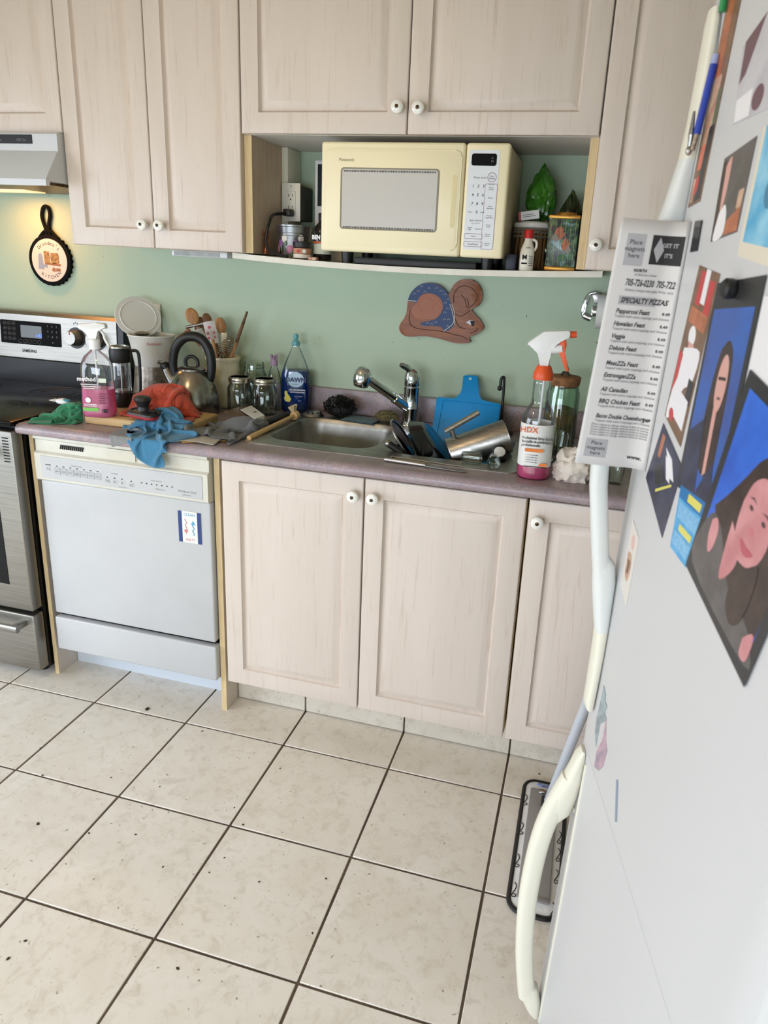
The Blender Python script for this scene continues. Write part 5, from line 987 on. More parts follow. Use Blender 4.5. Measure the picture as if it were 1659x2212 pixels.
# ---------------------------------------------------------------- on the back wall
def c5(x, y, yy): return atY(x * .36166, 280 + y * .36176, yy)
PC = Vector((-1.475, -.004, 1.391)); t = thing('wall_plaque', 'black skillet plaque with round kitchen picture hanging on the wall above the stove', 'plaque', PC)
BI = mat('cast_black', (12, 12, 12), .75, bump=.2, bscale=60, spec=.12)
def WF_(off=0, x=PC.x, z=PC.z): return XZ(x, -off, z)
L2 = lambda g, nm, m, par, **k: g.obj(nm, m, par, **k)
L2(G().prism([((.0925 + .003 * math.cos(28 * a)) * math.cos(a), (.0925 + .003 * math.cos(28 * a)) * math.sin(a)) for a in [2 * PI * i / 168 for i in range(168)]], .0, .016, WF_(), .003), 'rim', BI, t)
face = L2(G().prism(circ(0, 0, .079, n=48), .0155, .0175, WF_()), 'picture_disc', mat('plaque_cream', (228, 206, 188), .5), t)
hnd = L2(G().tube([tuple(WF_(0) @ Vector(p)) for p in spline([(-.008, .085, .010), (-.006, .11, .010), (-.016, .135, .010), (-.020, .165, .010), (-.008, .192, .010), (.010, .190, .010), (.016, .165, .010), (.008, .135, .010), (.004, .110, .010), (.010, .085, .010)], 5)], .0065, 8), 'handle_loop', BI, t)
L2(G().tube([tuple(WF_(0) @ Vector(p)) for p in ((-.012, .116, .012), (.012, .116, .012), (.014, .106, .012), (-.014, .106, .012))], .006, 8, closed=True), 'handle_knot', BI, t)
for sx in (-1, 1): L2(G().tube([tuple(WF_(0) @ Vector(p)) for p in spline([(sx * .004, .112, .010), (sx * .022, .100, .010), (sx * .040, .082, .010)], 4)], .006, 8), 'handle_strap', BI, t)
def arctext(s, R, a0, a1, size, m, nm, up=True):
    g = G()
    for i, ch in enumerate(s):
        a = math.radians(a0 + (a1 - a0) * i / (len(s) - 1)); rot = a - PI / 2 if up else a + PI / 2
        g.text(ch, size, WF_() @ Matrix.Translation((R * math.cos(a), R * math.sin(a), .0176)) @ Matrix.Rotation(rot, 4, 'Z'), .0002)
    o = L2(g, nm, m, face, smooth=0); o['kind'] = 'stuff'; return o
arctext("Grandma's", .062, 132, 44, .019, INK, 'lettering'); arctext('KITCHEN', .062, 236, 312, .018, INK, 'lettering', False)
GOLD_ = mat('print_gold', (196, 148, 74), .6, var=(120, 84, 44), vscale=90); PGREY = mat('print_grey', (150, 156, 170), .6); PBR = mat('print_brown', (160, 104, 62), .6)
for pts, m, nm in (([(-.052, -.034), (-.026, -.034), (-.030, .016), (-.034, .024), (-.044, .024), (-.048, .016)], PGREY, 'coffee_pot_print'), ([(-.022, -.010), (.004, -.012), (.002, .032), (-.022, .034)], GOLD_, 'bag_print'), ([(.008, -.014), (.044, -.010), (.044, .018), (.040, .028), (.010, .028), (.006, .016)], GOLD_, 'basket_print'), ([(-.020, -.016), (.048, -.020), (.052, -.012), (-.022, -.008)], PBR, 'plate_print'), ([(-.026, -.026), (-.010, -.028), (-.010, -.016), (-.026, -.015)], PGREY, 'cup_print'), ([(.008, -.038), (.022, -.042), (.026, -.030), (.014, -.024)], PBR, 'bun_print'), ([(.026, -.040), (.048, -.038), (.046, -.028), (.028, -.028)], PBR, 'cookie_print')):
    L2(G().prism(pts, .0174, .0180, WF_()), nm, m, face)
# wooden mouse
MOUT = [(365, 350), (372, 378), (400, 402), (440, 407), (520, 404), (600, 418), (690, 443), (750, 447), (793, 437), (778, 408), (820, 396), (868, 360), (866, 335), (840, 295), (795, 248), (838, 222), (858, 190), (862, 150), (850, 108), (815, 74), (770, 63), (725, 72), (690, 100), (668, 140), (662, 158), (640, 125), (600, 95), (545, 84), (490, 96), (445, 135), (420, 190), (412, 245), (404, 285), (380, 318)]
MO = c3(600, 260, -.01); t = thing('wall_plaque', 'painted wooden mouse in a blue dotted dress hanging above the faucet', 'plaque', (MO.x, 0, MO.z))
def mo(pts): return [((lambda q: (q.x, q.z))(c3(x, y, -.012))) for x, y in pts]
def smooth2(pts, k=4):
    P = spline([(a, b, 0) for a, b in pts + [pts[0]]], k)[:-1]; return [(v.x, v.y) for v in P]
XZ0 = XZ(0, 0, 0)
MWOOD = mat('stained_wood', (146, 84, 44), .45, var=(120, 64, 32), vscale=5, vstretch=(3, 20, 20)); MDARK = mat('wood_line', (84, 46, 26), .6); DBLUE = mat('dress_blue', (18, 52, 100), .5); PINKL = mat('rose_line', (198, 112, 92), .5); CRM = mat('lace_white', (222, 214, 200), .6)
body = G().prism(smooth2(mo(MOUT), 3), .0, .014, XZ0, .002).obj('body', MWOOD, t)
DR = [(418, 190), (440, 140), (490, 98), (545, 86), (600, 97), (640, 127), (662, 160), (676, 215), (692, 270), (692, 340), (640, 376), (610, 345), (520, 342), (492, 325), (575, 305), (615, 270), (628, 225), (610, 175), (560, 148), (505, 155), (480, 185), (470, 205)]
G().prism(smooth2(mo(DR), 3), .0135, .0150, XZ0).obj('dress', DBLUE, body)
G().prism(smooth2(mo([(470, 205), (500, 160), (560, 150), (610, 178), (628, 225), (612, 270), (570, 302), (510, 300), (470, 300), (440, 260), (450, 230)]), 3), .0135, .0148, XZ0).obj('patch', mat('rose_wood', (160, 96, 66), .5), body)
def mline(pts, r, m, nm, par, closed=False): return G().tube([(lambda q: (q.x, -.0150, q.z))(c3(v.x, v.y, -.015)) for v in spline([(a, b, 0) for a, b in pts], 4)], r, 6, closed=closed).obj(nm, m, par)
for pts in ([(478, 215), (500, 180), (545, 178), (572, 205), (560, 240)], [(425, 245), (440, 285), (475, 300), (500, 285)], [(575, 258), (600, 268), (608, 245), (600, 225)], [(500, 165), (550, 155), (600, 185), (615, 225)], [(430, 230), (455, 225), (490, 235), (500, 260)]): mline(pts, .0011, PINKL, 'rose_stroke', body)
for pts, m in (([(415, 190), (470, 196)], CRM), ([(668, 212), (684, 262), (690, 325), (632, 374)], CRM), ([(680, 212), (696, 262), (698, 335)], CRM), ([(690, 205), (694, 150), (730, 108), (790, 112), (832, 160), (815, 205), (775, 240)], MDARK), ([(735, 155), (760, 190), (765, 232)], MDARK), ([(770, 180), (780, 210), (772, 235)], MDARK), ([(700, 300), (720, 345), (760, 360)], MDARK), ([(700, 270), (735, 285), (790, 250)], MDARK), ([(430, 250), (425, 310), (450, 350), (520, 365), (600, 372), (690, 392)], MDARK), ([(690, 395), (740, 405), (775, 425)], MDARK), ([(790, 385), (820, 375), (835, 355)], MDARK)): mline(pts, .0012, m, 'painted_line', body)
G().prism(mo([(765, 322), (788, 308), (816, 312), (812, 342), (795, 338)]), .0138, .0150, XZ0).obj('eye', mat('eye_pale', (196, 196, 204), .4), body); G().prism(mo([(790, 312), (816, 312), (812, 344), (798, 340)]), .0148, .0154, XZ0).obj('pupil', INK, body)
for (x_, y_) in ((455, 145), (500, 103), (545, 115), (590, 112), (640, 150), (640, 200), (638, 258), (636, 300), (585, 318), (535, 322), (655, 235), (660, 300), (655, 340), (480, 130), (520, 135), (615, 130), (658, 180), (560, 328)):
    for dx_, dy_ in ((0, 0), (7, 5), (-6, 6)): 
        q = c3(x_ + dx_, y_ + dy_, -.015); G().cyl((q.x, -.0148, q.z), (q.x, -.0156, q.z), .0011, n=6).obj('dot', CRM, body)
# wall outlet behind the fryer
def outlet(name, label, x0, x1, z0, z1, y, plug=False):
    t = thing(name, label, 'outlet', ((x0 + x1) / 2, y, z0)); cx = (x0 + x1) / 2; cz = (z0 + z1) / 2; OW = mat('outlet_ivory', (230, 228, 216), .4)
    pl = G().box(x0, x1, y - .006, y - .0003, z0, z1, .002, 2).obj('plate', OW, t); bl_ = G().box(cx - .0165, cx + .0165, y - .0085, y - .005, cz - .033, cz + .033, .002).obj('receptacle', OW, pl)
    for dz_ in (-.0175, .0175):
        for dx_, hh in ((-.0065, .0045), (.0065, .0038)): G().box(cx + dx_ - .001, cx + dx_ + .001, y - .0092, y - .0083, cz + dz_ + .003 - hh, cz + dz_ + .003 + hh).obj('slot', INK, pl)
        G().cyl((cx, y - .0084, cz + dz_ - .009), (cx, y - .0092, cz + dz_ - .009), .0022, n=10).obj('ground_hole', INK, pl)
    G().cyl((cx, y - .0055, cz + .048), (cx, y - .0068, cz + .048), .0026, n=10).obj('screw', STEEL, pl)
    return t
t = outlet('wall_outlet', 'ivory wall outlet with a plug in it behind the open fryer lid', -1.083, -1.013, 1.140, 1.255, 0)
pg = thing('power_plug', 'cream plug in the wall outlet behind the fryer lid', 'plug', (-1.045, -.0085, 1.20)); G().box(-1.060, -1.030, -.034, -.0085, 1.205, 1.230, .005, 3).obj('plug_body', CREAMC, pg); G().tube(spline([(-1.045, -.03, 1.208), (-1.045, -.045, 1.16), (-1.03, -.05, 1.05), (-1.02, -.06, .925)], 4), .003, 6).obj('cord', CREAMC, pg)
# paper towel holder
t = thing('paper_towel_holder', 'chrome wall paper towel holder seen beside the hanging menu', 'holder', (.56, 0, 1.33)); PA = lambda px, py: atY(px, py, -.03)
g = G().prism([((lambda q: (q.x, q.z))(PA(*q_))) for q_ in ((1279, 631), (1296, 632), (1300, 655), (1285, 657), (1279, 640))], .0, .020, XZ(0, -.005, 0), .002); g.obj('bracket', STEEL, t)
arm = [PA(*q_) for q_ in ((1288, 632), (1273, 636), (1264, 655), (1260, 672), (1264, 682), (1276, 688))]; G().tube(spline([(v.x, -.035, v.z) for v in arm], 4), [.006] * 6 + [.0085] * 9 + [.011] * 6, 12, flat=.7).obj('arm', CHROME, t)
rl = thing('paper_towel_roll', 'white paper towel roll on the chrome wall holder', 'paper towel', (.68, -.07, 1.28)); G().lathe([(.018, 0), (.052, .001), (.052, .255), (.018, .256)], 40, cap0=False, cap1=False, M=axisM((.567, -.078, 1.333), (.9, -.078, 1.333))).obj('paper', mat('towel_paper', (226, 226, 224), .9, bump=.5, bscale=70), rl); G().lathe([(.018, 0), (.018, .256)], 24, cap0=False, cap1=False, M=axisM((.567, -.078, 1.333), (.9, -.078, 1.333))).obj('core', mat('core_card', (150, 120, 90), .8), rl)
G().cyl((.556, -.078, 1.333), (.836, -.078, 1.333), .0185, n=20).obj('roller', CHROME, t); G().box(.832, .840, -.092, -.0005, 1.320, 1.385, .003).obj('end_plate', CHROME, t); G().box(.552, .560, -.092, -.0005, 1.320, 1.346, .002).obj('end_plate', CHROME, t)
# light under the tall cabinet
t = thing('cabinet_light', 'slim white fluorescent fixture under the tall wall cabinet', 'light', (-.70, -.22, ZU)); G().box(-.785, -.585, -.27, -.17, ZU - .020, ZU - .0003, .004).obj('housing', WHITE, t); G().box(-.775, -.612, -.2715, -.2695, ZU - .0175, ZU - .004).obj('lens', mat('lens_grey', (170, 172, 168), .4, var=(140, 142, 138), vscale=20), t)

# ---------------------------------------------------------------- in the microwave niche
SHZ = shelf_z
tag(G().box(-.4695, -.448, -.110, -.0005, SHZ(-.46), ZM - .001, .002).obj('cable_raceway', mat('raceway_cream', (226, 222, 204), .5), loc=(-.459, -.05, SHZ(-.46))), 'cream painted cable raceway in the left corner of the niche', 'raceway')
oa = atY(599, 436, -.115) + Vector((.018, 0, 0)); ob = atY(643, 436, -.115) + Vector((.010, 0, 0)); zt = atY(620, 395, -.115).z; zb = atY(622, 478, -.115).z
outlet('wall_outlet', 'white duplex outlet beside the microwave in the niche', oa.x, ob.x, zb, zt, -.1125)
tag(G().box(-.4475, ob.x - .004, -.1120, -.0005, zb + .004, zt - .006, .003).obj('outlet_box', mat('box_shade_grey', (66, 66, 62), .6), loc=(-.43, -.05, zb)), 'outlet box coloured as if in shade behind the duplex outlet in the niche', 'box')  # shade on the box side is put into its dark grey
# tulip pail
bx = -.386; t = thing('tin_pail', 'small galvanized pail painted with tulips left of the microwave', 'pail', (bx, -.205, SHZ(bx)))
pl = L(G().lathe([(.043, 0), (.044, .003), (.0555, .092), (.058, .094), (.058, .098), (.054, .097), (.042, .006), (0, .005)], 40, cap1=False), 'pail_body', mat('galvanized', (176, 176, 176), .3, .9, var=(140, 142, 146), vscale=24), t)
for z in (.066, .074): L(G().tube([((.0445 + .0115 * z / .092 + .0006) * math.cos(a * PI / 20), (.0445 + .0115 * z / .092 + .0006) * math.sin(a * PI / 20), z) for a in range(40)], .0012, 5, closed=True), 'ridge', MATS['galvanized'], pl)
TUL = [mat('tulip_pink', (196, 120, 150), .5), mat('tulip_mauve', (140, 96, 150), .5), mat('tulip_white', (226, 220, 214), .5)]; LEAF = mat('tulip_leaf', (96, 130, 92), .5)
for k in range(7):
    an = math.radians(-140 + k * 20); z = .026 + .016 * (k % 3); r = .0445 + .0115 * z / .092; M = Matrix.Translation((r * math.cos(an), r * math.sin(an), z)) @ Matrix.Rotation(an, 4, 'Z')
    L(G().ball((0, 0, 0), .0022, .010, .013, 12, 8, M), 'tulip', TUL[k % 3], pl); L(G().ball((0, .004, -.012), .0018, .004, .011, 10, 8, M), 'leaf', LEAF, pl)
# black cord with plug
t = thing('extension_lead', 'black power cord looping from the niche outlet over the pail', 'cord', (-.44, -.12, SHZ(-.44))); c0 = Vector(((oa.x + ob.x) / 2, -.123, zb + .026))
G().box(c0.x - .013, c0.x + .013, -.156, -.1215, c0.z - .012, c0.z + .010, .004).obj('plug', BLACKP, t); G().tube(spline([c0 + Vector((-.002, -.03, -.004)), c0 + Vector((-.024, -.075, -.012)), (-.442, -.262, 1.548), (-.448, -.276, 1.50), (-.438, -.280, 1.468), (-.400, -.284, SHZ(-.4) + .008), (-.37, -.29, SHZ(-.36) + .0055)], 6), .0048, 8).obj('wire', BLACKP, t)
t = thing('copper_wire', 'tangled bundle of copper wire hanging at the niche edge', 'wire', (-.457, -.250, SHZ(-.457))); CU = mat('copper', (176, 108, 78), .35, .8)
for k in range(7):
    rr = random.Random(k); pts = [(-.4575 + .008 * math.cos(a * .63 + k) + rr.uniform(-.003, .003), -.255 + .006 * math.sin(a * .63 + k), SHZ(-.4575) + .0005 + .036 * (1 - math.cos(a * .63)) + rr.uniform(0, .006)) for a in range(10)]; G().tube(pts, .0011, 5, closed=True).obj('loop', CU, t)
# black lidded jar
bx = -.330; t = thing('supplement_jar', 'short dark jar with printed paper label and black lid on the niche shelf', 'jar', (bx, -.268, SHZ(bx)), (0, 0, .3)); L(G().lathe([(.026, 0), (.0275, .003), (.0275, .034), (.026, .036)], 32), 'body', mat('amber_dark', (52, 36, 28), .25), t); L(G().lathe([(.0285, .036), (.0285, .050), (.026, .052)], 32), 'lid', BLACKP, t)
for z0_, z1_, m, nm in ((.004, .015, mat('label_paper', (224, 214, 200), .6), 'lower_label'), (.016, .032, mat('label_tan', (178, 128, 98), .6), 'upper_label')): L(G().loft([[(.0278 * math.cos(a), .0278 * math.sin(a), z) for a in [math.radians(-180 + 9 * i) for i in range(21)]] for z in (z0_, z1_)], False, False, close=False), nm, m, t, smooth=0)
L(G().prism(circ(0, 0, .0055), 0, .0004, Matrix.Translation((-.010, -.0262, .024)) @ Matrix.Rotation(math.radians(-20), 4, 'Z') @ Matrix.Rotation(PI / 2, 4, 'X')), 'seal', mat('seal_red', (170, 50, 44), .5), t); L(G().prism(circ(0, 0, .0055), 0, .0004, Matrix.Translation((.008, -.0268, .024)) @ Matrix.Rotation(math.radians(16), 4, 'Z') @ Matrix.Rotation(PI / 2, 4, 'X')), 'logo', WP, t)
# dark sauce bottle
bx = -.278; t = thing('sauce_bottle', 'dark bottle with white lettered label tucked beside the microwave', 'bottle', (bx, -.232, SHZ(bx))); sb_ = L(G().lathe([(.026, 0), (.028, .004), (.028, .085), (.024, .10), (.013, .112), (.012, .125)], 32), 'body', mat('dark_bottle', (20, 17, 16), .15), t); L(G().lathe([(.0135, .118), (.0135, .138), (.012, .140)], 20), 'cap', BLACKP, t)
L(G().loft([[(.0284 * math.cos(a), .0284 * math.sin(a), z) for a in [math.radians(-200 + 11 * i) for i in range(21)]] for z in (.020, .050)], False, False, close=False), 'paper_label', mat('label_sage', (196, 200, 184), .6), sb_, smooth=0)
L(G().loft([[(.0285 * math.cos(a), .0285 * math.sin(a), z) for a in [math.radians(-200 + 11 * i) for i in range(21)]] for z in (.051, .057)], False, False, close=False), 'orange_stripe', mat('stripe_orange', (190, 84, 46), .6), sb_, smooth=0)
L(G().text('BEN', .017, Matrix.Translation((-.010, -.0286, .068)) @ Matrix.Rotation(math.radians(-14), 4, 'Z') @ Matrix.Rotation(PI / 2, 4, 'X'), .0004, bold=.0007), 'lettering', WP, sb_, smooth=0)
pk = tag(G().box(-.298, -.272, -.300, -.276, SHZ(-.285), SHZ(-.285) + .010, .003, 2).obj('foil_packet', mat('packet_red', (176, 52, 40), .35, var=(222, 200, 170), vscale=60), loc=(-.285, -.288, SHZ(-.285))), 'small red foil packet in front of the sauce bottle', 'packet')
# white framed screen behind the microwave
t0 = atY(681, 346, -.05); t1 = atY(683, 455, -.05); t = thing('tablet', 'white framed tablet leaning on the wall behind the microwave', 'tablet', (t0.x + .055, -.05, SHZ(-.3))); G().box(t0.x, t0.x + .115, -.052, -.042, SHZ(-.3), t0.z, .003).obj('frame', WP, t); G().box(t0.x + .010, t0.x + .105, -.0528, -.0515, t1.z + .014, t0.z - .012, .0005, 1).obj('screen', mat('dark_screen', (24, 30, 40), .15), t)
# right side of the niche: clamp crock, tin, syrup jug, box, bag
bx = .3555; t = thing('clamp_jar', 'brown striped ceramic jar with white clamp lid behind the syrup jug', 'jar', (bx, -.145, SHZ(bx) + .001)); 
def stripem():
    m, nt, b = newmat('basket_brown', .3); v = vecn(nt, (1, 1, 1), False); wv = nt.nodes.new('ShaderNodeTexNoise'); wv.inputs['Scale'].default_value = 1; mp = nt.nodes.new('ShaderNodeMapping'); mp.inputs['Scale'].default_value = (160, 160, 4); nt.links.new(v, mp.inputs['Vector']); nt.links.new(mp.outputs[0], wv.inputs['Vector']); c = mixnode(nt, rampn(nt, wv.outputs['Fac'], .45, .55), hx(58, 40, 28), hx(150, 116, 78)); nt.links.new(c, b.inputs['Base Color']); return m
jb = L(G().lathe([(.050, 0), (.055, .004), (.058, .04), (.057, .11), (.054, .118)], 36), 'body', stripem(), t)
for z in (.092, .104, .112): L(G().lathe([(.0575, z), (.0590, z + .003), (.0575, z + .006)], 36, cap0=False, cap1=False), 'band', mat('band_grey', (150, 142, 128), .3, .4), jb)
L(G().lathe([(.055, .119), (.058, .122), (.058, .132), (.050, .137), (.02, .139)], 36), 'lid', CERAM, t); L(G().tube(spline([(.046, -.040, .06), (.050, -.044, .09), (.047, -.040, .125), (.036, -.030, .142)], 4), .0018, 6), 'clamp', STEEL, t); L(G().ball((.048, -.044, .058), .008, .004, .008), 'clamp_lever', STEEL, t)
bx = .452; t = thing('tea_tin', 'tall square tea tin printed with robins among leaves', 'tin', (bx, -.215, SHZ(bx)), (0, 0, -.06))
def tinm():
    m, nt, b = newmat('leaf_print', .3); v = vecn(nt, (1, 1, 1), False); vo = nt.nodes.new('ShaderNodeTexVoronoi'); vo.inputs['Scale'].default_value = 85; nt.links.new(v, vo.inputs['Vector']); n1 = noisen(nt, v, 55, 4, .6, 1.0); n2 = noisen(nt, v, 28, 3, .6, .8)
    c = mixnode(nt, rampn(nt, n1, .42, .6), hx(20, 32, 46), hx(74, 112, 74)); c = mixnode(nt, rampn(nt, n2, .56, .68), c, hx(128, 158, 168)); c = mixnode(nt, rampn(nt, vo.outputs['Distance'], .10, .02), c, hx(206, 206, 130)); nt.links.new(c, b.inputs['Base Color']); return m
GOLDT = mat('gold_tin', (190, 142, 66), .3, .7)
tb_ = L(G().box(-.042, .042, -.042, .042, .010, .142, .004, 2), 'body', tinm(), t); L(G().box(-.0435, .0435, -.0435, .0435, 0, .012, .003, 2), 'base_rim', GOLDT, t); L(G().box(-.0435, .0435, -.0435, .0435, .140, .150, .003, 2), 'lid', GOLDT, t); L(G().lathe([(.030, .149), (.031, .153), (.027, .158), (.010, .160)], 30), 'lid_dome', GOLDT, t)
for x_, z_, k in ((-.012, .100, 1.0), (.012, .070, -.8)):
    bd_ = L(G().prism([(x_ + k * a, z_ + b_) for a, b_ in ((-.016, -.012), (-.004, -.018), (.012, -.012), (.018, -.002), (.012, .006), (.013, .014), (.004, .019), (-.006, .014), (-.010, .004))], .0421, .0428, Matrix.Rotation(PI / 2, 4, 'X')), 'robin', mat('robin_orange', (190, 92, 44), .5, var=(110, 70, 44), vscale=70), tb_)
    L(G().prism([(x_ + k * a, z_ + b_) for a, b_ in ((-.020, -.014), (-.004, -.022), (.002, -.014), (-.008, .002))], .0422, .0432, Matrix.Rotation(PI / 2, 4, 'X')), 'robin_wing', mat('robin_grey', (132, 126, 118), .6), tb_)
L(G().prism(circ(.004, .036, .014, .010, 20), .0421, .0428, Matrix.Rotation(PI / 2, 4, 'X')), 'melon', mat('melon_green', (60, 104, 74), .6), tb_)
gw = G()
for k in range(6): gw.box(-.034 + k * .0135, -.0333 + k * .0135, -.0429, -.0421, .014, .138)
L(gw, 'cage_lines', mat('cage_line', (176, 166, 110), .5), tb_)['kind'] = 'stuff'
bx = .358; t = thing('syrup_jug', 'small white syrup jug with red cap on the niche shelf', 'jug', (bx, -.282, SHZ(bx)), (0, 0, .2))
jg = L(bottle_shell((0, 0, 0), [(.018, 0), (.020, .003), (.0205, .045), (.019, .058), (.013, .074), (.0105, .082), (.0105, .090)], 1, .8, 2.4), 'body', mat('jug_white', (230, 226, 212), .35, sub=.1), t); L(G().lathe([(.0125, .087), (.0125, .108), (.0115, .110)], 22), 'cap', mat('cap_red', (196, 34, 36), .35), t); L(G().tube(spline([(.010, 0, .086), (.022, 0, .080), (.024, 0, .066), (.018, 0, .054)], 4), .0036, 8), 'handle', MATS['jug_white'], t)
gb = G(); JF = lambda x, z: Matrix.Translation((x, -.0166, z)) @ Matrix.Rotation(PI / 2, 4, 'X'); gb.text('PURE', .0055, JF(0, .062), .0003); gb.text('M', .018, JF(-.008, .036), .0003, bold=.0005); gb.box(-.016, .0, -.004, .0, 0, .0004, M=JF(0, .022))
for j in range(6): gb.box(.004, .015, -.0006, .0006, 0, .0004, M=JF(0, .040 - j * .005))
L(gb, 'label_print', INK, jg, smooth=0)['kind'] = 'stuff'
t = thing('small_box', 'small white carton with red end lying on the clamp jar lid', 'box', (.345, -.176, SHZ(.357) + .1365), (0, -.16, .1)); L(G().box(-.030, .030, -.014, .014, 0.006, .030, .001, 1), 'carton', WP, t); L(G().box(-.0308, -.022, -.0145, .0145, .0055, .0305, .001, 1), 'red_end', RED, t)
o = L(G().box(-.018, .020, -.0146, -.0142, .014, .0155).box(-.018, .014, -.0146, -.0142, .019, .0205), 'print_lines', INKG, t); o['kind'] = 'stuff'
def bag(name, label, c, r, m, seed, cat='bag', k2=.5):
    b = bmesh.new(); bmesh.ops.create_icosphere(b, subdivisions=4, radius=1); sv = Vector((seed, seed * 2, 1))
    for v in b.verts:
        q = v.co.copy(); k = 1 + .28 * mnoise.noise(q * 1.3 + sv) - k2 * abs(mnoise.noise(q * 2.6 + sv)) * .7; tp_ = 1 - .55 * max(0, q.z); v.co = Vector((q.x * r[0] * tp_, q.y * r[1] * tp_, q.z * r[2])) * k
    mz = min(v.co.z for v in b.verts); g = G().bm(b, Matrix.Translation((c[0], c[1], c[2] - mz))); return tag(g.obj(name, m, smooth=26, loc=c), label, cat)
bag('produce_bag', 'bright green translucent plastic bag stuffed above the clamp jar', (.366, -.098, SHZ(.357) + .1372), (.046, .040, .082), mat('green_film', (70, 140, 40), .22, var=(36, 78, 24), vscale=14, sub=.2), 4)
bag('produce_bag', 'dark crumpled bag between the green bag and the tea tin', (.456, -.085, SHZ(.452) + .0965), (.034, .036, .066), mat('dark_film', (34, 38, 28), .3, var=(64, 84, 40), vscale=18), 9)
tag(G().box(.412, .495, -.135, -.04, SHZ(.45), SHZ(.45) + .098, .004).obj('storage_box', mat('dark_carton', (38, 36, 32), .6), loc=(.452, -.09, SHZ(.45))), 'dark carton under the crumpled dark bag behind the tea tin', 'box')
tag(G().box(.302, .330, -.300, -.215, SHZ(.315), SHZ(.315) + .045, .003).obj('small_box', mat('navy_box', (22, 28, 46), .5), loc=(.316, -.26, SHZ(.315))), 'little navy box squeezed between microwave and syrup jug', 'box')

# ---------------------------------------------------------------- mop on the floor
t = thing('flat_mop', 'flat floor mop with black edged white pad lying beside the refrigerator', 'mop', (.585, -.84, 0)); PADW = mat('pad_white', (226, 226, 224), .9, bump=.4, bscale=120)
padl = rrect(.590, -.838, .118, .455, .035, 6); G().prism(padl, .001, .010, None, .003).obj('pad', PADW, t); G().tube([(x, y, .007) for x, y in padl], .0062, 8, closed=True).obj('black_edging', BLACKP, t)
pm = G().box(.549, .626, -1.030, -.650, .010, .018, .003, 2).obj('plate', mat('mop_grey', (146, 142, 138), .45), t); G().box(.572, .590, -.674, -.652, .018, .026, .003, 2).obj('clip', CHROME, pm); G().box(.549, .626, -1.034, -1.022, .016, .021, .002).obj('end_ridge', mat('mop_grey', (146, 142, 138), .45), pm)
G().box(.565, .625, -.632, -.622, .008, .016, .003).obj('blue_fringe', mat('fringe_blue', (70, 90, 160), .9, var=(190, 196, 214), vscale=120), t)
for k, (x_, y_) in enumerate(((.537, -.69), (.537, -.80), (.538, -.91), (.540, -1.0), (.638, -.80), (.638, -.86), (.637, -.93), (.634, -1.03))):
    pts = [(x_ + .005 * math.sin(a * .9) + .001 * a * .3, y_ + .012 * math.cos(a * .55) - .003 * a, .0108) for a in range(12)]; G().tube(pts, .0011, 5).obj('printed_squiggle', INK, t)
r0 = Vector((.600, -.705, .022)); r1 = Vector((.732, -1.218, 1.20)); G().tube([r0, r1], .0125, 16).obj('pole', mat('mop_pole', (206, 212, 222), .35, .2), t); G().box(.582, .618, -.722, -.690, .017, .034, .004).obj('pivot', BLACKP, t); G().tube([r1, r1 + (r1 - r0) * .05], .014, 14).obj('pole_grip', BLACKP, t)

# ---------------------------------------------------------------- on the refrigerator
MFI = MF.inverted(); CL = MFI @ CAM; MR = MFI.to_3x3()
def FL(px, py, x=0.0): d = MR @ ray(px, py); q = CL + d * ((x - CL.x) / d.x); return (q.y, q.z)
def FLy(px, py, y): d = MR @ ray(px, py); return CL + d * ((y - CL.y) / d.y)
def fplane(off): return Matrix(((0, 0, -1, -off), (1, 0, 0, 0), (0, 1, 0, 0), (0, 0, 0, 1)))   # local (y,z) outline, thickness away from the door
def pthing(name, label, cat, cen, lay=0): return thing(name, label, cat, M=MF @ Matrix.Translation((-.0004, cen[0], cen[1])))
def fobj(g, nm, m, par): g.xf(MF); return g.obj(nm, m, par, 0)
def fpaper(name, label, cat, quad, m, prints=(), lay=0, th=.0006):
    Q = [FL(*q) if q[0] > 3 else q for q in quad]; cen = (sum(q[0] for q in Q) / len(Q), sum(q[1] for q in Q) / len(Q)); t = pthing(name, label, cat, cen); o0 = .0002 + lay * .0008
    fobj(G().prism(Q, o0, o0 + th, fplane(0)), 'sheet', m, t)
    if len(Q) == 4:
        TLq, TRq, BRq, BLq = Q
        def uv(s, tt): a = (TLq[0] + (TRq[0] - TLq[0]) * s, TLq[1] + (TRq[1] - TLq[1]) * s); b = (BLq[0] + (BRq[0] - BLq[0]) * s, BLq[1] + (BRq[1] - BLq[1]) * s); return (a[0] + (b[0] - a[0]) * tt, a[1] + (b[1] - a[1]) * tt)
        for k, (nm, pm_, pts) in enumerate(prints): fobj(G().prism([uv(*q) for q in (smooth2(pts, 4) if len(pts) > 4 and len(pts) < 20 else pts)], o0 + th, o0 + th + .0001 + .00004 * k, fplane(0)), nm, pm_, t)
    return t
def R_(x0, y0, x1, y1): return [(x0, y0), (x1, y0), (x1, y1), (x0, y1)]
def E_(cx, cy, rx, ry, n=22): return [(cx + rx * math.cos(2 * PI * i / n), cy + ry * math.sin(2 * PI * i / n)) for i in range(n)]
pr_ = lambda nm, rgb, v=None, sc=40: mat(nm, rgb, .35, var=v, vscale=sc)
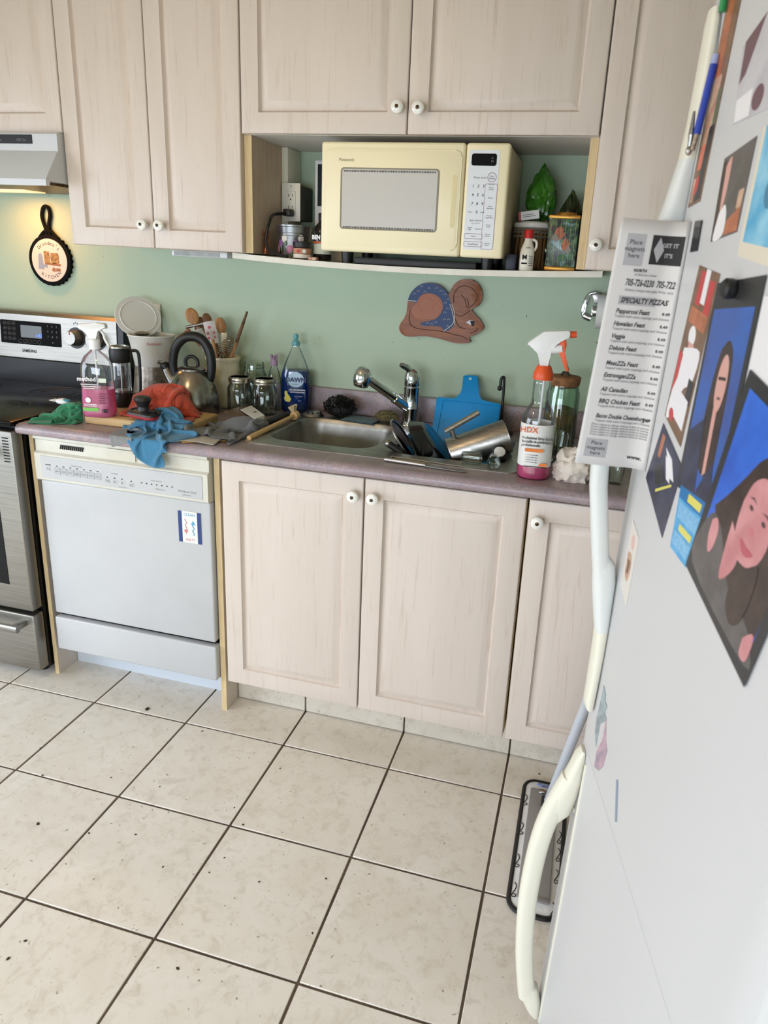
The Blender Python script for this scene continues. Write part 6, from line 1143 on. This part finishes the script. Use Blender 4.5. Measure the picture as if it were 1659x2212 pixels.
SKIN = pr_('print_skin', (206, 156, 146)); SKIN2 = pr_('print_skin_rose', (206, 146, 148), (182, 116, 120), 16); HAIR = pr_('print_hair', (66, 50, 44), (48, 36, 32)); PBLK = pr_('print_black', (44, 44, 46)); PBLU = pr_('print_blue', (50, 96, 176), (64, 80, 140), 12); PBLU2 = pr_('print_vivid_blue', (52, 110, 214), (40, 84, 180), 10); PGR = pr_('print_charcoal', (96, 92, 90), (78, 74, 72), 30); PNAVY = pr_('print_navy_grey', (58, 60, 84), (44, 44, 62), 40); PWH = pr_('print_white', (226, 224, 226)); PRED = pr_('print_red', (186, 60, 58)); PORG = pr_('print_orange', (190, 116, 78), (150, 88, 60), 50); PBRN = pr_('print_brown2', (130, 100, 76), (104, 76, 56), 40); PTAN = pr_('print_tan', (206, 176, 150), (170, 120, 96), 40); PLBL = pr_('print_card_blue', (60, 150, 204), (90, 170, 216), 60); PYEL = pr_('print_yellow', (214, 206, 96)); PSKY = pr_('print_watercolour', (70, 158, 200), (140, 196, 220), 22); PGRY = pr_('print_pale_grey', (196, 194, 198), (178, 176, 182), 14); PMAR = pr_('print_maroon', (104, 74, 84))
# tall snapshot
fpaper('snapshot', 'tall narrow snapshot of a group with brown background on the fridge door', 'photo', [(-.066, 1.778), (-.112, 1.778), (-.100, 1.545), (-.059, 1.540)], PBRN, [('wood_print', PORG, R_(.05, .0, .6, .42)), ('face_print', PTAN, R_(.15, .38, .75, .70)), ('green_print', pr_('print_green', (96, 110, 80)), R_(.72, .45, .95, .62)), ('shirt_print', pr_('print_coral', (206, 108, 84)), R_(.2, .70, .6, .82)), ('dark_print', PBLK, [(.6, .62), (.95, .62), (.9, .98), (.45, .99)]), ('red_print', PRED, E_(.42, .90, .16, .05)), ('skin_print', PTAN, R_(.1, .86, .3, .98))], th=.0008)
# pen on a string
t = pthing('pen', 'blue pen hanging on a string at the fridge door edge', 'pen', (-.05, 1.68)); PN = [FLy(*q) for q in ((1566, 0, -.072), (1562, 26, -.072), (1546, 100, -.072), (1549, 118, -.072), (1507, 290, -.072), (1497, 325, -.072))]
for a, b_, r, nm, m in ((PN[0], PN[1], .0045, 'green_top', mat('green_cap', (28, 130, 74), .4)), (PN[1], PN[3], .0008, 'string', INKG), (PN[3], PN[3].lerp(PN[4], .12), .0042, 'clear_end', mat('clear_blue', (150, 160, 200), .3)), (PN[3].lerp(PN[4], .12), PN[4], .0046, 'barrel', mat('pen_blue', (30, 60, 160), .35)), (PN[4], PN[5], .003, 'tip', STEEL)): fobj(G().tube([a + Vector((-.001, 0, 0)), b_ + Vector((-.001, 0, 0))], r, 10), nm, m, t)
t = pthing('nail_clipper', 'small steel clipper magnet hanging at the fridge door edge', 'clipper', (-.04, 1.62)); a = FLy(1500, 240, -.067); b_ = FLy(1488, 325, -.067); fobj(G().tube([a, a.lerp(b_, .6), b_], [.0015, .0035, .0022], 8), 'lever', STEEL, t); fobj(G().ball(b_, .004, .004, .006), 'jaw', STEEL, t)
# grey print at the top
fpaper('snapshot', 'large pale grey print with a maroon shape at the top of the fridge door', 'photo', [(-.146, 1.705), (-.30, 1.760), (-.30, 1.622), (-.162, 1.622)], PGRY, [('maroon_print', PMAR, [(.05, .0), (.35, .0), (.12, .45), (.02, .5)]), ('white_print', PWH, R_(.02, .7, .3, .98)), ('blot_print', PMAR, E_(.42, .84, .10, .12))])
fpaper('snapshot', 'snapshot of a person in white on a dark background on the fridge', 'photo', [(1566.5, 343), (1637, 293), (1593, 501), (1536, 523)], PGR, [('hair_print', HAIR, R_(.0, .05, .14, .95)), ('skin_print', SKIN, [(.14, .12), (.30, .05), (.30, .45), (.22, .65), (.16, .6)]), ('shirt_print', PWH, [(.16, .68), (.34, .60), (.46, .75), (.44, .97), (.08, .99)]), ('wood_print', PORG, [(.5, .82), (.95, .70), (.98, .98), (.48, .98)]), ('tan_print', PTAN, R_(.78, .52, .95, .72))])
fpaper('greeting_card', 'blue watercolour card with cream border on the fridge door', 'card', [(-.250, 1.605), (-.372, 1.605), (-.372, 1.462), (-.250, 1.478)], pr_('print_cream', (216, 208, 190)), [('watercolour_print', PSKY, R_(.06, .0, .98, .88)), ('dark_wash_print', pr_('print_teal_wash', (60, 120, 150)), E_(.4, .5, .1, .12))])
fpaper('magnet_strip', 'little black magnet strip beside the hanging menu', 'magnet', [(1505, 478), (1519, 476), (1508, 542), (1494, 545)], PBLK, [('grey_print', PGR, R_(.1, .0, .9, .2))], th=.002)
fpaper('snapshot', 'busy red and white holiday snapshot with a white lower corner on the fridge', 'photo', [(1512, 573), (1557, 592), (1471, 966), (1437, 897)], PBRN, [('red_print', PRED, R_(.2, .02, .45, .22)), ('white_print', PWH, R_(.42, .0, .62, .20)), ('red_print', PRED, R_(.66, .05, .9, .25)), ('gold_print', PORG, R_(.1, .24, .9, .34)), ('white_head_print', PWH, E_(.42, .40, .16, .06)), ('skin_print', SKIN, R_(.35, .44, .6, .52)), ('white_shirt_print', PWH, [(.2, .5), (.9, .44), (.85, .64), (.55, .72), (.25, .95), (.05, .95)]), ('red_coat_print', PRED, [(.03, .54), (.22, .54), (.2, .7), (.06, .82)]), ('dark_print', PBLK, R_(.72, .62, .95, .76)), ('white_lap_print', PWH, R_(.3, .74, .9, .92)), ('red_bow_print', PRED, E_(.3, .93, .12, .04))])
fpaper('snapshot', 'tall portrait print of a long haired person on blue with dark border', 'portrait', [(1553, 612), (1659, 594), (1550, 1112), (1464, 1050)], PBLK, [('backdrop_print', PBLU, [(.06, .12), (.92, .12), (.92, .98), (.06, .98)]), ('hair_print', HAIR, [(.42, .30), (.56, .26), (.70, .34), (.74, .60), (.72, .85), (.42, .85), (.34, .62), (.36, .42)]), ('face_print', SKIN, E_(.56, .45, .11, .13)), ('neck_print', SKIN, [(.50, .56), (.58, .56), (.60, .86), (.54, .88)]), ('eyes_print', HAIR, R_(.48, .42, .64, .435)), ('mouth_print', PMAR, R_(.53, .51, .60, .522)), ('shirt_print', PNAVY, [(.06, .70), (.36, .62), (.46, .98), (.06, .98)]), ('shirt_print', PNAVY, [(.62, .86), (.74, .80), (.84, .98), (.46, .98)])], lay=1)
fpaper('letter', 'plain white paper with a grey band between the two portrait prints', 'paper', [(1652, 640), (1735, 640), (1640, 1060), (1568, 1040)], PWH, [('band_print', PGR, R_(.02, .40, .16, .95))], lay=0)
mgc = FL(1590, 625); t = pthing('magnet_clip', 'round black clip magnet holding the long haired portrait', 'magnet', mgc); fobj(G().lathe([(.0, 0), (.010, 0), (.011, .003), (.011, .010), (.008, .013), (0, .0135)], 22, cap0=False, cap1=False, M=Matrix.Translation((-.0022, mgc[0], mgc[1])) @ Matrix.Rotation(-PI / 2, 4, 'Y')), 'button', BLACKP, t)
# large portrait, hung askew
BLq = Vector(FL(1485, 1220)); BRq = Vector(FL(1612, 1485)); ev = (BRq - BLq); nv = Vector((-ev.y, ev.x)); nv = nv if nv.y > 0 else -nv; TLq = BLq + nv * 1.28; TRq = BRq + nv * 1.28
fpaper('portrait', 'large askew portrait print of a smiling person on vivid blue with black border', 'portrait', [tuple(TLq), tuple(TRq), tuple(BRq), tuple(BLq)], PBLK, [('backdrop_print', PBLU2, R_(.07, .06, .93, .94)), ('hair_print', HAIR, [(.12, .60), (.22, .50), (.34, .36), (.44, .24), (.58, .17), (.74, .20), (.86, .32), (.92, .50), (.93, .72), (.90, .88), (.74, .90), (.60, .84), (.40, .72), (.24, .70)]), ('sweater_print', PGR, [(.07, .70), (.14, .63), (.26, .64), (.40, .72), (.56, .80), (.74, .80), (.90, .84), (.93, .94), (.07, .94)]), ('neck_print', SKIN2, [(.36, .56), (.46, .60), (.54, .66), (.50, .76), (.42, .82), (.38, .70)]), ('face_print', SKIN2, [(.40, .44), (.44, .34), (.54, .28), (.66, .30), (.74, .40), (.74, .54), (.66, .64), (.56, .68), (.46, .64), (.41, .55)]), ('brow_print', HAIR, [(.44, .405), (.49, .385), (.54, .40), (.49, .395)]), ('brow_print', HAIR, [(.60, .40), (.66, .385), (.71, .405), (.66, .395)]), ('eye_print', pr_('print_eye', (70, 50, 52)), E_(.495, .43, .022, .010)), ('eye_print', pr_('print_eye', (70, 50, 52)), E_(.65, .43, .022, .010)), ('nose_print', pr_('print_nose', (190, 112, 120)), E_(.57, .51, .028, .018)), ('mouth_print', pr_('print_lips', (176, 84, 96)), [(.49, .575), (.53, .57), (.57, .575), (.62, .57), (.66, .575), (.60, .61), (.54, .61)]), ('shoulder_print', SKIN2, [(.15, .66), (.20, .63), (.25, .67), (.25, .76), (.21, .80), (.16, .74)]), ('hair_lock_print', HAIR, [(.54, .66), (.64, .64), (.74, .58), (.78, .70), (.76, .84), (.68, .90), (.58, .86), (.55, .76)]), ('arm_print', SKIN2, [(.84, .86), (.90, .80), (.93, .82), (.93, .92), (.86, .93)])], lay=2)
Tn = MF @ Matrix(((0, 0, -1, -.0035), (1, 0, 0, 0), (0, 1, 0, 0), (0, 0, 0, 1)))
fpaper('info_card', 'light blue printed card with yellow headings under the large portrait', 'card', [(1475, 1042), (1532, 1091), (1483, 1226), (1450, 1180)], PLBL, [('heading_print', pr_('print_deep_blue', (18, 110, 170)), R_(.0, .0, 1, .22)), ('yellow_heading_print', PYEL, R_(.35, .06, .85, .18)), ('text_block_print', pr_('print_pale_blue', (140, 190, 222), (90, 160, 206), 300), R_(.08, .26, .92, .50)), ('yellow_heading_print', PYEL, R_(.25, .56, .85, .66)), ('text_block_print', pr_('print_pale_blue', (140, 190, 222), (90, 160, 206), 300), R_(.08, .70, .92, .92))], lay=1)
fpaper('flyer', 'dark navy flyer hung point down with orange and white print', 'flyer', [(1434, 914), (1476, 1012), (1431, 1162), (1396, 1032)], PNAVY, [('orange_print', PORG, [(.10, .10), (.22, .08), (.24, .42), (.14, .44)]), ('white_lettering_print', PWH, [(.34, .16), (.62, .14), (.86, .30), (.70, .36)]), ('white_lettering_print', PWH, [(.40, .24), (.55, .22), (.76, .40), (.62, .44)]), ('yellow_line_print', PYEL, [(.40, .80), (.82, .36), (.84, .38), (.42, .83)]), ('dark_print', PBLK, [(.16, .60), (.40, .40), (.60, .52), (.34, .78)])])
fpaper('dog_magnet', 'small faded magnet picture of a curled up brown animal near the handle', 'magnet', [(1368, 1122), (1381, 1163), (1353, 1312), (1341, 1262)], pr_('print_faded', (214, 208, 200)), [('brown_print', PTAN, [(.2, .42), (.6, .36), (.75, .55), (.6, .75), (.25, .72)]), ('brown_print', PBRN, [(.3, .50), (.55, .46), (.6, .64), (.4, .68)]), ('pink_print', pr_('print_pink', (214, 178, 170)), E_(.5, .2, .2, .1))])
fpaper('sticker', 'grey blue die cut sticker curling on the fridge above the freezer', 'sticker', [(1305, 1480), (1309, 1500), (1308, 1514), (1312, 1526), (1307, 1540), (1311, 1556), (1297, 1564), (1292, 1590), (1288, 1613), (1286, 1582), (1289, 1552), (1299, 1510)], pr_('sticker_blue', (158, 172, 176), (120, 134, 140), 60))
fpaper('sticker', 'pink and grey die cut sticker at the bottom of the fridge door', 'sticker', [(1310, 1552), (1309, 1598), (1312, 1622), (1303, 1656), (1294, 1665), (1284, 1656), (1290, 1622), (1302, 1598)], pr_('sticker_pink', (196, 160, 172), (140, 130, 146), 50))
fpaper('sticker', 'thin blue grey sliver sticker on the freezer door', 'sticker', [(1332, 1684), (1336, 1685), (1333, 1776), (1329, 1775)], pr_('sticker_sliver', (130, 142, 160)))
# hanging take-out menu, flap curling away from the door
MY = -.066; A0 = FLy(1345, 460, MY); A1 = FLy(1240, 1010, MY); ztop = (A0.z + FLy(1475, 490, MY).z) / 2; zbot = (A1.z + FLy(1385, 1000, MY).z) / 2
t = pthing('menu_flyer', 'grey and white pizza menu leaflet sticking out from the fridge door', 'menu', (-.07, zbot)); n_ = 14; rows = []
def mx(tt): # free edge x along the height (tt 0 top .. 1 bottom)
    return A0.x + (A1.x - A0.x) * tt
path_n = 12
def mpt(s, tt): # s 0 free edge .. 1 at the door
    x = mx(tt) * (1 - s) + (-.001) * s; y = MY - .018 * max(0, (s - .72) / .28) ** 2 - .004 * math.sin(PI * s); z = ztop + (zbot - ztop) * tt + .006 * (1 - s) * (1 if tt < .5 else -1) * 0; return Vector((x, y, z))
g = G(); K, J = 20, 14; vs = []
for side in (0, 1):
    for i in range(K + 1):
        for j in range(J + 1):
            s = i / K; tt = j / J; v = mpt(s, tt); vs.append(v + Vector((0, .0006 * side, 0)))
N1 = (K + 1) * (J + 1); fs = []
for i in range(K):
    for j in range(J): a = i * (J + 1) + j; fs.append((a, a + 1, a + J + 2, a + J + 1)); fs.append((N1 + a, N1 + a + J + 1, N1 + a + J + 2, N1 + a + 1))
for i in range(K): a = i * (J + 1); b_ = a + J; fs.append((a, a + J + 1, N1 + a + J + 1, N1 + a)); fs.append((b_, N1 + b_, N1 + b_ + J + 1, b_ + J + 1))
for j in range(J): fs.append((j, N1 + j, N1 + j + 1, j + 1)); a = K * (J + 1) + j; fs.append((a, a + 1, N1 + a + 1, N1 + a))
g.add(vs, fs); o = fobj(g, 'leaflet', mat('menu_paper', (206, 203, 200), .75), t); o.data.polygons.foreach_set('use_smooth', [True] * len(o.data.polygons)); leaf = o
def MP(s, tt): # frame on the leaflet facing the camera
    p = mpt(s, tt) + Vector((0, -.0007, 0)); ex = mpt(min(s + .02, 1), tt) - mpt(max(s - .02, 0), tt); ey = mpt(s, tt - .02) - mpt(s, tt + .02); return frame(p, ex, ey)
MWD = (mpt(0, .5) - mpt(1, .5)).length
def mq(nm, m, s0, t0_, s1, t1_, off=.0004, pts=None):
    g = G(); P = pts or [(s0 + (s1 - s0) * k / 8, t0_) for k in range(9)] + [(s1 - (s1 - s0) * k / 8, t1_) for k in range(9)]; V = [mpt(*q) + Vector((0, -off, 0)) for q in P]; h = len(V) // 2
    if pts: fs = [tuple(range(len(V)))]
    else: fs = [(k, k + 1, len(V) - 2 - k, len(V) - 1 - k) for k in range(h - 1)]
    g.add(V, fs); return fobj(g, nm, m, leaf)
MG = mat('menu_grey', (168, 166, 168), .75); MK = mat('menu_black', (40, 38, 38), .75); MI = mat('menu_ink', (52, 50, 50), .75); MI2 = mat('menu_ink_soft', (128, 126, 126), .75)
mq('magnet_square', MG, .14, .055, .42, .175); mq('logo_box', MK, .52, .055, .97, .165); mq('magnet_square', MG, .10, .885, .42, .965); mq('heading_bar', MG, .18, .292, .74, .326)
mq('logo_diamond', MG, 0, 0, 0, 0, .0009, [(.64, .062), (.72, .110), (.64, .158), (.56, .110)])
def mtext(items, nm, m):
    g = G()
    for b_, s, tt, size, ax, kw in items:
        q = G().text(b_, size, Matrix.Identity(4), .0001, ax=ax, **kw); xm = max(v.x for v in q.v); room = (.955 - s) * MWD; k_ = min(1.0, room / xm) if xm > 0 else 1.0; V = []
        for v in q.v:
            s1 = s + v.x * k_ / MWD; t1 = tt - v.y / (ztop - zbot); n0 = mpt(s1 + .01, t1) - mpt(s1 - .01, t1); nn = Vector((n0.y, -n0.x, 0)).normalized(); nn = nn if nn.y < 0 else -nn; V.append(mpt(s1, t1) + nn * (.0006 + v.z))
        g.add(V, q.f)
    o = fobj(g, nm, m, leaf); o['kind'] = 'stuff'; return o
mtext([('Place\nmagnets\nhere', .28, .112, .0085, 'CENTER', {}), ('Place\nmagnets\nhere', .26, .925, .0075, 'CENTER', {})], 'square_lettering', MI)
mtext([('GET IT', .80, .092, .0072, 'CENTER', dict(bold=.0002)), ("IT'S", .80, .130, .0072, 'CENTER', dict(bold=.0002))], 'logo_lettering', MG)
big = [('NORTH', .42, .192, .0052, 'CENTER', dict(bold=.0002)), ('705-726-0230  705-722', .23, .240, .0125, 'LEFT', dict(bold=.0002, shear=.15, sx=.72)), ('SPECIALTY PIZZAS', .21, .309, .0098, 'LEFT', dict(bold=.0003, shear=.2, sx=.80))]
rowsM = [('Pepperoni Feast', .352), ('Hawaiian Feast', .402), ('Veggie', .452), ('Deluxe Feast', .500), ('MeatZZa Feast', .562), ('ExtravaganZZa', .612), ('All Canadian', .672), ('BBQ Chicken Feast', .722), ('Bacon Double Cheeseburger', .785)]
for b_, tt in rowsM: big.append((b_, .17, tt, .0088, 'LEFT', dict(bold=.00016, shear=.25, sx=.82))); big.append(('8.49', .86, tt, .0055, 'LEFT', dict(bold=.0001)))
big.append(('www.', .74, .953, .0075, 'LEFT', dict(bold=.0003))); mtext(big, 'menu_lettering', MI)
small = [('Delivery charges may apply. Prices vary.', .24, .268, .0045, 'LEFT', {}), ('25 Bell Farm Road', .34, .208, .0042, 'LEFT', {})]
for b_, tt in rowsM: small.append(('Topped with extra toppings and cheese', .165, tt + .020, .0048, 'LEFT', {}))
for j in range(5): small.append(('Prices subject to change without notice at stores', .13, .822 + j * .011, .0042, 'LEFT', {}))
mtext(small, 'small_lettering', MI2)
# ---------------------------------------------------------------- crumbs on the floor
CRUMB = mat('crumb_dark', (58, 42, 32), .8); rr = random.Random(3); me0 = None
CR = [(318, 1533, .010), (82, 1780, .006), (192, 1800, .0035), (293, 1803, .004), (352, 1873, .0035), (525, 1782, .004), (437, 1580, .004), (605, 1660, .003), (704, 1898, .0035), (675, 2016, .003), (384, 2093, .005), (55, 2033, .004), (17, 2072, .005), (240, 1680, .003), (485, 1853, .003), (560, 1905, .003), (452, 1885, .003), (92, 1675, .004), (316, 1545, .003), (345, 1700, .003), (506, 1745, .003), (1165, 1672, .004)]
for px, py, r in CR:
    P = atZ(px, py, .0); b = bmesh.new(); bmesh.ops.create_icosphere(b, subdivisions=1, radius=1); 
    for v in b.verts: v.co *= rr.uniform(.7, 1.2); v.co = Vector((v.co.x * r, v.co.y * r * rr.uniform(.5, .9), v.co.z * r * .3))
    mz = min(v.co.z for v in b.verts); g = G().bm(b, Matrix.Translation((P.x, P.y, -mz)) @ Matrix.Rotation(rr.uniform(0, 6), 4, 'Z'))
    tag(g.obj('crumb', CRUMB, smooth=0, loc=(P.x, P.y, 0)), 'dark curled flake on the tile in front of the dishwasher' if r > .009 else 'tiny dark crumb lying on the floor tiles', 'crumb', None if r > .009 else 'crumbs on the floor tiles')
for px, py in ((1072, 2088),):
    P = atZ(px, py, 0)
